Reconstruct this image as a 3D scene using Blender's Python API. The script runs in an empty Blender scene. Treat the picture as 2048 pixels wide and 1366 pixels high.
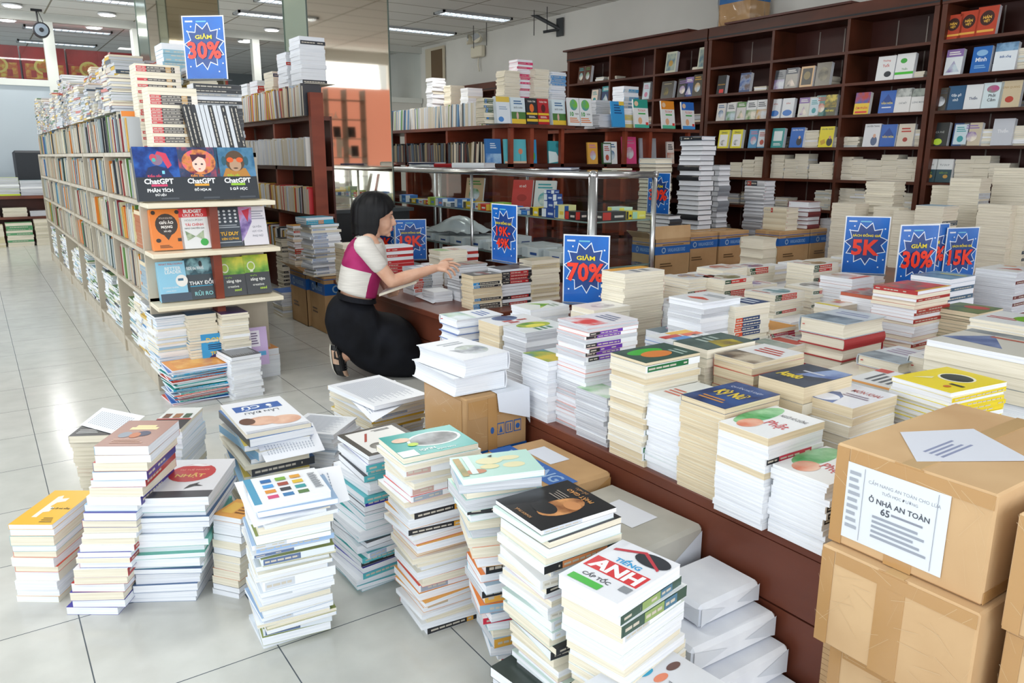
import bpy, math, random
from mathutils import Vector, Matrix
PI=math.pi
rnd=random.Random(11)
SC=bpy.context.scene
COL=SC.collection
# ---------- camera ----------
H=1.17; FPX=1549.3
YAW,PIT,ROL=map(math.radians,(34.41,13.38,0.116))
FW=Vector((math.sin(YAW)*math.cos(PIT),math.cos(YAW)*math.cos(PIT),-math.sin(PIT)))
r0=Vector((math.cos(YAW),-math.sin(YAW),0)); u0=r0.cross(FW)
RT=r0*math.cos(ROL)+u0*math.sin(ROL); UP=u0*math.cos(ROL)-r0*math.sin(ROL)
EYE=Vector((0,0,H))
cam=bpy.data.cameras.new('camera'); cam.sensor_width=36; cam.lens=FPX/2048*36; cam.clip_start=.05; cam.clip_end=200
camo=bpy.data.objects.new('camera',cam); COL.objects.link(camo)
m=Matrix((RT,UP,-FW)).transposed().to_4x4(); m.translation=EYE; camo.matrix_world=m
SC.camera=camo
def ray(x,y): return FW+RT*((x-1024)/FPX)-UP*((y-683)/FPX)
def atz(x,y,z=0.0): d=ray(x,y); return EYE+d*((z-H)/d.z)
def atx(x,y,X): d=ray(x,y); return EYE+d*(X/d.x)
def aty(x,y,Y): d=ray(x,y); return EYE+d*(Y/d.y)
# ---------- view, world, lights ----------
SC.view_settings.view_transform='Standard'; SC.view_settings.look='None'; SC.view_settings.gamma=1
SC.view_settings.exposure=-0.05
SC.cycles.transparent_max_bounces=48
w=bpy.data.worlds.new('sky'); SC.world=w; w.use_nodes=True
bg=w.node_tree.nodes['Background']; bg.inputs[0].default_value=(.86,.93,1,1); bg.inputs[1].default_value=1.2
def area(name,loc,rot,sx,sy,power,col=(1,1,1)):
    l=bpy.data.lights.new(name,'AREA'); l.shape='RECTANGLE'; l.size=sx; l.size_y=sy; l.energy=power; l.color=col
    o=bpy.data.objects.new(name,l); COL.objects.link(o); o.location=loc; o.rotation_euler=rot; return o
# daylight entering by the shop front (behind the camera) and the glazed left side
area('front_window_daylight',(2.3,-3.0,1.75),(PI/2+.15,0,0),10.2,2.9,250,(.90,.95,1))
area('side_window_daylight',(-3.4,5.5,1.9),(PI/2+.35,0,-PI/2),16,2.6,330,(.94,.97,1))
# ---------- materials ----------
MATS={}
def lin(c):
    c=c.lstrip('#'); c=c if len(c)==6 else ''.join(q*2 for q in c); v=[int(c[i:i+2],16)/255 for i in (0,2,4)]
    return tuple(x/12.92 if x<=.04045 else ((x+.055)/1.055)**2.4 for x in v)
def M(col,rough=.6,metal=0,name=None,spec=.5,emit=0,alpha=1,trans=0):
    k=(col,rough,metal,spec,emit,alpha,trans)
    if k in MATS: return MATS[k]
    m=bpy.data.materials.new(name or 'paint_'+col.strip('#')); m.use_nodes=True; b=m.node_tree.nodes['Principled BSDF']
    b.inputs['Base Color'].default_value=(*lin(col),1); b.inputs['Roughness'].default_value=rough; b.inputs['Metallic'].default_value=metal
    b.inputs['Specular IOR Level'].default_value=spec
    if emit: b.inputs['Emission Color'].default_value=(*lin(col),1); b.inputs['Emission Strength'].default_value=emit
    if alpha<1: b.inputs['Alpha'].default_value=alpha
    if trans: b.inputs['Transmission Weight'].default_value=trans
    MATS[k]=m; return m
def noisy(name,c1,c2,scale=(5,5,5),rough=.6,detail=3,coord='Object',lo=.35,hi=.65,spec=.4,metal=0,c3=None,bump=0):
    k=('n',name)
    if k in MATS: return MATS[k]
    m=bpy.data.materials.new(name); m.use_nodes=True; nt=m.node_tree; N=nt.nodes; L=nt.links; b=N['Principled BSDF']
    tc=N.new('ShaderNodeTexCoord'); mp=N.new('ShaderNodeMapping'); mp.inputs['Scale'].default_value=scale
    no=N.new('ShaderNodeTexNoise'); no.inputs['Detail'].default_value=detail; no.inputs['Scale'].default_value=1
    cr=N.new('ShaderNodeValToRGB'); e=cr.color_ramp.elements
    e[0].position=lo; e[0].color=(*lin(c1),1); e[1].position=hi; e[1].color=(*lin(c2),1)
    if c3: x=e.new((lo+hi)/2); x.color=(*lin(c3),1)
    L.new(tc.outputs[coord],mp.inputs[0]); L.new(mp.outputs[0],no.inputs[0]); L.new(no.outputs[0],cr.inputs[0]); L.new(cr.outputs[0],b.inputs['Base Color'])
    if bump:
        bp=N.new('ShaderNodeBump'); bp.inputs['Strength'].default_value=bump; bp.inputs['Distance'].default_value=.01; L.new(no.outputs[0],bp.inputs['Height']); L.new(bp.outputs[0],b.inputs['Normal'])
    b.inputs['Roughness'].default_value=rough; b.inputs['Specular IOR Level'].default_value=spec; b.inputs['Metallic'].default_value=metal
    MATS[k]=m; return m
PG={'w':noisy('page_white','#dfe3ea','#f2f4f8',(6,6,900),.8,1,spec=.1),
 'c':noisy('page_cream','#ddd5c0','#eee7d6',(6,6,900),.8,1,spec=.1),
 'b':noisy('page_beige','#d0bf9f','#e2d4b8',(6,6,900),.8,1,spec=.1),
 'g':noisy('page_grey','#b9bcc2','#d6d8dd',(6,6,900),.8,1,spec=.1)}
def PIC(a,b,c=None,s=14,tag=''): return noisy('picture_'+a[1:]+b[1:]+(c or '')[1:]+str(s),a,b,(s,s,s),.3,4,lo=.35,hi=.62,c3=c)
WOOD=noisy('mahogany_veneer','#5b3024','#79422f',(3,1.2,3),.35,5,spec=.4)
WOODD=noisy('dark_mahogany','#431d15','#5e2a1d',(2,1,2),.4,4,spec=.4)
WOODR=noisy('red_brown_wood','#7c341f','#93432a',(2,2,8),.4,3)
CREAMP=noisy('cream_melamine','#b5ab98','#c6bcaa',(8,8,2),.45,4)
CARD=noisy('corrugated_card','#b08c62','#c49f74',(4,4,4),.75,3,spec=.2)
CARDL=noisy('light_card','#c39f76','#d4b389',(4,4,4),.7,3,spec=.2)
TAPE=M('#c8a676',.15,name='packing_tape',spec=.8)
BLUE='#1a5fae'; CHROME=M('#c9cbcd',.22,.9,name='aluminium'); BLACK=M('#15171c',.5,name='black_paint')
def glass(name,tint=(.9,.97,.95),a=.12,rough=.02):
    m=bpy.data.materials.new(name); m.use_nodes=True; nt=m.node_tree; N=nt.nodes
    t=N.new('ShaderNodeBsdfTransparent'); t.inputs[0].default_value=(*tint,1); g=N.new('ShaderNodeBsdfGlossy'); g.inputs['Roughness'].default_value=rough
    ge=N.new('ShaderNodeNewGeometry'); dp=N.new('ShaderNodeVectorMath'); dp.operation='DOT_PRODUCT'; nt.links.new(ge.outputs['Normal'],dp.inputs[0]); nt.links.new(ge.outputs['Incoming'],dp.inputs[1]); mx=N.new('ShaderNodeMixShader')
    def mth(op,i,v=None,first=False):
        q=N.new('ShaderNodeMath'); q.operation=op
        if first: q.inputs[0].default_value=v; nt.links.new(i,q.inputs[1])
        else:
            nt.links.new(i,q.inputs[0])
            if v is not None: q.inputs[1].default_value=v
        return q
    ab=mth('ABSOLUTE',dp.outputs['Value']); iv=mth('SUBTRACT',ab.outputs[0],1,True); pw=mth('POWER',iv.outputs[0],5); ml=mth('MULTIPLY',pw.outputs[0],.8); mt=mth("ADD",ml.outputs[0],a); nt.links.new(mt.outputs[0],mx.inputs[0]); nt.links.new(t.outputs[0],mx.inputs[1]); nt.links.new(g.outputs[0],mx.inputs[2]); nt.links.new(mx.outputs[0],N['Material Output'].inputs[0]); return m
GLASS=glass('clear_glass',(.93,.97,.96),.04)
FILM=glass('clear_plastic',(.97,.97,.97),.02,.1)
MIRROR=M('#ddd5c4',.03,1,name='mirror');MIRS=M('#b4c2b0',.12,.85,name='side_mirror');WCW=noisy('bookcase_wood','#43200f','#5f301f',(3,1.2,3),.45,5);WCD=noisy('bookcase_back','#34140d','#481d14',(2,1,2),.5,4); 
# ---------- mesh builder ----------
TXT={}
def text_geo(s,bold=0):
    k=(s,bold)
    if k in TXT: return TXT[k]
    c=bpy.data.curves.new('t','FONT'); c.body=s; c.resolution_u=2; c.offset=bold; c.align_x='CENTER'; c.align_y='CENTER'
    o=bpy.data.objects.new('t',c); COL.objects.link(o); dg=bpy.context.evaluated_depsgraph_get(); dg.update()
    me=o.evaluated_get(dg).to_mesh(); V=[tuple(v.co) for v in me.vertices]; F=[tuple(p.vertices) for p in me.polygons]
    o.evaluated_get(dg).to_mesh_clear(); bpy.data.objects.remove(o); bpy.data.curves.remove(c)
    if V:
        x0=min(v[0] for v in V);x1=max(v[0] for v in V);y0=min(v[1] for v in V);y1=max(v[1] for v in V)
        V=[((v[0]-(x0+x1)/2)/(x1-x0),(v[1]-(y0+y1)/2)/(y1-y0)) for v in V]; r=(x1-x0)/(y1-y0)
    else: r=1
    TXT[k]=(V,F,r); return TXT[k]
class MB:
    def __init__(s): s.v=[];s.f=[];s.m=[];s.ms=[];s.T=Matrix()
    def mi(s,m):
        if m not in s.ms: s.ms.append(m)
        return s.ms.index(m)
    def add(s,V,F,m):
        b=len(s.v); s.v+=[tuple(s.T@Vector(p)) for p in V]; k=s.mi(m)
        for f in F: s.f.append(tuple(i+b for i in f)); s.m.append(k)
        return s
    def box(s,x0,y0,z0,x1,y1,z1,m):
        V=[(x,y,z) for x in (x0,x1) for y in (y0,y1) for z in (z0,z1)]
        return s.add(V,[(0,1,3,2),(4,6,7,5),(0,4,5,1),(2,3,7,6),(0,2,6,4),(1,5,7,3)],m)
    def rbox(s,x0,y0,z0,x1,y1,z1,m,b=.004):   # box with chamfered edges
        import itertools
        V=[];idx={}
        for sx,sy,sz in itertools.product((0,1),repeat=3):
            X=(x0,x1)[sx];Y=(y0,y1)[sy];Z=(z0,z1)[sz];dx=b if sx==0 else -b;dy=b if sy==0 else -b;dz=b if sz==0 else -b
            for a,p in (('x',(X,Y+dy,Z+dz)),('y',(X+dx,Y,Z+dz)),('z',(X+dx,Y+dy,Z))): idx[(sx,sy,sz,a)]=len(V);V.append(p)
        F=[]
        q=lambda L:tuple(idx[i] for i in L)
        for t in (0,1):
            a=[(t,0,0,'x'),(t,1,0,'x'),(t,1,1,'x'),(t,0,1,'x')];F.append(q(a if t else a[::-1]))
            a=[(0,t,0,'y'),(1,t,0,'y'),(1,t,1,'y'),(0,t,1,'y')];F.append(q(a[::-1] if t else a))
            a=[(0,0,t,'z'),(1,0,t,'z'),(1,1,t,'z'),(0,1,t,'z')];F.append(q(a if t else a[::-1]))
        for i in (0,1):
            for j in (0,1):
                F.append(q([(i,j,0,'x'),(i,j,1,'x'),(i,j,1,'y'),(i,j,0,'y')]))
                F.append(q([(i,0,j,'x'),(i,1,j,'x'),(i,1,j,'z'),(i,0,j,'z')]))
                F.append(q([(0,i,j,'y'),(1,i,j,'y'),(1,i,j,'z'),(0,i,j,'z')]))
        for c in itertools.product((0,1),repeat=3): F.append(q([(*c,'x'),(*c,'y'),(*c,'z')]))
        return s.add(V,F,m)
    def cyl(s,p,q,r,m,n=12,r2=None):
        p=Vector(p);q=Vector(q);d=(q-p).normalized();a=d.orthogonal().normalized();b=d.cross(a);r2=r if r2 is None else r2
        V=[];F=[]
        for i in range(n):
            t=2*PI*i/n;o=a*math.cos(t)+b*math.sin(t);V+= [tuple(p+o*r),tuple(q+o*r2)]
        for i in range(n): j=(i+1)%n;F.append((2*i,2*j,2*j+1,2*i+1))
        F.append(tuple(2*i for i in range(n))[::-1]);F.append(tuple(2*i+1 for i in range(n)))
        return s.add(V,F,m)
    def tube(s,pts,r,m,n=8):
        for a,b in zip(pts,pts[1:]): s.cyl(a,b,r,m,n)
        return s
    def grid(s,fn,nu,nv,m,closeu=False):
        V=[fn(i/(nu if closeu else nu-1),j/(nv-1)) for i in range(nu) for j in range(nv)];F=[]
        for i in range(nu if closeu else nu-1):
            for j in range(nv-1):
                a=i*nv+j;b=((i+1)%nu)*nv+j;F.append((a,b,b+1,a+1))
        return s.add(V,F,m)
    def ell(s,c,r,m,n=14,k=8):
        c=Vector(c)
        return s.grid(lambda u,v:(c.x+r[0]*math.cos(2*PI*u)*math.sin(PI*v),c.y+r[1]*math.sin(2*PI*u)*math.sin(PI*v),c.z-r[2]*math.cos(PI*v)),n,k,m,True)
    def art(s,shapes,O,U,V,off=.0003,step=.00015):
        """flat printed shapes on a face: O origin, U and V edge vectors; shapes in 0..1"""
        O=Vector(O);U=Vector(U);V=Vector(V);N=U.cross(V).normalized();lu=U.length;lv=V.length;z=off
        P=lambda u,v:tuple(O+U*u+V*v+N*z)
        for sh in shapes:
            k=sh[0]
            mat=sh[-1] if not isinstance(sh[-1],str) else M(sh[-1],.35)
            if k=='r': _,a,b,c,d,_c=sh; s.add([P(a,b),P(c,b),P(c,d),P(a,d)],[(0,1,2,3)],mat)
            elif k=='e':
                _,a,b,ru,rv,_c=sh; s.add([P(a+ru*math.cos(2*PI*i/20),b+rv*math.sin(2*PI*i/20)) for i in range(20)],[tuple(range(20))],mat)
            elif k=='p': s.add([P(a,b) for a,b in sh[1]],[tuple(range(len(sh[1])))],mat)
            elif k=='t':   # text, centre u,v, height (v units), max width (u units), bold
                _,tx,cu,cv,h,mw,bo,_c=sh; TV,TF,r=text_geo(tx,bo)
                hh=h*lv; ww=min(r*hh,mw*lu) if mw>0 else -mw*lu
                s.add([P(cu+x*ww/lu,cv+y*h) for x,y in TV],TF,mat)
            elif k=='l':   # lines of illegible small print: u0,v0,u1,v1,count
                _,a,b,c,d,n,_c=sh
                for i in range(n):
                    v=b+(d-b)*(i+.5)/n;hw=(d-b)/n*.25;e=c-(c-a)*((i*7)%5)*.06
                    s.add([P(a,v-hw),P(e,v-hw),P(e,v+hw),P(a,v+hw)],[(0,1,2,3)],mat)
            z+=step
        return s
    def mesh(s,name):
        me=bpy.data.meshes.new(name);me.from_pydata(s.v,[],s.f)
        for m in s.ms: me.materials.append(m)
        me.polygons.foreach_set('material_index',s.m);me.update();return me
    def obj(s,name,parent=None,smooth=False,Mx=None):
        me=s.mesh(name)
        if smooth: me.shade_smooth()
        return link(name,me,parent,Mx)
def link(name,me,parent=None,Mx=None):
    o=bpy.data.objects.new(name,me);COL.objects.link(o)
    if parent: o.parent=parent
    if Mx is not None: o.matrix_local=Mx if parent else Mx
    return o
def tag(o,label=None,cat=None,group=None,kind=None):
    if label: o['label']=label
    if cat: o['category']=cat
    if group: o['group']=group
    if kind: o['kind']=kind
    return o
def thing(name,label,cat,Mx=None,group=None):
    o=bpy.data.objects.new(name,None);o.empty_display_size=.05;COL.objects.link(o)
    if Mx is not None: o.matrix_world=Mx
    return tag(o,label,cat,group)
def TR(x,y,z,rz=0): return Matrix.Translation((x,y,z))@Matrix.Rotation(rz,4,'Z')
ONES=['','first','second','third','fourth','fifth','sixth','seventh','eighth','ninth','tenth','eleventh','twelfth','thirteenth','fourteenth','fifteenth','sixteenth','seventeenth','eighteenth','nineteenth']
TENS=['','','twenty','thirty','forty','fifty','sixty']
def ordn(n):
    if n<20: return ONES[n]
    if n%10==0: return TENS[n//10][:-1]+'ieth'
    return TENS[n//10]+'-'+ONES[n%10]
# ---------- books ----------
CACHE={}
COLN={'#f1f3f6':'white','#e9e4d4':'cream','#d9c9a8':'beige'}
def page_mesh(w,d,t,pg,hard):
    k=('pg',w,d,t,pg,hard)
    if k in CACHE: return CACHE[k]
    b=MB();c=.0025 if hard else .0006;i=.004 if hard else .0006;x0=-w/2+c;x1=w/2-i;y0=-d/2+i;y1=d/2-i;z0=c;z1=t-c
    n=6 if hard else 2
    V=[];F=[]
    for j in range(n):      # fore-edge hollow of a case binding
        z=z0+(z1-z0)*j/(n-1);h=(.007*math.sin(PI*j/(n-1)) if hard else 0)
        V+=[(x0,y0,z),(x1-h,y0,z),(x1-h,y1,z),(x0,y1,z)]
    for j in range(n-1):
        a=4*j
        for q in range(4): F.append((a+q,a+(q+1)%4,a+4+(q+1)%4,a+4+q))
    F.append((3,2,1,0));e=4*(n-1);F.append((e,e+1,e+2,e+3))
    b.add(V,F,PG[pg])
    if hard: b.box(x0+.01,y0-.006,t*.5,x0+.016,y0+.001,t*.5+.002,M('#c22a2a',.5))
    CACHE[k]=b.mesh('page_block');return CACHE[k]
def cover_mb(w,d,t,cov,spine,hard,art=None,spart=None):
    b=MB();c=.0022 if hard else .0005;m=M(cov,.28,spec=.5) if isinstance(cov,str) else cov;ms=M(spine,.3) if isinstance(spine,str) else spine
    r=.004 if hard else 0
    b.box(-w/2,-d/2,0,w/2,d/2,c,m);b.box(-w/2,-d/2,t-c,w/2,d/2,t,m)
    if hard:
        n=5;f=lambda j:(-w/2-r*math.sin(PI*j/n),c+(t-2*c)*j/n)
        V=[];F=[]
        for j in range(n+1):
            x,z=f(j);V+=[(x,-d/2,z),(x,d/2,z),(x+.002,-d/2,z),(x+.002,d/2,z)]
        for j in range(n): a=4*j;F+=[(a,a+4,a+5,a+1),(a+2,a+3,a+7,a+6),(a,a+2,a+6,a+4),(a+1,a+5,a+7,a+3)]
        b.add(V,F,ms)
    else: b.box(-w/2,-d/2,c,-w/2+c,d/2,t-c,ms)
    if art: b.art(art,(-w/2,-d/2,t),(w,0,0),(0,d,0))
    if spart: b.art(spart,(-w/2-r,d/2,0),(0,-d,0),(0,0,t),.0004)
    return b
def spine_art(col,bands):
    return bands
NB=[0];NC={};OVER={};LIM={}
def book(Mx,w,d,t,cov='#f1f3f6',spine=None,pg='w',hard=False,art=None,spart=None,label='book',group=None,name=None,parts=True,cat='book'):
    w=round(w,3);d=round(d,3);t=round(t,4);spine=spine or cov;NB[0]+=1
    name=name or ('hardcover_book' if hard else 'paperback_book');NC[name]=NC.get(name,0)+1
    if NC[name]>LIM.get(name,300):       # past the three hundred that show largest: one object of that kind
        o=OVER.setdefault(name,MB());g=cover_mb(w,d,t,cov,spine,hard,art,spart);pm=page_mesh(w,d,t,pg,hard)
        g.add([tuple(v.co) for v in pm.vertices],[tuple(p.vertices) for p in pm.polygons],PG[pg])
        b0=len(o.v);o.v+=[tuple(Mx@Vector(p)) for p in g.v];o.f+=[tuple(i+b0 for i in f) for f in g.f];o.m+=[o.mi(g.ms[i]) for i in g.m];return None
    if parts:
        r=thing(name,label,cat,Mx,group)
        if art or spart: me=cover_mb(w,d,t,cov,spine,hard,art,spart).mesh('cover')
        else:
            k=('cv',w,d,t,cov,spine,hard)
            if k not in CACHE: CACHE[k]=cover_mb(w,d,t,cov,spine,hard).mesh('cover')
            me=CACHE[k]
        link('cover',me,r);link('page_block',page_mesh(w,d,t,pg,hard),r);return r
    b=cover_mb(w,d,t,cov,spine,hard,art,spart);pm=page_mesh(w,d,t,pg,hard)
    b.add([tuple(v.co) for v in pm.vertices],[tuple(p.vertices) for p in pm.polygons],PG[pg])
    o=b.obj(name,Mx=Mx);return tag(o,label,cat,group)
EDGE={'w':'white-edged','c':'cream-edged','b':'tan-edged','g':'grey-edged'}
def bands(cols,seed=0):
    """printed spine: coloured blocks along the spine, small light title bars"""
    R=random.Random(seed);out=[];u=.03
    for c,wd in cols:
        out.append(('r',u,.08,u+wd,.92,c)); 
        a=u+.02;e=u+wd-.03
        while a<e:
            q=min(e,a+R.uniform(.05,.12))
            if R.random()<.85: out.append(('r',a,.36,q,.62,'#c9c2b4' if c not in ('#f1f3f6','#e9e4d4') else '#6a6d72'))
            a=q+.015
        u+=wd
    return out
STK=[];LONG=set()
def stack(desc,cx,cy,a,b,rot,z0,z1,t=(.011,.018),pg='w',cov=('#f1f3f6',),top=None,ks=(2,3),sp=None,pk=.25,jit=.004,jr=2,drift=(0,0),hard=False,topk=3,group=None,parts=True,topcov=None,name=None,sizes=None,seed=None,mono=False,tophard=None,bot=None):
    """a column of books; (cx,cy) centre, a along local X, b along local Y, z0..z1"""
    R=random.Random(seed if seed is not None else hash_(desc));z=z0;L=[]
    while z<z1-.004:
        th=round(R.uniform(*t),3)
        if z+th>z1-t[0]*.6: th=round(z1-z,4)
        L.append((z,th));z+=th
    n=len(L)
    for i,(z,th) in enumerate(L):
        topb=i==n-1;k=topk if topb else R.choice(ks);f=(z-z0)/max(.01,(z1-z0))
        showsp=(R.random()<pk and not topb)
        if showsp: k=1
        elif not topb and k==1: k=3
        aa,bb=(a,b)
        if sizes and not topb: sc=R.choice(sizes);aa*=sc;bb*=sc
        ww,dd=(aa,bb) if k%2==0 else (bb,aa)
        jx=0 if topb else R.uniform(-jit,jit);jy=0 if topb else R.uniform(-jit,jit);rz=rot+(0 if topb else math.radians(R.uniform(-jr,jr)))
        x=cx+drift[0]*(1-f)+jx;y=cy+drift[1]*(1-f)+jy
        p=pg if isinstance(pg,str) and len(pg)==1 else R.choice(pg);c=(topcov or R.choice(cov)) if topb else (R.choice(cov))
        spc=None;sa=None
        if sp:
            q=sp[R.randrange(len(sp))] if not mono else sp[0]
            spc,bd=q
            if showsp or topb: sa=bands(bd,i) if bd else None
        h=hard if not topb or tophard is None else tophard
        kind='hardcover' if h else 'paperback'
        lab=f"{EDGE[p]} book, topmost in {desc}" if topb else f"{EDGE[p]} book, {ordn(n-i)} down in {desc}"
        if len(lab.split())>16: LONG.add(desc)
        book(TR(x,y,z,rz+k*PI/2),ww,dd,th-.0002,c,spc,p,h,top if topb else None,sa,lab,group or 'books in '+desc,parts=parts,name=name or ('hardcover_book' if h else None))
    STK.append((desc,cx,cy,a,b,rot,z0,z1))
def hash_(s):
    h=7
    for ch in s: h=(h*31+ord(ch))%1000003
    return h
def qstack(desc,quad,z1,z0=0,base=None,**kw):
    """quad: the four top corners in the photograph (left, near, right, far) on the plane z1"""
    P=[atz(x,y,z1) for x,y in quad];c=(P[0]+P[1]+P[2]+P[3])/4
    a=((P[2]-P[1]).length+(P[3]-P[0]).length)/2;b=((P[0]-P[1]).length+(P[3]-P[2]).length)/2
    e=(P[2]-P[1])+(P[3]-P[0]);rot=math.atan2(e.y,e.x);dr=(0,0)
    if base is not None:
        B=atz(*base,z0);dr=(B.x-P[1].x,B.y-P[1].y)
    stack(desc,c.x,c.y,a,b,rot,z0,z1,drift=dr,**kw);return c,rot,a,b
def nstack(desc,nx,ny,z1,a=.2,b=.135,rot=0,z0=.375,**kw):
    """nx,ny: the near top corner in the photograph on the plane z1"""
    P=atz(nx,ny,z1);ro=math.radians(rot);c=Vector((a/2,b/2,0));c.rotate(Matrix.Rotation(ro,3,'Z'))
    stack(desc,P.x+c.x,P.y+c.y,a,b,ro,z0,z1,**kw);return P
# ================= the setting =================
def struct(o,kind='structure'): o['kind']=kind; return o
ZC=3.2
def tilemat():
    m=bpy.data.materials.new('floor_tiles');m.use_nodes=True;nt=m.node_tree;N=nt.nodes;L=nt.links;b=N['Principled BSDF']
    tc=N.new('ShaderNodeTexCoord');mp=N.new('ShaderNodeMapping');mp.inputs['Location'].default_value=(-.086,-.043,0);L.new(tc.outputs['Object'],mp.inputs[0])
    br=N.new('ShaderNodeTexBrick');br.offset=0;br.squash=1;br.inputs['Scale'].default_value=1;br.inputs['Brick Width'].default_value=.39;br.inputs['Row Height'].default_value=.415
    br.inputs['Mortar Size'].default_value=.0016;br.inputs['Mortar Smooth'].default_value=.1
    br.inputs['Color1'].default_value=(*lin('#c9cac4'),1);br.inputs['Color2'].default_value=(*lin('#cecec8'),1);br.inputs['Mortar'].default_value=(*lin('#4c555c'),1)
    L.new(mp.outputs[0],br.inputs[0]);no=N.new('ShaderNodeTexNoise');no.inputs['Scale'].default_value=9;no.inputs['Detail'].default_value=6;L.new(tc.outputs['Object'],no.inputs[0])
    mr=N.new('ShaderNodeMapRange');mr.inputs[1].default_value=.3;mr.inputs[2].default_value=.7;mr.inputs[3].default_value=.9;mr.inputs[4].default_value=1.03;L.new(no.outputs[0],mr.inputs[0])
    mx=N.new('ShaderNodeMix');mx.data_type='RGBA';mx.blend_type='MULTIPLY';mx.inputs[0].default_value=1;L.new(br.outputs[0],mx.inputs[6]);L.new(mr.outputs[0],mx.inputs[7]);L.new(mx.outputs[2],b.inputs['Base Color'])
    b.inputs['Roughness'].default_value=.17;b.inputs['Specular IOR Level'].default_value=.5;return m
def ceilmat():
    m=bpy.data.materials.new('ceiling_tiles');m.use_nodes=True;nt=m.node_tree;N=nt.nodes;L=nt.links;b=N['Principled BSDF']
    tc=N.new('ShaderNodeTexCoord');br=N.new('ShaderNodeTexBrick');br.offset=0;br.inputs['Scale'].default_value=1;br.inputs['Brick Width'].default_value=1.2;br.inputs['Row Height'].default_value=.6
    br.inputs['Mortar Size'].default_value=.012;br.inputs['Color1'].default_value=(*lin('#dededa'),1);br.inputs['Color2'].default_value=(*lin('#e2e2dd'),1);br.inputs['Mortar'].default_value=(*lin('#8f897a'),1)
    L.new(tc.outputs['Object'],br.inputs[0]);L.new(br.outputs[0],b.inputs['Base Color']);b.inputs['Roughness'].default_value=.9;return m
WALLM=noisy('painted_wall','#d4d3cc','#dddcd5',(1,1,1),.85,3)
b=MB();b.box(-3,-2.6,-.05,7.6,13.9,0,tilemat());struct(b.obj('floor'))
b=MB();b.box(-3,-2.6,ZC,7.6,21,ZC+.05,ceilmat());struct(b.obj('ceiling'))
b=MB();b.box(7.42,-2.6,0,7.55,21,ZC,WALLM);struct(b.obj('wall_right'))
# left side: low wall, glazing above, header
b=MB();b.box(-3,-2.6,0,-2.92,13.9,.75,WALLM);b.box(-3,-2.6,3.0,-2.92,13.9,ZC,WALLM)
for y in (-2.6,.2,3.0,5.8,8.6,11.4,13.75): b.box(-3,y,.75,-2.92,y+.12,3.0,WALLM)
struct(b.obj('wall_left'))
# shop front behind the camera: seen only in the mirrors
b=MB();b.box(-3,-2.6,0,7.55,-2.5,.3,WALLM);b.box(-3,-2.6,2.98,7.55,-2.5,ZC,WALLM)
for x in (-3,-.8,1.4,3.6,5.6,7.3): b.box(x,-2.6,.3,x+.12,-2.5,2.98,WALLM)
struct(b.obj('wall_front'))
b=MB();b.box(-3,13.9,-.05,7.6,21,0,M('#b9bcc0',.4));struct(b.obj('floor_back_room'))
# far partition: posts, transom rail, pale panels below, clear panes above
PW=M('#dfe3dd',.4,name='white_aluminium');YP=13.93
b=MB();b.box(-3,YP-.04,3.09,7.42,YP+.06,3.2,M('#c9cbc5',.5));struct(b.obj('trim_1'))
b=MB()
for x,w in ((-1.9,.1),(-.25,.1),(1.15,.14),(4.2,.12),(5.9,.12)): b.box(x,YP-.06,0,x+w,YP+.08,3.09,PW)
b.box(-3,YP-.05,2.18,2.3,YP+.07,2.27,PW);b.box(2.75,YP-.05,2.18,7.4,YP+.07,2.27,PW);struct(b.obj('trim_2'))
b=MB();b.box(2.42,YP-.1,0,2.80,YP+.16,3.09,noisy('column_cream','#d5d2c2','#dedccf',(2,2,2),.6));struct(b.obj('column'))
b=MB();b.box(2.35,YP-.12,0,2.43,YP+.1,3.09,PW);b.box(2.79,YP-.12,0,2.85,YP+.1,3.09,PW);struct(b.obj('trim_3'))
PAN=noisy('pale_blue_panel','#aebbc4','#c0cbd2',(.5,.5,.5),.25,2)
b=MB();b.box(-3,YP-.01,0,2.35,YP+.02,2.18,PAN);b.box(2.8,YP-.01,0,7.4,YP+.02,2.18,WALLM);struct(b.obj('wall_back'))
b=MB();b.add([(-3,YP,2.27),(2.35,YP,2.27),(2.35,YP,3.09),(-3,YP,3.09)],[(0,1,2,3)],GLASS);b.add([(2.85,YP,2.27),(7.4,YP,2.27),(7.4,YP,3.09),(2.85,YP,3.09)],[(0,1,2,3)],GLASS);struct(b.obj('window_1'))
b=MB();b.box(-3,20.8,0,7.6,21,ZC,M('#7e868a',.9));struct(b.obj('wall_back_room'))
# gold and red display boxes behind the partition
GOLD=noisy('gold_print','#8d7a3c','#b9a24c',(9,9,9),.4,4,c3='#a8502f');REDB=noisy('red_print','#7d1f26','#9c2c30',(3,3,3),.4)
for i in range(9):
    x0=-1.6+i*.62
    t=thing('gift_box','red and gold printed box panel behind the glass, '+ordn(i+1)+' from the left','box',TR(x0,14.6,2.31),'red and gold boxes above the partition')
    bb=MB();bb.box(0,0,0,.59,.22,.50,REDB);bd=bb.obj('body',t)
    bb=MB();bb.art([('r',.06,.06,.94,.5,GOLD),('e',.5,.42,.24,.24,'#b7a95a'),('e',.5,.42,.18,.18,GOLD),('r',.18,.1,.3,.3,'#8c2226'),('r',.44,.1,.54,.26,'#8c2226'),('r',.7,.1,.82,.3,'#8c2226')],(0,-.001,0),(.59,0,0),(0,0,.50));bb.obj('printed_front',bd)
b=MB();b.box(-3,14.5,2.2,7.4,14.95,2.3,M('#8b6d50',.6));struct(b.obj('trim_4'))
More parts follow.
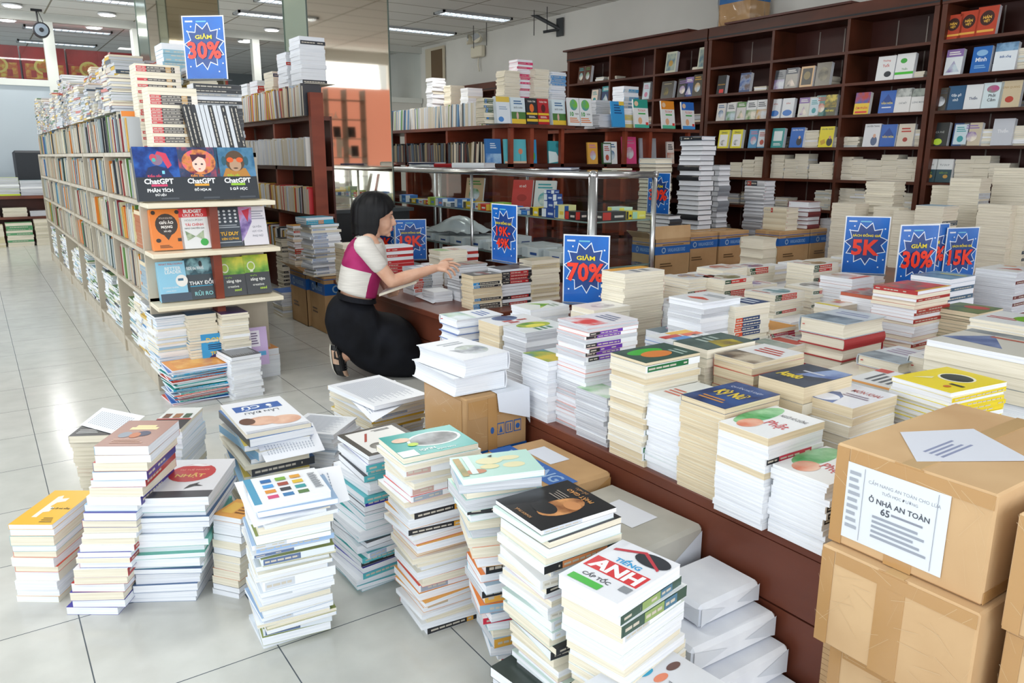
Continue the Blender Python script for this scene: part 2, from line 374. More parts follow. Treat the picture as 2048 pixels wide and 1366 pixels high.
# ---------- ceiling lights ----------
def fluor(x0,y0,x1,y1,lab,on=3.2):
    t=thing('ceiling_light',lab,'ceiling light',TR((x0+x1)/2,(y0+y1)/2,ZC-.005),'louvred fluorescent ceiling lights')
    hx=(x1-x0)/2;hy=(y1-y0)/2;f=MB()
    for a in ((-hx,-hy,hx,-hy+.03),(-hx,hy-.03,hx,hy),(-hx,-hy,-hx+.03,hy),(hx-.03,-hy,hx,hy)): f.box(a[0],a[1],-.03,a[2],a[3],0,M('#9fa3a5',.4))
    f.obj('frame',t)
    g=MB();n=12
    for i in range(n+1):
        x=-hx+.03+(2*hx-.06)*i/n;g.box(x-.004,-hy+.03,-.035,x+.004,hy-.03,-.002,M('#dfe5ea',.2,.6))
    g.box(-hx,-.004,-.035,hx,.004,-.002,M('#dfe5ea',.2,.6));g.obj('louvre',t)
    g=MB();g.cyl((-hx+.04,-hy*.5,-.014),(hx-.04,-hy*.5,-.014),.011,M('#f4f9ff',.5,emit=on));g.cyl((-hx+.04,hy*.5,-.014),(hx-.04,hy*.5,-.014),.011,M('#f4f9ff',.5,emit=on));g.obj('lamp_tube',t)
for x0,y0,x1,lab in ((1.0,12.0,2.27,'louvred ceiling light nearest the far partition on the left'),(3.44,11.9,4.83,'louvred ceiling light between the two mirrored columns, farther one'),(3.4,10.75,4.5,'louvred ceiling light between the mirrored columns, nearer one'),(5.63,11.9,7.02,'louvred ceiling light by the far right corner'),(5.81,10.2,6.99,'louvred ceiling light above the right bookcase wall, nearer the camera'),
  (1.0,15.1,2.27,'louvred ceiling light just beyond the glass partition'),(1.0,17.0,2.27,'louvred ceiling light far beyond the glass partition'),(3.4,6.5,4.6,'louvred ceiling light above the glass counter'),(.4,2.5,1.6,'louvred ceiling light above the stacks on the floor'),(3.4,.5,4.6,'louvred ceiling light above the book tables')):
    fluor(x0,y0,x1,y0+.3,lab)
for i,(x,y,nm) in enumerate(((.78,13.28,'leftmost, in front of the partition'),(1.95,13.29,'above the far left aisle, right of the spotlight'),(.77,14.68,'leftmost beyond the glass'),(1.94,14.7,'beyond the glass, right one'),(4.36,13.3,'between the mirrored columns, nearer'),(4.36,14.85,'between the mirrored columns, farther'))):
    t=thing('downlight','round white recessed downlight, '+nm,'ceiling light',TR(x,y,ZC-.012),'recessed downlights')
    g=MB();g.cyl((0,0,0),(0,0,-.018),.125,M('#e9ecee',.4),24);g.obj('rim',t)
    g=MB();g.cyl((0,0,-.018),(0,0,-.024),.1,M('#ffffff',.5,emit=14),24);g.obj('lamp',t)
    l=bpy.data.lights.new('downlight_beam','AREA');l.shape='DISK';l.size=.2;l.energy=10;l.color=(1,.98,.94);o=bpy.data.objects.new('downlight_beam',l);COL.objects.link(o);o.parent=t;o.location=(0,0,-.03)
for x,y,s in ((4,7.5,60),(3.2,11,40),(1,8,35),(5.5,3.5,14),(2,16.5,60),(.5,3,25)):
    area('fluorescent_glow',(x,y,ZC-.06),(0,0,0),1.2,.3,s,(1,.99,.96))
# spotlight hung by the partition
p=atz(72,18,3.2);t=thing('spotlight','small round black and silver spotlight hanging from the ceiling','spotlight',TR(p.x,p.y,0))
g=MB();g.box(-.07,-.02,ZC-.03,.07,.02,ZC,BLACK);g.cyl((0,0,ZC-.03),(0,0,2.98),.012,BLACK);g.tube([(.02,0,ZC-.03),(.06,0,3.05),(.09,0,2.9)],.005,BLACK);g.obj('bracket',t)
g=MB();g.cyl((.03,-.05,2.92),(.03,.05,2.92),.105,BLACK,20);g.obj('housing',t)
g=MB();g.cyl((.03,-.055,2.92),(.03,-.05,2.92),.085,M('#a9b6c4',.15,.8),20);g.cyl((.03,-.06,2.92),(.03,-.055,2.92),.03,BLACK,14);g.obj('lens',t)
# ---------- mirrored columns ----------
def mirror_column(x0,x1,y0,y1,zb,lab,k):
    t=thing('mirrored_column',lab,'column',TR(x0,y0,0),'mirror clad columns');w=x1-x0;d=y1-y0
    g=MB();g.box(.006,.006,zb,w-.006,d-.006,ZC,M('#9fb09f',.4));g.obj('core',t)
    g=MB();g.box(0,-.004,zb,w,.0,ZC,MIRROR);g.obj('mirror_front',t)
    g=MB();g.box(-.004,0,zb,0,d,ZC,MIRS);g.obj('mirror_side',t)
    g=MB();g.box(.002,d,zb,w-.002,d+.004,ZC,MIRROR);g.box(w,0.002,zb,w+.004,d,ZC,MIRROR);g.obj('mirror_back',t)
    g=MB()
    for a in ((-.006,-.006),(w,-.006),(-.006,d)): g.box(a[0]-.004,a[1]-.004,zb,a[0]+.006,a[1]+.006,ZC,M('#53605a',.3,.3))
    g.obj('edge_strip',t)
    g=MB();g.box(-.1,-.1,0,w+.1,d+.1,zb-.03,M('#17191d',.4));g.box(-.13,-.13,zb-.03,w+.13,d+.13,zb,M('#3b4145',.3));g.obj('black_plinth',t)
mirror_column(2.36,3.06,6.32,6.86,.74,'square column clad in mirror behind the crouching woman',1)
mirror_column(1.70,2.42,9.1,9.65,.6,'farther mirror clad column behind the blue discount poster',0)
# things behind the camera that the mirrors show
t=thing('shop_front_banner','orange shop window banner with white letters','banner',TR(3.9,-2.44,.95))
g=MB();g.box(0,0,0,3.6,.01,1.55,M('#f0a08a',.6,emit=.6));sh_=g.obj('sheet',t)  # sheet made to glow in place of daylight passing through the film
g=MB();g.art([('t','SÁCH ĐỒNG GIÁ',.45,.66,.12,.5,.02,'#f3e3d4'),('t','BOOK',.45,.3,.36,.6,.03,'#f6e6da')],(0,.02,0),(3.6,0,0),(0,0,1.55));g.obj('lettering',sh_)
t=thing('display_stand','dark open display stand with a few books before the shop front','shelf',TR(4.9,-1.9,0))
g=MB();R=random.Random(3)
for z in (.8,1.15,1.5,1.85,2.2): g.box(0,0,z,1.5,.25,z+.012,M('#8a7f72',.5))
for x in (0,.36,.74,1.1,1.48): g.box(x,0,0,x+.012,.25,2.4,M('#8a7f72',.5))
g.obj('frame',t)
for x,z in ((.1,.83),(.5,1.18),(.85,1.53),(1.15,1.53),(1.2,1.18),(.15,1.88)):
    book(Matrix.Translation((4.9+x+.1,-1.8,z))@Matrix.Rotation(PI,4,'Z')@Matrix.Rotation(PI/2-.1,4,'X')@Matrix.Translation((0,.1,0)),.15,.2,.02,'#2c3238',label='dark book on the stand seen in the mirror',group='books on the mirrored stand',parts=False)
# ---------- brown wall bookcase (right) ----------
XF=7.0;XBK=7.38
def wallcase(y0,y1,divs,lab,top=2.44,crown=True,zs=(.36,.66,.96,1.27,1.57,1.86,2.15)):
    t=thing('wall_bookcase',lab,'bookcase',TR(XF,y0,0),'brown wall bookcases');L=y1-y0
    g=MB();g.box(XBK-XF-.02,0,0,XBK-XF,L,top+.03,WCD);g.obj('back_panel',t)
    for d in [0,L-.045]+divs:
        big=d in (0,L-.045);g=MB();g.box(0,d,0,XBK-XF-.02,d+(.045 if big else .03),top,WCW if not big else WCW);g.obj('side_panel' if big else 'divider',t)
    for z in zs: g=MB();g.box(-.002,.045,z-.025,XBK-XF-.02,L-.045,z,WCW);g.obj('shelf',t)
    g=MB();g.box(-.01,0,top,XBK-XF,L,top+.13,WCW);g.box(-.012,0,top+.02,-.01,L,top+.035,BLACK);g.obj('crown_board',t)
    g=MB()
    for d in divs+[0]:
        for q in (.28,.56): g.box(XBK-XF-.024,d+q,.4,XBK-XF-.02,d+q+.012,top-.02,M('#8a7f78',.5,.3))
    g.obj('shelf_track',t)
    return t
wallcase(3.78,6.34,[.83,1.68],'brown wall bookcase with three columns, in the middle of the right wall')
wallcase(1.15,3.76,[.85,1.7],'brown wall bookcase nearest the camera at the right edge')
wallcase(6.36,8.88,[.81,1.62],'brown wall bookcase left of the middle one, behind the low shelves')
wallcase(8.9,12.6,[.9,1.8,2.7],'farthest brown wall bookcase, mostly behind the pillar',top=2.2,zs=(.36,.66,.96,1.27,1.57,1.86))
# emergency light, brackets, small wall things
p=atx(958,100,7.38);t=thing('emergency_light','cream twin-headed emergency light on the right wall','emergency light',TR(7.40,p.y,p.z))
g=MB();g.rbox(-.09,-.17,-.12,0,.17,.06,M('#ddd6c0',.5),.015);g.obj('body',t)
for s in (-1,1):
    g=MB();g.cyl((-.06,s*.1,.15),(-.16,s*.14,.17),.05,M('#ddd6c0',.5),16,.085);g.cyl((-.161,s*.14,.17),(-.165,s*.142,.17),.075,M('#c7ccd0',.1,.6),16);g.obj('lamp_head',t)
g=MB();g.tube([(-.03,0,-.12),(-.03,.02,-.25),(-.03,-.02,-.34)],.012,M('#d8d2c0',.5));g.obj('cable',t)
p=atx(1108,45,7.36);t=thing('wall_bracket','dark metal bracket high on the right wall under the ceiling','bracket',TR(7.40,p.y,p.z))
g=MB();g.cyl((0,-.1,-.1),(-.35,.3,.18),.028,M('#34383a',.5));g.cyl((0,-.1,-.1),(-.2,.05,-.14),.02,M('#34383a',.5));g.box(-.02,-.18,-.2,0,-.03,.05,M('#3c4042',.5));g.obj('arm',t)
for x in (947,973,1068,1094):
    p=atz(x,50,3.2);g=MB();g.cyl((0,0,0),(0,0,-.34),.006,BLACK,6);q=atx(x,60,6.9);tag(g.obj('hanging_rod',Mx=TR(6.9,q.y,ZC)),'thin dark rod hanging from the ceiling near the right wall','rod','thin rods under the ceiling')
p=atx(870,135,7.38);t=thing('wall_plaque','small framed brown plaque on the wall near the far corner','plaque',TR(7.40,p.y,p.z))
g=MB();g.box(-.03,-.35,-.25,0,.35,.35,M('#c9bfa8',.5));g.obj('frame',t);g=MB();g.box(-.035,-.3,-.25,-.03,.12,.3,M('#6b573f',.6));g.obj('panel',t)
# bag-wrapped carton on top of the wall case
p=atx(1465,62,7.0);Y0=p.y;t=thing('wrapped_carton','card carton in a crinkled clear plastic bag on top of the wall bookcase','box',TR(7.02,Y0,2.575))
g=MB();g.box(0,-.2,0,.32,.22,.36,CARD);g.obj('carton',t);g=MB();g.box(-.002,-.2,.22,.0,.22,.3,M('#2d6ca8',.6));g.box(0,-.202,.22,.32,-.2,.3,M('#2d6ca8',.6));g.obj('blue_band',t)
g=MB();R=random.Random(5);g.grid(lambda u,v:((.16+math.cos(2*PI*u)*(.23+.03*math.sin(9*PI*u+5*v))*(1-.45*max(0,.25-v)/.25)-.02,.01+math.sin(2*PI*u)*(.28+.03*math.sin(14*PI*u+3*v)),-.1+v*.52) ),28,9,FILM,True);o=g.obj('plastic_bag',t,True)
g=MB();g.box(0,0,0,.3,1.5,.02,WOODD);tag(g.obj('loose_board',Mx=TR(6.96,4.6,2.572)),'dark board lying on top of the middle wall bookcase','board')
g=MB();g.box(0,0,0,.3,2.3,.02,WOODD);tag(g.obj('loose_board',Mx=TR(6.93,6.6,2.572)),'long dark board lying on the wall bookcase behind the low shelves','board')
# ---------- cream bookcase in the left half ----------
LX0,LX1,LY0,LY1=.66,1.24,4.16,10.4
t=thing('double_sided_bookcase','long cream double-sided bookcase running down the left aisle','bookcase',TR(LX0,LY0,0))
LD=[0,1.03,2.07,3.11,4.15,5.19,LY1-LY0-.03];ZS=(.10,.48,.72,.96,1.19)
for d in LD: g=MB();g.box(0,d,0,.58,d+.03,1.19,CREAMP);g.obj('upright',t)
for z in ZS: g=MB();g.box(.002,0,z-.022,.578,LY1-LY0,z,CREAMP);g.obj('shelf',t)
g=MB();g.box(.01,.01,0,.57,LY1-LY0,.078,CREAMP);g.obj('plinth',t)
g=MB();g.box(.28,.03,.1,.3,LY1-LY0-.03,1.168,CREAMP);g.obj('centre_panel',t)
# end display: brown centre post and three ledges
g=MB();g.box(.295,-.11,.0,.335,-.001,.93,WOODR);g.obj('centre_post',t)
for z,x0,x1 in ((.955,.0,.60),(.72,.0,.61),(.465,.0,.61)): g=MB();g.rbox(x0,-.20,z-.022,x1,-.001,z,M('#e6dcc4',.4,name='ledge_cream'),.003);g.obj('display_ledge',t)
# ---------- brown bookcase behind it ----------
BX=2.1
t=thing('brown_bookcase','brown bookcase seen end-on between the cream bookcase and the mirrored column','bookcase',TR(BX,5.6,0))
for d in (0.9,1.9,2.9,3.9): g=MB();g.box(0,d,0,.13,d+.04,1.44,WOODR);g.obj('divider',t)
g=MB();g.box(-.02,0,0,.075,.05,1.62,WOODR);g.obj('side_panel',t)
for z in (.4,.75,1.10,1.46): g=MB();g.box(0,.05,z-.03,.14,4.9,z,WOOD);g.obj('shelf',t)
g=MB();g.box(.14,.05,0,.155,4.9,1.46,WOODD);g.obj('back_panel',t)
# ---------- low brown shelves in the middle ----------
def lowcase(x0,x1,y0,y1,zt,lab,over=.1):
    t=thing('low_bookcase',lab,'bookcase',TR(x0,y0,0),'low brown bookcases');w=x1-x0;L=y1-y0
    for d in (0.25,1.1,2.0,L-.04):
        if d<L: g=MB();g.box(0,d,0,w,d+.04,zt-.03,WOODR);g.obj('divider',t)
    g=MB();g.box(w*.36,0,0,w*.36+.04,.25,zt-.03,WOODR);g.obj('end_post',t)
    for xx in (0,w-.035): g=MB();g.box(xx,0,0,xx+.035,.04,zt-.03,WOODR);g.obj('corner_post',t)
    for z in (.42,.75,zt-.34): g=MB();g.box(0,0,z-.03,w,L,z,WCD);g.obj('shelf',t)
    g=MB();g.box(-.03,-.03,zt-.03,w+over,L,zt,WOOD);g.obj('top_board',t)
lowcase(3.95,4.55,5.8,9.2,1.453,'low brown bookcase behind the glass counter')
lowcase(5.25,6.15,5.75,8.6,1.447,'low brown bookcase right of it, in front of the wall cases')
# far end of the aisle
for x0,y0,l,lab in ((-1.2,12.6,2.25,'dark brown low table with book piles at the far end of the aisle'),(-1.3,11.6,.0,'')):
    if not l: continue
    t=thing('far_table',lab,'table',TR(x0,y0-.1,0));g=MB();g.box(0,0,.61,l,.6,.65,WOOD);g.obj('table_top',t);g=MB();g.box(.02,.32,0,l-.02,.34,.61,WOODD);g.obj('front_panel',t)
    g=MB();g.box(0,0,.34,l,.35,.37,WOOD);g.obj('shelf',t)
    for xx in (0,l-.05): g=MB();g.box(xx,0,0,xx+.05,.6,.61,WOODD);g.obj('leg',t)
t=thing('office_chair','black office chair with high back by the far table','chair',TR(.74,13.3,0))
g=MB();g.cyl((0,0,.0),(0,0,.45),.03,BLACK);g.box(-.25,-.25,.45,.25,.2,.53,BLACK);g.obj('seat',t);g=MB();g.rbox(-.2,.16,.55,.2,.24,1.25,M('#2a2f36',.5),.03);g.obj('backrest',t)
# ---------- glass counter ----------
def pane(g,O,U,V):
    O=Vector(O);U=Vector(U);V=Vector(V);g.add([tuple(O),tuple(O+U),tuple(O+U+V),tuple(O+V)],[(0,1,2,3)],GLASS)
GX,GY=3.2,3.78
t=thing('glass_display_counter','long glass display counter with round aluminium posts and rails','display counter',TR(GX,GY,0));W,L,Z=.53,2.9,1.06
for nm,a,c,r in (('rail',(0,0,Z),(0,L,Z),.022),('rail',(W,0,Z),(W,L,Z),.022),('rail',(0,0,Z),(W,0,Z),.022),('rail',(0,L,Z),(W,L,Z),.022)): g=MB();g.cyl(a,c,r,CHROME,14);g.obj(nm,t,True)
for x,y,r in ((0,0,.03),(W,0,.018),(0,L,.018),(W,L,.018),(0,L/2,.012),(W,L/2,.012)): g=MB();g.cyl((x,y,.02),(x,y,Z-.01),r,CHROME,16);g.obj('post',t,True)
g=MB();g.ell((0,0,Z),(.032,.032,.032),CHROME);g.ell((W,0,Z),(.026,.026,.026),CHROME);g.obj('corner_knob',t,True)
g=MB();pane(g,(.0,.0,Z+.022),(W,0,0),(0,L,0));g.obj('top_pane',t)
for a in (0,W): g=MB();pane(g,(a,.03,.1),(0,L-.06,0),(0,0,Z-.12));g.obj('side_pane',t)
g=MB();pane(g,(.03,0,.1),(W-.06,0,0),(0,0,Z-.12));g.obj('end_pane',t)
for z in (.77,.47): g=MB();pane(g,(.01,.02,z),(W-.02,0,0),(0,L-.04,0));g.obj('glass_shelf',t);g=MB();g.box(.0,.02,z-.009,.008,L-.02,z,M('#7d938e',.3));g.box(0,.02,z-.009,W,.028,z,M('#7d938e',.3));g.obj('shelf_edge',t)
g=MB();g.box(0,0,.05,W,L,.12,M('#8d9296',.4,.3));g.obj('base_tray',t)
# second counter beyond, seen past the mirrored column
t=thing('glass_display_counter','second glass counter, half hidden behind the mirrored column','display counter',TR(3.2,6.78,0))
g=MB();g.cyl((0,0,1.06),(0,1.6,1.06),.022,CHROME);g.cyl((0,0,1.06),(.53,0,1.06),.022,CHROME);g.obj('rail',t)
for x,y in ((0,0),(.53,0),(0,1.6)): g=MB();g.cyl((x,y,0),(x,y,1.06),.018,CHROME);g.obj('post',t)
g=MB();pane(g,(0,0,.1),(0,1.6,0),(0,0,.93));g.obj('side_pane',t);g=MB();pane(g,(0,0,1.076),(.53,0,0),(0,1.6,0));g.obj('top_pane',t);g=MB();pane(g,(0,0,.77),(.53,0,0),(0,1.6,0));g.obj('glass_shelf',t)
g=MB();g.box(0,0,0,.53,1.6,.1,M('#8d9296',.4,.3));g.obj('base_tray',t)
# ---------- tables ----------
TH=.375
def table(x0,y0,x1,y1,lab,inset=.03,rim=None):
    t=thing('display_table',lab,'table',TR(x0,y0,0));w=x1-x0;l=y1-y0
    g=MB();g.rbox(0,0,TH-.03,w,l,TH,WOOD,.003);g.obj('table_top',t)
    g=MB();g.box(inset,inset+.02,.2,inset+.018,l-.02,TH-.03,WOOD);g.obj('front_panel',t)
    g=MB();g.box(inset+.002,inset+.02,0.012,inset+.02,l-.02,.194,WOOD);g.obj('lower_panel',t)
    g=MB();g.box(w-.05,.03,0,w-.03,l-.03,TH-.03,WOODD);g.obj('back_panel',t)
    for y in (inset,l-inset-.03): g=MB();g.box(inset+.02,y,0,w-.05,y+.02,TH-.03,WOODD);g.obj('end_panel',t)
    return t
table(2.16,2.45,3.12,3.25,'low mahogany table behind the near one, under the far comic stacks')
t=table(1.36,.80,3.12,2.42,'long low mahogany book table with rows of stacks, nearest the camera',.0)
g=MB()
for i in range(14): z=.01+i*.013;g.box(-.001,.0,z,.022,.019,z+.012,CARDL)
g.obj('chipped_edge',t)
table(1.91,3.34,3.1,4.9,'low mahogany table the woman crouches beside')
table(3.14,.3,5.9,3.7,'wide low mahogany table under the middle stacks and tall cream stacks')
# ================= books on the floor =================
WH='#f1f3f6';CR='#e9e4d4';NAVY='#22335c';TEAL='#2aa9a4';MINT='#bfe3d8';RED='#c8332f';ORG='#ee9a3c';YEL='#f1b81f'
def S(c,*b): return (c,list(b))
LIGHT=(WH,WH,CR,'#dfe6ee','#e8ecf2')
MIX=(WH,WH,'#cfd9e6','#8fc7cf','#e9e4d4','#f0c04a','#7f8fb0',WH)
BOTH=('w','w','c')
A={}
A['yellow']=[('p',[(.3,.2),(.42,.2),(.42,.34),(.54,.36),(.54,.48),(.42,.5),(.46,.62),(.62,.66),(.62,.76),(.46,.74),(.4,.84),(.3,.8)],'#f4efe0'),('t','Bơ đi mà sống',.72,.45,.07,.45,.02,'#2d2a1c'),('l',.62,.05,.9,.2,3,'#8a6b14')]
A['pink']=[('r',.25,.62,.78,.72,'#e8dca6'),('r',.32,.72,.7,.8,'#e8dca6'),('e',.3,.42,.12,.11,'#8e98a6'),('e',.62,.46,.14,.1,'#39405f'),('e',.5,.4,.1,.1,'#c4764f'),('l',.2,.1,.8,.26,3,'#d9b2a0')]
A['nhat']=[('r',0,0,1,.16,'#4b4d52'),('e',.52,.62,.33,.24,'#c63d3f'),('t','NHẬT',.52,.55,.13,.5,.03,'#e7c56a'),('t','TRÍ TUỆ NGƯỜI',.52,.7,.05,.46,.01,'#eeb9a0'),('p',[(.3,.8),(.5,.86),(.66,.83),(.72,.8),(.6,.79),(.45,.81)],'#f6f6f6'),('p',[(.58,.2),(.62,.3),(.74,.36),(.72,.31),(.82,.27),(.7,.27)],'#2f3135')]
A['trai']=[('t','TRẠI',.5,.5,.2,.6,.03,'#e8e8e8'),('l',.1,.1,.6,.3,3,'#b8b8b8')]
A['mai']=[('r',0,0,1,.42,'#2d3036'),('t','MAI',.5,.2,.2,.5,.03,'#dfe5e0'),('r',.1,.5,.3,.7,'#6f4a3a'),('r',.4,.5,.62,.7,'#9a6b4a'),('r',.7,.5,.9,.7,'#3c5a46'),('r',0,.42,1,.47,'#b03a34')]
A['ocu']=[('r',.12,.16,.88,.34,'#3b66ae'),('t','Ở CỮ',.5,.25,.13,.6,.03,'#f4f6fa'),('t','LẦN ĐẦU',.5,.43,.09,.55,.01,'#5d6470'),('e',.3,.76,.26,.13,PIC('#d9a58a','#efc9b2')),('e',.62,.7,.26,.13,PIC('#cf9a80','#e9c0a8')),('e',.84,.66,.12,.1,'#6b4a3c'),('r',.02,.94,.98,1,'#c9ccd4')]
TH9=['#d64f7e','#3f7fb5','#5a7d4a','#e2963a','#3c3f45','#3a9ca0','#4b9fe0','#a34a3a','#e0bd3a','#2f6fae','#7fb040','#e0a23a']
A['cat']=[('r',0,0,.1,1,'#4f9dc0')]+[('r',.2+.2*(i%3),.12+.2*(i//3),.34+.2*(i%3),.24+.2*(i//3),c) for i,c in enumerate(TH9)]+[('l',.84,.2,.95,.8,14,'#4c5660')]
A['sheet']=[('l',.1,.08,.9,.92,30,'#b4bac6')]
A['frame']=[('r',0,0,1,1,'#4a463f'),('r',.09,.07,.91,.93,'#eceae6'),('t','HOA',.42,.66,.09,.3,.01,'#55504a'),('t','VIỆT',.45,.54,.1,.4,.01,'#55504a'),('e',.68,.72,.14,.12,PIC('#5b5853','#a39f98')),('p',[(.6,.2),(.64,.2),(.8,.5),(.76,.5)],'#a8402f'),('l',.2,.12,.5,.2,2,'#777')]
A['teal']=[('e',.4,.45,.36,.3,'#e8f2f0'),('e',.4,.45,.32,.26,PIC('#3c4043','#aab0b4')),('t','NUÔI',.62,.83,.1,.4,.03,'#f3f7f7'),('t','CON KHỎE',.4,.92,.06,.6,.02,'#f3f7f7'),('e',.8,.3,.12,.1,PIC('#c07a5a','#e7c6ae')),('r',.78,.75,1,1,'#f0f4f4'),('e',.72,.55,.07,.07,'#bcd94a')]
A['mint']=[('e',.3,.62,.14,.12,'#e8e2b8'),('e',.3,.3,.14,.1,'#e8e2b8'),('e',.56,.35,.17,.15,'#e8e2b8'),('e',.6,.6,.12,.1,'#e6dfae'),('e',.8,.75,.13,.1,'#c58a6a'),('r',.9,.1,.98,.9,PIC('#4a7a50','#b59a60')),('r',.78,.05,.86,.85,'#e4f2ee'),('p',[(.48,.1),(.55,.16),(.5,.2)],'#33383c')]
SK=PIC('#7a4524','#d79a62',s=20)
A['buddha']=[('e',.38,.5,.2,.3,SK),('e',.48,.66,.2,.12,'#131519'),('e',.33,.38,.13,.09,'#c98b58'),('t','PHẬT GIÁO',.5,.16,.1,.8,.02,'#d79a5a'),('t','DỄ HIỂU',.6,.07,.06,.5,.01,'#b88a58'),('l',.55,.26,.8,.42,4,'#8a8178'),('t','KHÁM PHÁ',.5,.93,.05,.7,.01,'#c08e5a')]
A['anh']=[('r',.05,.32,.95,.56,'#d53a3f'),('t','ANH',.5,.44,.2,.82,.04,'#f6f6f8'),('t','TIẾNG',.5,.65,.12,.6,.03,'#3aa0d8'),('t','CẤP TỐC',.42,.22,.09,.7,.02,'#4a4d55'),('r',.1,.04,.62,.14,'#53b84f'),('e',.7,.84,.28,.12,'#2b2f38'),('p',[(.1,.75),(.5,.9),(.9,.7),(.9,.74),(.5,.95),(.1,.8)],'#c03a48'),('r',.8,.18,.95,.28,'#8b9096')]
A['dots']=[('e',.14,.5,.05,.09,'#e2419a'),('e',.3,.55,.05,.09,'#35a8d0'),('e',.46,.6,.05,.09,'#e88a68'),('e',.42,.82,.05,.09,'#6b4a44'),('t','TIẾNG VIỆT',.75,.6,.14,.4,.01,'#8d8f96')]
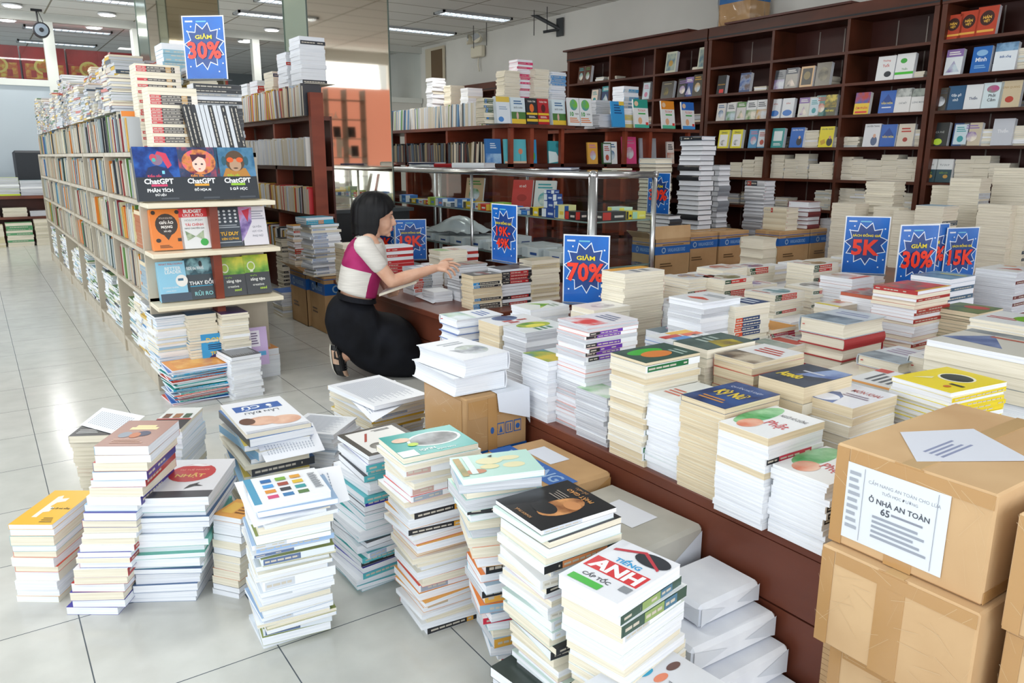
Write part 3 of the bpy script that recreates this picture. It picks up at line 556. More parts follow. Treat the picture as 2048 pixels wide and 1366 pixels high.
QS=[
('the yellow-cover stack at the far left of the floor',[(15,1051),(105,1048),(187,984),(114,978)],.235,(124,1202),dict(top=A['yellow'],topcov=YEL,cov=(WH,'#e9a93a','#8ec4cf','#e6553c',CR),pg=BOTH,t=(.012,.02))),
('the tall floor stack under the brown-pink book',[(196,891),(298,894),(358,844),(268,838)],.475,(242,1231),dict(top=A['pink'],topcov='#a87e72',cov=(WH,CR,'#b3332f','#4a48a0','#7fb0cf'),pg=BOTH,t=(.01,.018),jit=.007,sizes=(1,1.02,1.03),sp=[S('#b3332f',('#b3332f',.5)),S('#4a3f8f',('#4a3f8f',.6)),S('#6fb0d8',('#6fb0d8',.5))])),
('the floor stack under the red-circle book',[(283,990),(407,1003),(463,928),(352,911)],.325,(386,1215),dict(top=A['nhat'],topcov='#e7e8ec',cov=('#8ccdb8',WH,'#6fc0b0','#dfe6ee','#4d6f9a'),pg='w',t=(.008,.016),jit=.006,sizes=(1,.95,.9,1.02))),
('the small dark-cover stack behind the brown-pink one',[(149,872),(210,880),(262,838),(200,828)],.30,(232,985),dict(top=A['trai'],topcov='#26282d',cov=(CR,CR,'#d8b9a8'),pg='c',t=(.012,.018))),
('the black-white cover stack behind the brown-pink one',[(300,855),(352,862),(402,818),(345,812)],.40,None,dict(top=A['mai'],topcov='#dfe3e2',cov=(WH,CR,'#a7c4d8'),pg=BOTH)),
('the floor stack under the mother-and-baby book',[(440,810),(493,870),(615,846),(566,791)],.38,None,dict(top=A['ocu'],topcov='#eef0f5',cov=(WH,'#8fb6d8','#d8c25a','#3d6fae',CR),pg=BOTH,t=(.008,.02),jit=.012,jr=7,ks=(0,2,3),topk=2,sp=[S('#79a9c9',('#79a9c9',.5),('#cfc05a',.3)),S('#3c3f45',('#3c3f45',.8))])),
('the catalogue stack right of the mother-and-baby book',[(590,852),(640,878),(690,846),(640,815)],.31,None,dict(top=A['sheet'],topcov='#eef1f6',cov=(WH,'#b8c8d8'),pg='w',t=(.005,.012),jit=.01,jr=5)),
('the tall white stack topped by a publisher catalogue',[(489,962),(506,1014),(658,984),(633,936)],.44,(530,1299),dict(topk=0,top=A['cat'],topcov='#f3f5f9',cov=(WH,WH,'#d7e0ea','#9cb8d8','#8f9a55',CR),pg=('w','w','w','c'),t=(.006,.017),jit=.013,jr=5,sizes=(1,1.03,1.05),ks=(2,2,3),sp=[S('#9cbade',('#9cbade',.8)),S(WH,('#cfd4dc',.4)),S('#dfe6ee',('#5b6f94',.5))],pk=.3)),
('the short stack in the gap left of the catalogue stack',[(440,1020),(470,1048),(515,1010),(490,995)],.25,(467,1209),dict(topcov='#e8a650',cov=('#33383c',WH,'#d8823a',CR),pg=BOTH,t=(.012,.018),top=[('r',.1,.2,.5,.8,'#efc05a'),('l',.55,.2,.9,.8,4,'#8a5a24')])),
('the stack topped by the book with a dark frame cover',[(679,872),(735,912),(845,888),(801,842)],.43,(715,1185),dict(topk=2,top=A['frame'],topcov='#4a463f',cov=(WH,'#3f3fae','#2aa9a4','#57b6bf','#33383c',WH),pg='w',t=(.008,.016),jit=.009,jr=5,sizes=(1,.97,1.03),sp=[S('#3b3aa5',('#3b3aa5',.95)),S('#59b8c0',('#59b8c0',.9)),S('#33383c',('#33383c',.9)),S(WH,('#a8bcd8',.3))],pk=.35)),
('the stack topped by the turquoise baby-care book',[(762,881),(801,913),(947,894),(905,844)],.51,(846,1262),dict(topk=2,top=A['teal'],topcov='#22a59f',cov=(WH,WH,'#e0574a','#e6a64a',CR),pg=('w','w','c'),t=(.008,.016),jit=.009,jr=5,sizes=(1,.95,1.04),sp=[S('#25262b',('#25262b',.55),('#e0a23a',.1)),S(WH,('#c8a49a',.3)),S(WH,('#c8b8a0',.3)),S('#e65a45',('#e65a45',.7)),S(WH,('#9da6b4',.4))],pk=.3)),
('the stack topped by the mint green book',[(893,919),(929,958),(1092,941),(1047,898)],.53,(990,1331),dict(topk=2,top=A['mint'],topcov=MINT,cov=(MINT,WH,'#9fb8ca','#e9b04a','#f0893c','#4f82c4'),pg=('w','g','c'),t=(.009,.02),jit=.009,jr=6,sizes=(1,.94,.9),sp=[S('#e9b04a',('#e9b04a',.5)),S('#9ab8cc',('#9ab8cc',.6)),S('#22242a',('#22242a',.4),('#e8b83a',.25)),S('#c82f45',('#c82f45',.6)),S('#4bb0cf',('#4bb0cf',.6))],pk=.4)),
('the stack topped by the black book with a bronze face',[(998,999),(1073,1063),(1217,1020),(1148,956)],.50,(1115,1480),dict(top=A['buddha'],topcov='#17191d',cov=(WH,'#cfe3da','#e3c3cd','#2b2d33',WH,CR),pg=('w','c','w'),t=(.008,.017),jit=.01,jr=5,sizes=(1,1.02,1.0),sp=[S('#1a1c20',('#1a1c20',.2),('#d98a55',.6)),S(WH,('#cfd6df',.5)),S('#2b2d33',('#2b2d33',.9)),S(WH,('#e5e2da',.5))],pk=.35,topk=1)),
('the stack topped by the red and white English course book',[(1117,1146),(1228,1219),(1358,1128),(1242,1086)],.44,(1262,1560),dict(top=A['anh'],topcov='#e9ebf1',cov=(WH,'#d6e0da',CR,WH),pg=('c','w'),t=(.010,.018),jit=.006,jr=2.5,sizes=(1,1.04),sp=[S('#3d5a52',('#3d5a52',.3),('#8fa86a',.3),('#4d7a94',.2)),S(WH,('#cdd3da',.4))],pk=.4)),
('the stack under the coloured-dots cover at the bottom edge',[(1150,1385),(1330,1450),(1480,1350),(1290,1300)],.24,None,dict(top=A['dots'],topcov='#dfe1e6',cov=(WH,'#5c6b8f',CR),pg='w',t=(.008,.015),jit=.01)),
('the low dark stack in front of the mint green stack',[(985,1330),(1050,1390),(1120,1345),(1040,1300)],.10,None,dict(topcov='#3a4440',cov=(WH,'#33383c'),pg='w',t=(.010,.015),jit=.008)),
('the white stack under the sheet beside the taped carton',[(667,772),(735,820),(838,795),(775,750)],.37,(745,905) ,dict(top=A['sheet'],topcov='#eef1f6',cov=(WH,CR,'#d8bf5a','#b9c9dc'),pg=BOTH,t=(.008,.016),jit=.008,jr=4,sp=[S(WH,('#9fb4d4',.5)),S('#e2b840',('#e2b840',.4))],pk=.4)),
]
FL={}
LIM['paperback_book']=340
for d,q,z,bs,kw in sorted(QS,key=lambda r:-r[1][1][1]):
    kw['t']=tuple(v*1.4 for v in kw.get('t',(.011,.018)))
    FL[d]=qstack(d,q,z,0,bs,group='books stacked on the floor',**{'name':'paperback_book',**kw})
def sheet(desc,corners,curl=.0,label='',name='paper_sheet',col='#eef0f6',lines=True):
    g=MB();P=[Vector(c) for c in corners];m=M(col,.8)
    f=lambda u,v:tuple((P[0]*(1-u)*(1-v)+P[1]*u*(1-v)+P[2]*u*v+P[3]*(1-u)*v)+Vector((0,0,-curl*(max(0,u-.45)/.55)**2*.12)))
    g.grid(f,12,4,m)
    if lines:
        for i in range(16):
            v=.1+.05*i
            for j in range(2,10):
                u=j/12;a=Vector(f(u,v));b=Vector(f(u+.06,v));c=Vector(f(u+.06,v+.011));d=Vector(f(u,v+.011));h=Vector((0,0,.0006))
                g.add([tuple(a+h),tuple(b+h),tuple(c+h),tuple(d+h)],[(0,1,2,3)],M('#9aa3b4',.8))
    tag(g.obj(name,smooth=True),label,'paper')
sheet('',[atz(160,850,.3015),atz(205,815,.3015),atz(290,832,.3015),atz(240,872,.3015)],0,'white printed sheets lying behind the brown-pink book')
c,ro,a_,b_=FL['the floor stack under the mother-and-baby book']
q=[atz(505,905,.352),atz(640,905,.352),atz(652,860,.356),atz(500,860,.356)]
sheet('',[atz(500,865,.362),atz(532,925,.30),atz(650,900,.30),atz(625,845,.362)],.0,'curled white printed sheet slipping out under the mother and baby book')
sheet('',[atz(468,965,.428),atz(508,1055,.405),atz(700,1000,.405),atz(680,930,.428)],.0,'large printed sheet under the publisher catalogue, drooping over the stack')
sheet('',[atz(684,782,.352),atz(745,845,.348),atz(820,800,.352),atz(790,760,.352)],.0,'printed white sheet draped over the stack by the taped carton')
# ---------- stack at the foot of the cream bookcase ----------
def ax(desc,px,py,z1,a,b,rot,z0,**kw):
    P=atz(px,py,z0 if kw.pop('atbase',True) else z1);ro=math.radians(rot);c=Vector((a/2,b/2,0));c.rotate(Matrix.Rotation(ro,3,'Z'))
    stack(desc,P.x+c.x,P.y+c.y,a,b,ro,z0,z1,**kw)
ax('the colourful picture-book stack at the foot of the cream bookcase',352,812,.175,.30,.21,3,0,cov=('#2f9fd0','#27a6a0','#e0563c','#2a6fc0','#cfd8e0','#b8c4cc'),pg='w',t=(.004,.010),jit=.014,jr=6,topcov='#e8973a',top=[('r',.1,.1,.9,.9,PIC('#d9852e','#f0b860'))],sp=[S('#2f9fd0',('#2f9fd0',.9)),S('#e0563c',('#e0563c',.9)),S('#25a39a',('#25a39a',.95))],pk=.5,group='books at the foot of the cream bookcase')
ax('the dark-topped white stack by the foot of the bookcase',470,800,.215,.15,.2,6,0,cov=(WH,WH,'#dfe2e6'),pg='w',t=(.012,.02),topcov='#3f4349',top=A['sheet'],jit=.008,jr=4,group='books at the foot of the cream bookcase')
ax('the low white stack with an orange top behind it',500,760,.155,.17,.22,3,0,cov=(WH,'#cdd2d8'),pg='w',t=(.02,.05),topcov='#e89a4a',top=[('l',.1,.1,.9,.9,5,'#f4e2c8')],jit=.002,group='books at the foot of the cream bookcase')
ax('the tall white stack under the cream ledges, left one',322,752,.40,.145,.21,2,.10,cov=(WH,'#9cc0dc',WH),pg=('w','w','c'),t=(.008,.014),topcov='#28475c',jit=.005,group='books under the cream ledges')
ax('the cream-edged stack under the ledges, left of the brown post',385,748,.40,.14,.2,1,.10,cov=(CR,'#3f8fc0'),pg='c',t=(.012,.018),topcov='#1f5f92',jit=.006,group='books under the cream ledges')
ax('the stack under the ledges right of the brown post',452,745,.40,.135,.2,1,.10,cov=(CR,WH),pg='c',t=(.012,.02),topcov='#56467a',jit=.005,group='books under the cream ledges')
# ================= books on the tables =================
PK=[S(WH,('#4b2a86',.25),('#8a3fb0',.35))]
def art_land(a,b,c='#8f9aa8',txt='#b5483c',tx=None):
    L=[('r',0,0,1,.42,PIC(a,b,c,9)),('l',.25,.55,.9,.85,3,txt)]
    if tx: L[1]=('t',tx,.55,.7,.2,.8,.02,txt)
    return L
ar=art_land
TS=[
('T1','the leftmost white hardcover stack on the near table',914,640,.60,dict(a=.2,b=.13,pg='w',hard=True,cov=('#6f86b8',WH),t=(.025,.032),top=ar('#6b9ac0','#dbe6ee','#a9c6b0','#4f6fae'),topcov='#e9eef2')),
('T2','the cream stack with a blue-black ink cover',998,652,.60,dict(pg='b',cov=(CR,),t=(.02,.026),top=[('e',.25,.45,.3,.25,PIC('#1d2f52','#5d7ca8')),('r',.55,.25,.7,.45,'#b0443a'),('r',.75,.3,.9,.5,'#b0443a'),('r',.58,.55,.7,.75,'#b0443a')],topcov='#e6e9ec',topk=3)),
('T3','the green-yellow cover stack on the near table',1051,666,.60,dict(pg='g',cov=(WH,),t=(.014,.02),top=[('e',.3,.5,.3,.34,PIC('#3f8a34','#c9d24a')),('e',.4,.5,.16,.2,'#e2dc58'),('l',.62,.3,.92,.7,3,'#3f7f62')],topcov='#dfe6e8',topk=3)),
('T4','the blue-yellow landscape cover stack at the table edge',1096,724,.57,dict(pg='w',cov=(WH,),t=(.012,.016),top=ar('#4f7fb8','#d8c24a','#7aa04a','#4f6f9a'),topcov='#dfe8ee',topk=3)),
('T5','the tallest front stack with purple spine labels',1173,653,.70,dict(pg=('g','w'),cov=(WH,WH,'#e9b0a8'),t=(.010,.015),top=ar('#b8b4c8','#e0433f','#ece6ea','#7f86a0'),topcov='#ece9ee',sp=[S(WH,('#26262c',.2),('#6a34a8',.45))],pk=.4)),
('T6','the short grey-edged stack in front of the purple-label stack',1214,797,.52,dict(pg='g',cov=(WH,'#d5dadf'),t=(.010,.016),top=ar('#3f8a4a','#e8efe8','#aacfa8','#8a9aa8'),topcov='#e4e8ec')),
('T7','the tall cream stack with a dark green vegetable cover',1292,726,.66,dict(a=.2,b=.135,pg=('b','c'),cov=(CR,WH),t=(.014,.02),top=[('r',0,0,1,1,PIC('#2f4a44','#3f5c52')),('e',.35,.4,.2,.3,'#3fae3c'),('e',.6,.45,.22,.25,'#d9803a'),('l',.5,.7,.9,.9,2,'#9fb4ac')],topcov='#344f48',topk=3,sp=[S(WH,('#1f6b3f',.75)),],pk=.12,drift=(0,0))),
('T8','the pale green leaf cover stack beside the dark blue book',1375,812,.58,dict(a=.18,pg='w',cov=(WH,'#dbe4e4'),t=(.010,.016),top=[('p',[(.4,.3),(.8,.6),(1,1),(.5,.8)],PIC('#6fb04a','#cfe6a8')),('l',.1,.2,.5,.5,3,'#cf6a5a')],topcov='#eef1f0',topk=3)),
('T9','the cream stack under the dark blue yellow-lettered book',1450,818,.61,dict(pg='b',cov=(CR,),t=(.011,.015),top=[('r',0,0,1,1,PIC('#1c2c58','#2f5490')),('t','Kỳ Nữ',.5,.5,.3,.6,.04,'#e6c93a'),('t','QUẨN HỒ ĐIỆP',.5,.8,.1,.7,.01,'#c5cbe0'),('l',.2,.12,.75,.28,2,'#c88a4a')],topcov='#223463',topk=3)),
('T10','the stack under the red-spined green lotus book',1537,877,.59,dict(pg=('w','w','b'),cov=(WH,),t=(.012,.018),top=[('e',.18,.55,.22,.42,PIC('#2f9e4a','#a8dcae')),('e',.34,.25,.18,.18,PIC('#e07a5a','#f4c8b0')),('t','Phật',.68,.42,.24,.4,.01,'#cf4a52'),('t','NGƯỜI VÔ CƯỜNG',.66,.76,.1,.5,.01,'#4a4d55')],topcov='#f1f3f5',sp=[S(WH,('#22242a',.2),('#c8334f',.55))],pk=.08)),
('T11','the stack under the second lotus book, against the cartons',1658,970,.53,dict(a=.19,pg='w',cov=(WH,),t=(.011,.015),top=[('e',.2,.6,.24,.4,PIC('#2f9e4a','#a8dcae')),('e',.36,.25,.2,.18,PIC('#e07a5a','#f4c8b0')),('t','Phật',.68,.42,.24,.4,.01,'#cf4a52')],topcov='#f1f3f5',sp=[S(WH,('#22242a',.2),('#d8a84a',.1))],pk=.35)),
('T12','the cream stack under the white-grey landscape cover',1508,728,.64,dict(a=.215,pg='b',cov=(CR,'#c0473a'),t=(.02,.028),top=ar('#2f4450','#c9bda8','#6b5a4a','#b8493f'),topcov='#e8e9ea',topk=3)),
('T13','the dark green field cover stack behind the vegetable cover',1415,700,.65,dict(a=.205,b=.13,pg='c',cov=(CR,),t=(.018,.026),top=[('r',0,0,1,1,PIC('#3d5450','#586b66')),('p',[(.4,.4),(1,.3),(1,.75),(.6,.8)],PIC('#7a6a44','#b8a83c')),('l',.15,.3,.5,.7,3,'#a8b8b0')],topcov='#45605a',topk=3)),
('T14','the stack under the curled dark blue book',1609,775,.63,dict(a=.2,pg='b',cov=(CR,'#3a3d42'),t=(.028,.034),top=[('r',0,0,1,1,PIC('#252e3c','#3f4a5c')),('p',[(.35,.4),(.6,1),(1,1),(1,.6)],PIC('#2f4f92','#8fa4cc')),('t','Azedo',.35,.35,.22,.5,.04,'#e4c92f'),('l',.3,.6,.75,.7,1,'#c8ccd8')],topcov='#2c3544',topk=3)),
('T15','the stack topped by the white book with a blue wave',1706,817,.60,dict(a=.19,pg=('b','c'),cov=(CR,WH),t=(.02,.028),top=[('p',[(0,0),(.6,0),(.5,.35),(.3,.5),(0,.35)],PIC('#27437c','#5b7cb8')),('e',.3,.18,.25,.16,'#e5e8f4'),('t','MÓN KHAI',.65,.72,.16,.55,.01,'#b8584f'),('l',.4,.4,.9,.56,2,'#9a8a9a')],topcov='#e8e9f0',topk=3,sp=[S('#2a2c30',('#2a2c30',.8))],pk=.2)),
('T16','the stack under the bright yellow book',1902,786,.63,dict(a=.215,b=.16,rot=-8,pg='w',cov=(WH,'#e9d84a'),t=(.008,.014),top=[('e',.52,.62,.27,.2,'#f2f0d8'),('e',.52,.62,.24,.16,PIC('#1f2a22','#3f4a3c')),('p',[(.15,.2),(.35,.35),(.3,.45),(.2,.3)],'#efe9b0'),('r',.68,.3,.9,.36,'#3a3a24'),('e',.75,.2,.05,.05,'#c86a24')],topcov='#f3dc1c',topk=3,sp=[S('#e8cf1a',('#e8cf1a',.95))],pk=.35)),
('T17','the stack with an orange-striped white cover beside the yellow book',1779,781,.57,dict(a=.19,pg='w',cov=(WH,),t=(.010,.015),top=[('r',0,0,.1,1,'#e39a3c'),('l',.25,.2,.8,.8,4,'#5a6068'),('r',.8,.7,1,1,'#c8483f')],topcov='#eceef0',topk=0)),
('T18','the three red-edged hardcovers in the middle of the tables',1692,649,.62,dict(a=.245,b=.18,pg='c',hard=True,cov=('#b03a3c',),t=(.034,.04),top=[('r',0,0,1,.45,PIC('#4f6172','#93a5b2')),('r',0,.45,1,1,'#c3ced8'),('l',.2,.6,.9,.85,2,'#8a96b8')],topcov='#b9c4ce')),
('T19','the low red-edged hardcover pair before the three others',1802,728,.55,dict(a=.22,b=.15,rot=-3,pg='c',hard=True,cov=('#b03a3c','#b8332f'),t=(.04,.05),top=[('r',0,0,1,.4,PIC('#4f6172','#93a5b2')),('l',.15,.5,.9,.85,3,'#9a8aa8')],topcov='#c6cfd8')),
('T20','the bold-lettered white hardcover pair near the right edge',1915,730,.57,dict(a=.2,b=.15,pg='c',hard=True,cov=('#e2e2e0','#41464c'),t=(.04,.05),top=[('t','ĐÊM TRĂNG',.6,.6,.3,.6,.04,'#2c3f5c'),('l',.15,.15,.9,.3,2,'#8f98a2')],topcov='#e4e6e8')),
('T23','the tall stack under the red comics',1836,583,.70,dict(a=.235,b=.17,pg=('w','w','c'),cov=(WH,'#d9a99a'),t=(.010,.016),top=[('r',0,.0,1,.08,'#e8b92f'),('r',.05,.1,.95,.95,PIC('#b8232f','#d8483c','#8a6a5a'))],topcov='#c82a32',topk=0,sp=[S('#a82f2c',('#a82f2c',.75)),S('#a82f2c',('#a82f2c',.75)),S('#d9952f',('#d9952f',.3),('#a82f2c',.5))],pk=.35)),
('T24','the stack topped by a slate-blue book behind the red comics',1902,559,.68,dict(a=.21,b=.17,pg='w',cov=('#6f8ea4',WH),t=(.015,.022),top=[('r',0,0,1,1,PIC('#3f6f92','#7aa4c0')),('l',.3,.6,.95,.8,1,'#d8c94a')],topcov='#5586a8',sp=[S('#3f5f78',('#3f5f78',.9)),S('#d8903a',('#d8903a',.4))],pk=.5)),
('U1','the orange-white cover stack right of the 70% sign',1250,548,.72,dict(a=.22,b=.14,pg='c',cov=(CR,),t=(.010,.014),top=[('r',0,0,.4,1,'#e8a93c'),('l',.5,.3,.9,.8,2,'#8a8f98')],topcov='#ece9e2',topk=3,sp=[S('#b8342c',('#b8342c',.8))],pk=0)),
('U2','the white stack with red spines right of the 70% sign',1259,575,.60,dict(a=.2,b=.14,pg='c',cov=(CR,WH),t=(.014,.02),top=[('e',.4,.5,.35,.3,PIC('#c0483c','#d8c4b4'))],topcov='#e6e0da',sp=[S('#b8342c',('#b8342c',.5),('#333',.2))],pk=.3)),
('U3','the line-drawing cover stack beneath the 70% sign',1188,621,.60,dict(a=.19,b=.135,pg='c',cov=(WH,),t=(.02,.03),top=[('e',.55,.5,.3,.28,PIC('#8f8a94','#e2e0e2',s=25)),],topcov='#e9e8e4',topk=3)),
('U4','the green-ribbon cover stack left of the 70% sign',1061,620,.57,dict(a=.2,b=.14,pg='w',cov=(WH,),t=(.010,.015),top=[('p',[(.05,.3),(.5,.5),(.9,.3),(.5,.75)],PIC('#5f9e34','#b8d84a')),('l',.55,.6,.9,.85,2,'#8aa08a')],topcov='#e8edea',topk=3)),
('U5','the white stack with blue spine corners behind the multicoloured cover',1347,610,.58,dict(a=.18,b=.14,pg='w',cov=(WH,),t=(.02,.03),top=[('e',.5,.5,.3,.25,PIC('#b8a8a4','#e2dcd8'))],topcov='#e6eaee',topk=3)),
('U6','the white stack with a red sports car cover',1405,606,.68,dict(a=.2,b=.16,pg=('w','g'),cov=(WH,),t=(.012,.018),top=[('p',[(.2,.3),(.5,.45),(.8,.35),(.8,.28),(.4,.22)],'#cf5a48'),('l',.3,.6,.9,.8,2,'#9aa0a8')],topcov='#e6e9ec',topk=3)),
('U7','the cream stack with navy and orange spine labels',1472,614,.655,dict(a=.19,b=.155,pg='c',cov=(CR,),t=(.016,.022),top=[('r',.35,.45,1,1,'#24406e'),('l',.4,.55,.9,.9,2,'#cfd8e6'),('e',.4,.3,.3,.2,PIC('#4f6a34','#b8744a'))],topcov='#e6e6e0',sp=[S(CR,('#d8502f',.2),('#24406e',.5))],pk=.55)),
('U8','the low slate-grey book pile between the purple-label and navy-label stacks',1345,672,.53,dict(a=.17,b=.14,pg='w',cov=('#6f8494',),t=(.015,.02),top=[('e',.4,.6,.3,.2,'#c0a8b8')],topcov='#607888',topk=3)),
('U9','the white stack with a yellow, orange and blue chequered cover',1349,687,.60,dict(a=.2,b=.13,pg='w',cov=(WH,'#4f82c4'),t=(.008,.013),top=[('r',.05,.4,.35,.9,'#e8b52f'),('r',.35,.55,.6,.95,'#e0632f'),('r',.3,.1,.55,.5,'#c8403a'),('r',.55,.2,.8,.55,'#4f8fd0'),('t','MÁY TÍNH',.75,.75,.15,.4,.01,'#4a4f58')],topcov='#e8ecee',topk=3)),
('G2','the white and red stack below the 5K sign',1705,559,.62,dict(a=.18,b=.17,pg='w',cov=(WH,'#d9a99a'),t=(.012,.018),top=[('e',.4,.5,.35,.3,PIC('#b8907a','#e6e0da')),('r',.8,.1,.95,.95,'#c8573c')],topcov='#e6e2de')),
('G3','the orange-red comic cover stack left of the red comics',1753,594,.62,dict(a=.19,b=.16,pg='w',cov=(WH,'#c86a4a'),t=(.014,.02),top=[('r',0,0,1,.15,'#e8a92f'),('r',0,.15,1,1,PIC('#7a5a4c','#c04a34','#a8a49c'))],topcov='#b8604a',topk=0)),
('G4','the low stack with a yellow-edged cover behind the red-edged hardcovers',1677,614,.58,dict(a=.15,b=.11,pg='c',cov=('#b88a4a',CR),t=(.014,.02),top=[('r',0,0,.16,1,'#ecd92f'),('r',.5,.4,.8,.8,PIC('#c8503c','#e8c8b0')),('r',.85,.2,1,1,'#e8a04a')],topcov='#e8e4dc',topk=0)),
('G8','the red-lettered cover pile left of the red-edged hardcovers',1567,698,.52,dict(a=.2,b=.14,pg='c',cov=(CR,),t=(.02,.03),top=[('r',.0,0,1,.4,PIC('#7f9a94','#b0b8b0')),('r',.1,.45,.9,.72,'#c4503f'),('t','TRUYỆN',.5,.85,.16,.7,.02,'#9aa0a8')],topcov='#e2e4e2',topk=3)),
('G9','the crimson-spined mixed pile behind the navy-label stack',1545,660,.55,dict(a=.14,b=.12,pg='c',cov=(WH,CR),t=(.008,.013),topcov='#e2a04a',sp=[S('#b0284a',('#1f6b4f',.1),('#b0284a',.6))],pk=.4)),
('G10','the dark green-red cover stack right of the red comics',1957,628,.62,dict(a=.19,b=.16,pg='b',cov=('#3f5a44',CR),t=(.010,.016),top=[('r',0,0,1,1,PIC('#2a4a34','#6a7a2f','#3f6a3a')),('e',.6,.65,.28,.18,'#c03f3a')],topcov='#31503a',topk=3,sp=[S('#8a4a3a',('#8a4a3a',.9))],pk=.2)),
('G13','the small red book pile right of the slate-blue stack',1951,584,.54,dict(a=.2,b=.16,pg='w',cov=('#b03034',),t=(.016,.022),top=[('r',0,.0,1,.5,'#d86a5a'),('l',.3,.6,.9,.8,1,'#e8e4dc')],topcov='#7a3a34',sp=[S('#b01f2f',('#b01f2f',.95))],pk=1)),
('G14','the white stack with dark red spines at the right edge',2035,545,.70,dict(a=.22,b=.17,pg='g',cov=(WH,),t=(.012,.018),top=[('p',[(.3,.3),(.9,.4),(.7,.6)],'#c8574a'),('r',.2,.8,.5,.9,'#e0953a')],topcov='#e6e8e8',sp=[S('#6a2a2c',('#6a2a2c',.95))],pk=.5)),
('G11','the lime-circle cover stack at the right edge',2060,655,.66,dict(a=.22,b=.18,pg='c',cov=(WH,'#c8ccd0'),t=(.010,.016),top=[('e',.7,.6,.25,.25,'#6fae24'),('l',.1,.3,.6,.5,2,'#b8484f')],topcov='#e4e8ea',topk=3)),
('G12','the big landscape-format stack with mountains at the right edge',2085,722,.66,dict(a=.26,b=.30,pg=('c','w'),cov=('#cfcabc','#5c7a94'),t=(.03,.045),top=[('p',[(0,.3),(.3,.8),(.6,.2)],PIC('#4a5f92','#7f90b8')),('r',0,.82,1,1,PIC('#6f7a84','#a3a8a8')),('l',.3,.65,.9,.78,1,'#b8604f')],topcov='#d4d2c8',topk=3)),
]
F=[('F1',1377,560,.62),('F2',1449,561,.62),('F3',1446,541,.62),('F3b',1499,537,.60),('F5',1500,574,.56),('F6',1550,591,.60),('F7',1626,578,.56),('G1',1628,531,.64),('F9',1330,563,.58)]
WC=['with a blue figure','with a green landscape','with a red banner','with an orange portrait','with a purple sky','with a teal figure','with a dark figure','with a brown animal','with a grey castle','with a green field','with a pale blue hill','with a yellow flower']
WP=[('#3f4f92','#b8c4d8','#c8a87a'),('#6a7a44','#d8d8c8','#8f7a5a'),('#c04a3a','#e6dcd4','#b88a74'),('#b8603a','#ece2d8','#7a6a94'),('#6a5a92','#e0dce6','#9a86b0'),('#3a7a84','#dde6e8','#7fa0a8'),('#3a3a44','#dcdce0','#7f8088'),('#7a5a3a','#e6e0d4','#a88a64'),('#6a707a','#e2e4e6','#9aa0a6'),('#4a7a3a','#e4e8dc','#8fae6a'),('#6f9ac0','#e8eef2','#a8c4d8'),('#d8a82f','#f0ead0','#e0c46a')]
for i,(n,x,y,z) in enumerate(F):
    TS.append((n,'the low far comic stack '+WC[i]+' cover',x,y,z,dict(a=.21,b=.16,rot=rnd.uniform(-6,6),pg='c',cov=(CR,WH),t=(.012,.018),top=[('e',.45,.5,.35,.32,PIC(*WP[i],s=22)),('l',.3,.8,.9,.9,1,'#c04a3a')],topcov='#e8e8e4',topk=1 if i%2 else 3,sp=[S(CR,('#1f4a34',.2),('#c8342f',.5))],pk=.3)))
for n,d,x,y,z,kw in TS: nstack(d,x,y,z,group='books stacked on the near tables',**{'name':'comic_book' if n[0] in 'FG' else 'softcover_book',**kw} if not kw.get('hard') else kw)
# filler stacks whose tops show only in part: front row gaps and the hidden bases
HV=[('the hidden white stack between the ribbon cover and the ink cover',1.66,2.05,.50),('the hidden stack behind the dark green field cover',1.70,1.62,.48),('the hidden pile behind the blue-wave book',1.95,1.25,.46),('the hidden pile behind the curled blue book',2.2,1.3,.50),('the hidden pile left of the red-edged hardcovers',2.3,1.75,.50),('the hidden pile under the comic stacks, left one',2.45,2.4,.50),('the hidden pile under the comic stacks, right one',2.75,1.95,.50),('the hidden pile left of the chequered cover',1.82,1.86,.50),('the hidden pile near the right cartons',2.15,.8,.5),('the hidden pile behind the yellow book',2.35,1.05,.5)]
HVP=[(x,y,z) for d,x,y,z in HV]+[(3.22+.27*i+.05*(j%2),2.72+.17*j,.44+.05*((i*3+j*5)%3)) for i in range(6) for j in range(4) if not (i==0 and j>2)]+[(4.0+.25*i,1.2+.2*j,.45+.04*((i+j)%3)) for i in range(3) for j in range(4)]
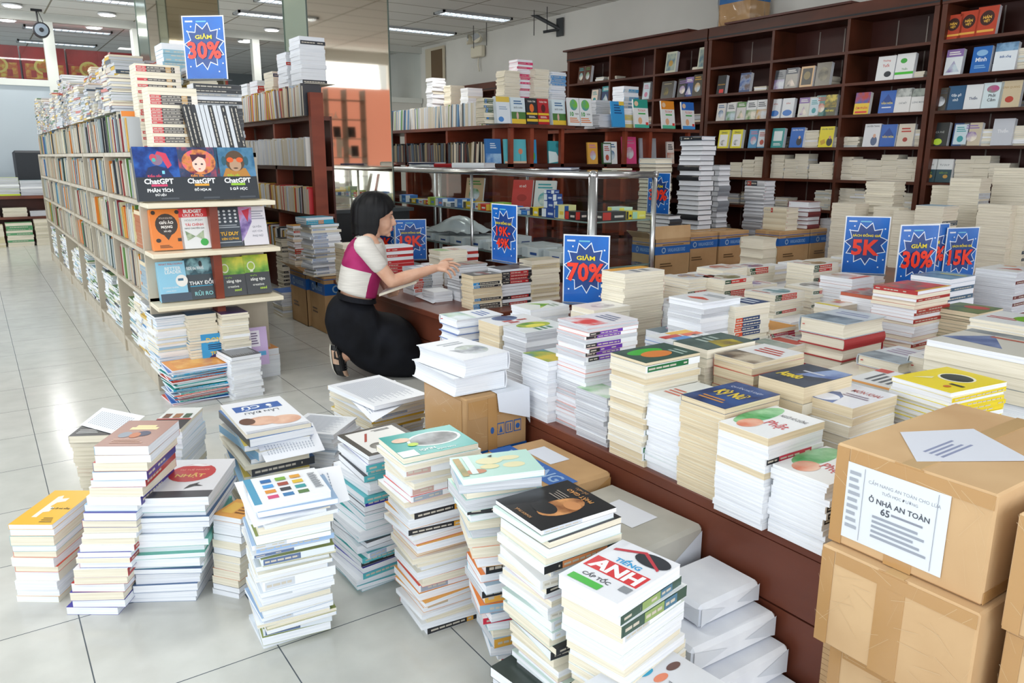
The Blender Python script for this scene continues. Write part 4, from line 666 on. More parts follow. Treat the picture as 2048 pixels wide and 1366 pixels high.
# ================= helper placements =================
def tstack(desc,px,py,Y,a=.2,b=.14,rot=0,z0=.375,**kw):
    """near top corner seen at (px,py) and standing at depth Y"""
    P=aty(px,py,Y);ro=math.radians(rot);c=Vector((a/2,b/2,0));c.rotate(Matrix.Rotation(ro,3,'Z'))
    stack(desc,P.x+c.x,P.y+c.y,a,b,ro,z0,P.z,**kw);return P
def face(x,y,z,ang,w,h,t,tilt,cov,art,label,group,spine=None,pg='w',parts=True,name='picture_book'):
    """a book shown cover-out, bottom centre of its back at (x,y,z), ang 0 faces -Y"""
    T=math.radians(tilt);Mx=TR(x,y,z,ang)@Matrix.Rotation(PI/2-T,4,'X')@Matrix.Translation((0,h/2,0))
    return book(Mx,w,h,t,cov,spine,pg,art=art,label=label,group=group,name=name,parts=parts)
def filler(seed,pal=None,txt='#3a4048'):
    R=random.Random(seed);a=R.choice(['#3f6f9a','#b8503f','#5a8a4a','#8a6fa8','#c89a3c','#4a4f58','#c87f9a','#3a9aa0']);b=R.choice(['#d8dde2','#ece4d4','#c8d8e0','#e8d8c8'])
    k=R.randrange(4)
    if k==0: s=[('r',0,0,1,.5,PIC(a,b,s=12)),('l',.15,.62,.85,.9,3,txt)]
    elif k==1: s=[('e',.5,.4,.3,.22,PIC(a,b,s=12)),('l',.15,.72,.85,.92,2,a)]
    elif k==2: s=[('r',.08,.06,.92,.94,b),('l',.2,.6,.8,.85,3,a),('e',.5,.3,.2,.14,a)]
    else: s=[('r',0,.7,1,1,a),('l',.15,.76,.85,.92,2,'#eceae4'),('p',[(.1,.1),(.5,.55),(.9,.1)],PIC(a,b,s=12))]
    return s
# ================= price signs =================
def burst(cx,cy,rx,ry,n=11):
    P=[]
    for i in range(n*2):
        t=2*PI*i/(n*2)+.2;k=1 if i%2==0 else .72
        P.append((cx+rx*k*math.cos(t),cy+ry*k*math.sin(t)))
    return P
def sign(px,py,dep,rz,small,big,lab,w=.215,h=.30,extra=None,z=None):
    P=EYE+ray(px,py)*dep
    if z is not None: P.z=z
    t=thing('price_sign',lab,'sign',TR(P.x,P.y,P.z,math.radians(rz)),'blue discount signs in clear stands')
    g=MB();g.box(-w/2,0,.004,w/2,.003,h,M('#e9edf2',.3));sh_=g.obj('sheet',t)
    B=PIC('#0f5cb4','#1a6cc6',s=8)
    A_=[('r',.025,.018,.975,.982,B),('p',burst(.5,.53,.49,.38),'#e9f2fa'),('p',burst(.5,.53,.46,.355),'#123f86'),('r',.08,.90,.26,.925,'#d8dfe8'),('r',.34,.90,.58,.92,'#6fc0d8')]
    for i,(u,v) in enumerate(((.1,.75),(.88,.78),(.12,.2),(.9,.25),(.8,.12),(.2,.82))): A_.append(('r',u,v,u+.03,v+.022,'#e8f0f8'))
    g=MB();g.art(A_,(-w/2,-.0002,0),(w,0,0),(0,0,h),.0004,.0004);g.obj('printed_burst',sh_)
    T=[('t',small,.5,.68,.06 if len(small)>6 else .085,-.62 if len(small)>6 else -.4,.03,'#f2dc28')]
    if extra: T+=[('t',big,.5,.53,.172,.79,.03,'#f23a1c'),('t',extra,.5,.33,.172,.79,.03,'#f23a1c')]
    else: T+=[('t',big,.5,.465,.275,.80,.035,'#f4381a')]
    g=MB();g.art(T,(-w/2,-.005,0),(w,0,0),(0,0,h),.0004,.0006);g.obj('lettering',sh_)
    g=MB();g.add([(-w/2-.004,-.009,0),(w/2+.004,-.009,0),(w/2+.004,-.009,h+.004),(-w/2-.004,-.009,h+.004)],[(0,1,2,3)],FILM);g.box(-w/2,-.04,0,w/2,.045,.003,M('#5b6670',.2));g.obj('clear_stand',t)
sign(1170,608,3.38,-55,'GIẢM','70%','blue sign reading GIẢM 70% in the middle of the near table',w=.205)
sign(823,520,5.75,-22,'SÁCH ĐỒNG GIÁ','19K','blue sign reading 19K beside the woman',w=.23)
sign(1008,524,4.07,-86,'SÁCH ĐỒNG GIÁ','19K-','blue sign reading 19K-49K on the stack before the glass counter',extra='49K')
sign(1725,548,4.07,-52,'SÁCH ĐỒNG GIÁ','5K','blue sign reading 5K in front of the cream stacks')
sign(1826,578,3.75,-22,'GIẢM','30%','blue sign partly hidden behind the red comics',h=.31)
sign(1856,560,4.15,-14,'GIẢM','20%','blue sign overlapped by the sign behind the red comics')
sign(1913,566,4.2,-18,'SÁCH ĐỒNG GIÁ','15K','blue sign reading 15K right of the other two behind the red comics')
sign(1315,428,5.75,-86,'GIẢM','30%','blue sign reading 30% against the cream book tower behind the glass counter')
sign(415,160,3.86,-40,'GIẢM','30%','blue sign reading 30% on top of the cream bookcase')
sign(4,376,14.2,-15,'GIẢM','30%','small blue sign on the far table at the left edge of the picture')
sign(768,520,6.2,-60,'SÁCH ĐỒNG GIÁ','19K','blue sign mostly hidden behind the head of the woman')
# ================= cartons =================
def carton(x0,y0,z0,x1,y1,z1,lab,brand=True,open_=False,name='carton',grp=None,blue=.62,film=False,rot=0,mat=None):
    w,d,h=x1-x0,y1-y0,z1-z0;t=thing(name,lab,'box',TR(x0,y0,z0,rot),grp);mat=mat or CARD
    g=MB();
    if open_:
        for a in ((0,0,w,.004),(0,d-.004,w,d),(0,0,.004,d),(w-.004,0,w,d)): g.box(a[0],a[1],0,a[2],a[3],h,mat)
        g.box(0,0,0,w,d,.004,mat)
    else: g.rbox(0,0,0,w,d,h,mat,.004)
    bd=g.obj('body',t)
    if brand:
        bb=BLUE;A1=[('r',0,blue,1,blue+.2,bb),('t','VANLANGBOOKS',.6,blue+.1,.09,.5,.01,'#8fb4d8'),('e',.24,blue+.1,.07*h/w,.07,'#9fb8cc'),('e',.24,blue+.1,.045*h/w,.045,bb),('r',0,blue+.27,1,blue+.285,bb),('l',.2,blue+.21,.8,blue+.25,1,'#6b5236'),('l',.15,.3,.5,.42,2,'#6b5236')]
        g=MB();g.art(A1,(0,-.0003,0),(w,0,0),(0,0,h));g.art(A1,(-.0003,d,0),(0,-d,0),(0,0,h));g.obj('blue_print',bd)
    if open_:
        g=MB();V=[(0,0,h),(w,0,h),(w,.01,h+.09),(0,.01,h+.09)];g.add(V+[(x,y+.003,z) for x,y,z in V],[(0,1,2,3),(7,6,5,4),(0,4,5,1),(1,5,6,2),(2,6,7,3),(3,7,4,0)],CARDL);g.obj('flap',t)
        g=MB();V=[(0,0,h),(0,d,h),(-.07,d-.01,h+.05),(-.07,.01,h+.05)];g.add(V+[(x,y,z+.003) for x,y,z in V],[(0,1,2,3),(7,6,5,4),(0,4,5,1),(1,5,6,2),(2,6,7,3),(3,7,4,0)],CARDL);g.obj('flap',t)
    else:
        g=MB();g.box(-.0006,d*.44,h*.78,w+.0006,d*.56,h+.0008,TAPE);g.obj('tape',bd)
    return t,w,d,h
def tape_lines(t,w,d,h,n,seed):
    R=random.Random(seed);g=MB()
    for i in range(n):
        u=R.random();v=R.uniform(.1,.9);L=R.uniform(.02,.07);a=R.uniform(0,PI)
        y=d*u;z=h*v;dy=L*math.cos(a);dz=L*math.sin(a)
        g.add([(-.0016,y,z),(-.0016,min(d,max(0,y+dy)),min(h,max(0,z+dz))),(-.0016,min(d,max(0,y+dy)),min(h,max(0,z+dz))+.0007),(-.0016,y,z+.0007)],[(0,3,2,1)],M('#d8bf98',.12))
        x=w*u;g.add([(x,-.0016,z),(min(w,max(0,x+dy)),-.0016,min(h,max(0,z+dz))),(min(w,max(0,x+dy)),-.0016,min(h,max(0,z+dz))+.0007),(x,-.0016,z+.0007)],[(0,1,2,3)],M('#d8bf98',.12))
    g.obj('tape_wrinkles',t)
CG='plain taped cartons at the lower right'
TP=M('#b98f5c',.2,spec=.7)
def bigc(x0,y0,z0,x1,y1,z1,lab,seed):
    t,w,d,h=carton(x0,y0,z0,x1,y1,z1,lab,False,grp=CG,mat=CARDL)
    g=MB();g.box(-.0008,d*.42,0,-.0001,d*.60,h,TP);g.box(-.0014,.002,h*.86,-.0009,d*.89,h-.003,TP);g.box(.002,-.001,.002,w-.003,-.0002,h*.12,TP);g.box(-.0014,d*.9,.002,-.0009,d-.003,h-.004,TP);g.obj('packing_tape',t);tape_lines(t,w,d,h,30,seed);return t,w,d,h
t,w,d,h=bigc(1.285,.505,.45,1.72,.79,.648,'tan carton with printed label sheets, topmost of the pile at the lower right',1)
g=MB();g.art([('r',.1,.1,.76,.86,'#dfe4ea'),('t','CẨM NANG AN TOÀN CHO LỨA',.48,.74,.05,.46,0,'#8a8f9c'),('t','TUỔI HỌC ĐƯỜNG',.46,.67,.05,.3,0,'#8a8f9c'),('t','Ở NHÀ AN TOÀN',.46,.58,.07,.42,.02,'#4d525c'),('t','65',.38,.49,.07,.06,.02,'#4d525c'),('l',.42,.47,.62,.51,1,'#8a8f9c'),('l',.3,.2,.66,.44,5,'#9aa0ac'),('l',.12,.2,.2,.8,9,'#a4aab4'),('r',.22,.12,.223,.84,'#8a8f9c'),('r',.69,.12,.693,.84,'#8a8f9c')],(-.0016,d,0),(0,-d,0),(0,0,h));g.obj('label_sheet',t)
g=MB();g.art([('p',[(.02,.52),(.30,.87),(.62,.62),(.42,.12)],'#dfe3ee'),('l',.15,.45,.4,.6,4,'#8f98b8')],(.02,0,h+.0007),(w,0,0),(0,d,0));g.obj('label_sheet',t)
bigc(1.262,.495,.245,1.70,.785,.448,'wide tan carton with taped front, just below the labelled carton',2)
bigc(1.30,.49,.0,1.72,.77,.243,'tan carton on the floor under the two others, at the bottom edge',3)
bigc(1.29,.19,.425,1.72,.475,.63,'tan carton at the right edge, beside the labelled carton',4)
bigc(1.30,.18,.19,1.72,.47,.423,'tan carton wrapped in crinkled film, below the one at the right edge',5)
bigc(1.31,.18,.0,1.72,.47,.188,'lowest tan carton at the right edge',6)
BG='cartons with a blue brand stripe'
TS2=.30
t=thing('display_table','low table under the blue-striped cartons behind the glass counter','table',TR(3.95,3.86,0));g=MB();g.box(0,0,TS2-.03,2.3,1.4,TS2,WOOD);g.obj('table_top',t)
for x in (.02,2.2): g=MB();g.box(x,.02,0,x+.06,1.38,TS2-.03,WOODD);g.obj('end_panel',t)
def on(x0,y0,x1,y1,lab,**k): return carton(x0,y0,TS2+.001,x1,y1,.60,lab,grp=BG,**k)
on(3.98,4.0,4.34,4.24,'open blue-striped carton with raised flaps beside the glass counter',open_=True)
on(4.46,4.14,4.80,4.40,'blue-striped carton right of the open one')
on(4.815,4.13,5.16,4.39,'blue-striped carton third from the glass counter')
on(5.22,3.88,5.61,4.12,'blue-striped carton under the cream hardcovers')
on(5.625,3.88,6.03,4.12,'rightmost blue-striped carton behind the tables')
carton(1.86,4.94,0,2.2,5.22,.385,'blue-striped carton on the floor behind the woman, under a tall white stack',grp=BG,blue=.68)
carton(1.84,5.24,0,2.2,5.56,.385,'open blue-striped carton on the floor, farther from the camera',grp=BG,blue=.68,open_=True)
# taped carton between floor stacks and table
P=atz(930,905,0);t,w,d,h=carton(1.118,1.875,0,1.34,2.135,.475,'heavily taped carton between the floor stacks and the near table',False,name='carton')
tape_lines(t,w,d,h,60,9)
g=MB();g.art([('r',0,.6,1,.635,BLUE)]+[('r',.36+.14*i,.72,.48+.14*i,.80,'#2f62a8') for i in range(4)]+[('r',.37+.14*i,.727,.47+.14*i,.793,CARD) for i in range(4)]+[('e',.42,.76,.03,.023,'#2f62a8'),('p',[(.53,.735),(.59,.735),(.56,.785)],'#2f62a8'),('r',.67,.735,.685,.785,'#2f62a8'),('r',.71,.735,.725,.785,'#2f62a8'),('e',.84,.757,.035,.018,'#2f62a8')],(0,-.0006,0),(w,0,0),(0,0,h));g.art([('r',0,.6,1,.635,BLUE)],(-.0006,d,0),(0,-d,0),(0,0,h));g.obj('printed_marks',t)
g=MB();g.box(-.0015,.02,h*.65,-.0007,d-.01,h-.01,TP);g.box(.01,-.0012,h*.86,w-.01,-.0007,h-.012,TP);g.box(w*.35,-.0022,h*.5,w*.5,-.0014,h-.01,TP);g.obj('packing_tape',t)
g=MB();V=[(1.235,2.04,.4768),(1.345,2.04,.4768),(1.346,1.868,.4768),(1.225,1.868,.4768),(1.23,1.864,.42),(1.345,1.863,.38),(1.349,1.868,.36),(1.349,2.0,.44)];g.add(V,[(0,1,2,3),(3,2,5,4),(2,6,5),(2,1,7,6)],M('#e4e9f2',.7));tag(g.obj('paper_sheet'),'crumpled white paper hanging over the edge of the taped carton','paper')
aw=[('r',0,.0,1,1,'#e6e9ee'),('e',.42,.62,.3,.22,PIC('#7f8c9c','#cfd6de','#a8b4a8',s=18)),('p',[(.2,.5),(.5,.6),(.8,.5),(.7,.75),(.3,.8)],PIC('#6f7884','#c3c9cf',s=20)),('l',.25,.16,.75,.32,2,'#9aa4ae')]
P=atz(1000,732,.37)
hb='white hardcovers on the taped carton'
for (nm,c4,z0,z1) in (('upper thick white hardcover with a grey picture, on the taped carton',[(827,690),(930,720.5),(1026,703),(917,672.5)],.537,.592),('lower thick white hardcover on the taped carton',[(821,718),(909,758),(1012,738),(924,704)],.479,.535)):
    Q=[atz(x,y,z1) for x,y in c4];c=sum(Q,Vector())/4;e=(Q[2]-Q[1])+(Q[3]-Q[0]);a=(Q[2]-Q[1]).length;b=(Q[0]-Q[1]).length
    book(TR(c.x,c.y,z0,math.atan2(e.y,e.x)+PI),a*.98,b*.98,z1-z0-.001,'#e9ecf1','#eceef2','w',True,art=aw,label=nm,group=hb)
# wrapped parcels between the floor stacks and the table
def parcel(x0,y0,z0,x1,y1,z1,mat,lab,k=0,rot=0):
    a,b,h=x1-x0,y1-y0,z1-z0;t=thing('parcel',lab,'parcel',TR((x0+x1)/2,(y0+y1)/2,z0,math.radians(rot)),'wrapped parcels beside the near table')
    g=MB();g.rbox(-a/2,-b/2,0,a/2,b/2,h,mat,.009);g.obj('wrapping',t)
    g=MB();s=M('#d3d8e0',.5) if k==0 else TP
    for V in [[(-a/2-.0008,q*b/2*.96,h*.9),(-a/2-.0008,q*b*.1,h*.5),(-a/2-.0008,q*b/2*.96,h*.1)] for q in (-1,1)]+[[(q*a/2*.96,-b/2-.0008,h*.9),(q*a*.1,-b/2-.0008,h*.5),(q*a/2*.96,-b/2-.0008,h*.1)] for q in (-1,1)]: g=MB();g.add(V,[(0,1,2)],s);g.obj('folded_end',t)
    return t,a,b,h
WP_=noisy('white_wrapping','#d9dde6','#eceff5',(7,7,7),.55,3,bump=.4);GP=noisy('grey_wrapping','#aaa89f','#bdbab0',(6,6,6),.35,3,bump=.4)
parcel(1.10,1.50,0,1.335,1.80,.205,WP_,'lowest parcel under the brown paper parcel by the table')
t,a,b,h=parcel(1.07,1.475,.207,1.343,1.795,.335,CARD,'brown paper parcel with a blue printed band beside the table',1)
g=MB();g.art([('r',.28,0,.56,1,BLUE),('r',.6,.42,.85,.8,'#dde1ea')],(-a/2,-b/2,h+.0005),(a,0,0),(0,b,0));g.art([('t','VANLANG',.5,.5,.6,.8,.02,'#8fb0d8')],(-a/2+a*.28,b/2,h+.001),(0,-b,0),(a*.28,0,0));g.obj('printed_band',t)
parcel(1.08,1.17,0,1.33,1.44,.158,WP_,'lowest parcel under the grey plastic wrapped parcel')
t,a,b,h=parcel(1.04,1.145,.16,1.345,1.455,.308,GP,'grey plastic wrapped parcel with a white address slip beside the table',0,4)
g=MB();g.art([('r',.5,.3,.8,.72,'#dfe2ea')],(-a/2,-b/2,h+.0006),(a,0,0),(0,b,0));g.obj('address_slip',t)
parcel(1.15,.975,.196,1.345,1.125,.249,WP_,'white paper parcel, topmost of the pile against the table')
parcel(1.09,.93,.134,1.35,1.12,.194,WP_,'white paper parcel, second in the pile against the table',0,-2)
parcel(1.08,.89,.06,1.35,1.09,.132,WP_,'white paper parcel, third in the pile against the table')
parcel(1.10,.79,.0,1.35,1.05,.058,WP_,'lowest white parcel at the foot of the table end')
# ================= stacks on the low table beside the woman =================
G3='books on the low table beside the woman'
bl=[S(CR,('#2f8fd0',.2),('#22242a',.7))]
nstack('the black-topped cream stack at the corner of the low table',946,552,.56,a=.185,b=.12,pg='b',cov=(CR,),t=(.014,.019),topcov='#33363c',top=[('e',.5,.5,.35,.3,PIC('#a8323a','#dfe0e2','#3a3d42'))],sp=bl,pk=.25,topk=3,group=G3,name='novel')
nstack('the white red-black spined stack behind the corner stack',1003,540,.575,a=.2,b=.14,pg='w',cov=('#33363c',WH),t=(.014,.02),topcov='#3a3f48',top=[('r',.0,0,1,1,PIC('#2f333c','#6f6a70'))],sp=[S('#22242a',('#22242a',.25),('#c3222c',.6))],pk=.45,topk=3,group=G3,name='novel')
nstack('the tan stack with lettered spines behind the corner stack',1063,522,.61,a=.2,b=.12,pg='c',cov=(CR,),t=(.012,.016),topcov='#cfc6ae',sp=[S('#d6c8a4',('#d6c8a4',.05),('#c9b994',.8))],pk=.6,topk=3,group=G3,name='novel')
nstack('the stack under the outstretched hand',918,531,.58,a=.19,b=.14,pg=('g','w'),cov=('#3a3d42',WH),t=(.014,.019),topcov='#3a3f3a',top=[('r',0,0,1,1,PIC('#3f4a34','#8a3a34','#a8a49a'))],sp=[S('#22242a',('#22242a',.9))],pk=.2,topk=3,group=G3,name='novel')
tstack('the white stack nearest the forearm of the woman',868,585,3.78,a=.12,b=.14,pg='w',cov=(WH,),t=(.012,.016),topcov='#e6e9ec',topk=3,group=G3,pk=0)
tstack('the white stack with lettered spines behind her forearm',826,538,4.05,a=.2,b=.14,pg='w',cov=(WH,),t=(.014,.02),top=ar('#4f7fc4','#dfe4ea'),sp=[S(WH,('#c84a3c',.3),('#8f98a4',.3))],pk=.6,topk=3,group=G3,name='novel')
tstack('the white stack topped by a green-orange cover behind the hand',880,503,4.3,a=.2,b=.15,pg='c',cov=(WH,CR),t=(.012,.02),top=ar('#7fae4a','#e0a85a','#e4e6e2'),topk=3,group=G3,pk=0)
tstack('the small cream stack under the held open book',790,556,4.35,a=.2,b=.13,pg='c',cov=(WH,),t=(.014,.018),sp=[S(WH,('#5a6f94',.6))],pk=.5,topk=3,group=G3,name='novel')
tstack('the red-spined white pair before the glass counter',905,498,4.45,a=.2,b=.14,pg='w',cov=(WH,'#5a5f68'),t=(.018,.022),sp=[S('#b8352f',('#b8352f',.3))],pk=.6,topk=3,group=G3,name='novel')
tstack('the red-spined white stack behind her shoulder',772,494,4.7,a=.2,b=.14,pg='w',cov=(WH,),t=(.018,.022),sp=[S('#c22a2f',('#c22a2f',.4))],pk=.5,topk=3,group=G3,name='novel')
tstack('the tan stack with a brown spine behind her back',686,490,4.55,a=.15,b=.14,pg=('b','c'),cov=(CR,'#b8825a'),t=(.012,.018),topk=3,group=G3,pk=.2)
for i,(x,y,z,l) in enumerate(((2.5,4.2,.5,'the low white pile in the middle of the low table'),(2.55,4.6,.47,'the low cream pile at the back of the low table'),(2.45,3.85,.53,'the grey pile before the glass counter'))): stack(l,x,y,.2,.14,0,.375,z,t=(.014,.02),group=G3,name='novel')
sheet('',[atz(830,592,.378),atz(866,607,.378),atz(885,598,.378),atz(850,586,.378)],0,'blank white card lying on the low table by the stacks',lines=False)
# stacks behind her on the cartons and floor
G4='books piled behind the woman'
tstack('the tall white stack on the cartons behind her',622,450,4.97,a=.2,b=.17,rot=4,z0=.39,pg=('c','w'),cov=(WH,'#dfe6ee'),t=(.010,.016),topcov='#3aa6c4',jit=.014,jr=5,sizes=(1,.9,1.08),sp=[S(WH,('#9fb0d0',.5))],pk=.5,group=G4,name='novel')
tstack('the orange-topped stack left of the tall white stack',586,452,5.62,a=.18,b=.15,z0=.0,pg=('w','w','c'),cov=(WH,'#b8352f','#d8a04a'),t=(.014,.02),topcov='#e0a24a',sp=[S('#b8352f',('#b8352f',.6)),S(WH,('#888',.3))],pk=.3,jit=.006,group=G4,name='novel')
tstack('the tall dark-corner stack in front of the brown bookcase',562,478,6.0,a=.14,b=.15,z0=0,pg='c',cov=(CR,'#22242a'),t=(.012,.018),sp=[S('#22242a',('#22242a',.9))],pk=.3,group=G4,name='novel')
ax('the small white-blue floor pile by the cartons',566,636,.19,.16,.22,0,0,pg=('w','c'),cov=(WH,'#3f6fb8'),topcov='#3f74c4',t=(.014,.02),group=G4,name='novel')
tstack('the turquoise pair on the tall white stack',612,436,4.99,a=.2,b=.15,rot=8,z0=P.z if False else aty(622,450,4.97).z+.001,pg='w',cov=('#38a8c8',),t=(.012,.016),topcov='#38a8c8',sp=[S('#38a8c8',('#38a8c8',.4),('#e0905a',.2))],pk=1,group=G4,name='novel')
# ================= books by the striped cartons =================
G5='hardcovers around the striped cartons'
tstack('the tall tower of black-spined hardcovers behind the open carton',1404,272,4.48,a=.17,b=.24,z0=TS2,hard=True,pg='w',cov=('#26292e',),t=(.036,.044),topk=0,ks=(0,2,2),sp=[S('#22262c',('#22262c',.05),('#b8bcc0',.02),('#22262c',.5))],pk=0,jit=.012,topcov='#5a7088',group=G5,parts=True)
tstack('the cream tower left of the black-spined hardcovers',1312,316,4.75,a=.2,b=.2,z0=0,hard=True,pg='c',cov=('#4a3f36',),t=(.03,.036),topcov='#8fb0c8',group=G5,parts=True)
tstack('the white hardcovers at the foot of the cream tower',1338,432,4.42,a=.14,b=.18,z0=TS2,hard=True,pg='w',cov=('#3a3f48',),t=(.03,.04),group=G5,parts=True)
tstack('the white hardcover tower right of the black-spined one',1440,330,4.72,a=.15,b=.2,z0=TS2,hard=True,pg='w',cov=('#8f949c',),t=(.04,.05),group=G5,parts=True)
tstack('the hardcovers with grey lettered spines behind the cartons',1530,362,4.62,a=.16,b=.22,z0=TS2,hard=True,pg='w',cov=('#6a6f78','#c8ccd0'),t=(.03,.035),topk=0,ks=(0,2),sp=[S('#d0d2d6',('#555a62',.1),('#b8554a',.2),('#3f444c',.3))],pk=0,group=G5,parts=True)
tstack('the cream hardcovers on the striped carton',1574,417,3.9,a=.16,b=.22,z0=.602,hard=True,pg='c',cov=('#d8cfb8',),t=(.04,.05),topcov='#ddd6c4',ks=(0,),topk=0,sp=[S('#ddd2b8',('#ddd2b8',.3),('#b8332f',.08))],pk=0,group=G5,parts=True)
tstack('the white and maroon hardcovers on the rightmost striped carton',1619,404,3.9,a=.16,b=.2,z0=.602,hard=True,pg='w',cov=('#7a3034',),t=(.03,.04),group=G5,parts=True)
tstack('the two cream hardcovers between the striped cartons',1528,478,3.42,a=.15,b=.2,z0=.376,hard=True,pg='c',cov=('#d6d0bc',),t=(.055,.065),group=G5,parts=True)
tstack('the silver-wrapped pile right of the rightmost striped carton',1684,440,3.75,a=.2,b=.2,z0=0,pg='g',cov=('#8a8f98','#5a5f68','#b8a8a4'),t=(.03,.04),group=G5,parts=True)
# ================= tall cream stacks on the right =================
G6='tall cream stacks before the wall bookcases';cr=dict(name='novel',pg='c',cov=(CR,),pk=.0,group=G6,t=(.014,.022),jit=.003,topcov=CR)
nv=[S('#2f4254',('#2f4254',.9))]
for d,px,py,Y,a,b,kw in (
('the tall cream stack with navy spines on one side',1889,413,2.78,.2,.2,dict(sp=nv,pk=.35,topcov='#8fb4d0')),
('the cream stack left of the navy-spined one',1841,424,2.98,.13,.2,{}),
('the cream stack behind the 5K sign',1798,416,3.18,.13,.2,{}),
('the tallest leaning cream stack behind the 5K sign',1790,364,3.42,.16,.24,dict(jit=.009)),
('the cream stack behind the navy-spined one',1917,372,3.05,.12,.2,{}),
('the very tall white-spined stack right of the navy-spined one',1963,357,2.82,.16,.22,dict(sp=[S('#cfd6de',('#cfd6de',.9))],pk=.3)),
('the cream stack second from the right edge',2024,411,2.50,.13,.22,{}),
('the cream stack with striped spines at the right edge',2060,412,2.42,.2,.2,dict(sp=nv,pk=.4)),
('the tallest cream stack at the right edge',2058,336,2.70,.16,.24,{}),
('the low cream stack left of the 5K sign',1712,408,3.46,.18,.2,{}),
): tstack(d,px,py,Y,a,b,**{**cr,**kw})
# ================= books on the cream bookcase =================
G7='cover-out books on the ledges of the cream bookcase'
def cgpt(title,sub,ban,bc,p1,p2,p3,hl):
    fig={'P':[('p',[(.2,.44),(.3,.62),(.5,.66),(.72,.6),(.85,.44)],'#1d2c5a'),('p',[(.55,.92),(.74,.88),(.84,.66),(.74,.6),(.66,.74),(.5,.86)],'#d0405a'),('e',.52,.76,.13,.1,'#8a6f88'),('e',.44,.8,.08,.07,'#c24a60'),('e',.45,.76,.045,.035,'#4ab0a8'),('r',.6,.5,.66,.56,'#7fd0f0')],
     'D':[('e',.5,.72,.42,.24,PIC('#7a2a4a','#e0607a','#d88a4a',s=22)),('e',.5,.68,.17,.15,'#efcdbc'),('p',[(.3,.86),(.7,.86),(.68,.78),(.5,.82),(.34,.72)],'#4a2034'),('e',.42,.68,.03,.016,'#3a2430'),('e',.57,.68,.03,.016,'#3a2430'),('e',.5,.59,.03,.01,'#c04a5a')],
     '5':[('p',[(.15,.44),(.25,.6),(.75,.6),(.85,.44)],'#b8803a'),('e',.5,.74,.25,.2,'#5a4636'),('e',.5,.66,.15,.12,'#b8967a'),('e',.38,.76,.085,.05,'#e0602c'),('e',.62,.76,.085,.05,'#e0602c'),('e',.22,.74,.06,.09,'#2f5a6a'),('e',.78,.74,.06,.09,'#2f5a6a'),('e',.5,.6,.06,.012,'#4a3428')]}[title[0] if title[0] in 'P5' else 'D']
    return [('r',0,.42,1,1,PIC(p1,p2,p3,s=16))]+fig+[('r',0,0,1,.44,'#2c3138'),('t','Kiếm tiền',.42,.47,.055,.4,.02,bc[0]),('t','ChatGPT',.5,.365,.1,.78,.03,'#f0f2f4'),('r',.32,.27,.68,.31,ban),('t',title,.5,.205,.08,.82,.03,'#f0f2f4')]+([('t',sub,.5,.115,.06,.6,.03,'#e8eaec')] if sub else [])+[('r',.5,.03,.9,.06,'#4a5058')]
yy=LY0-.03
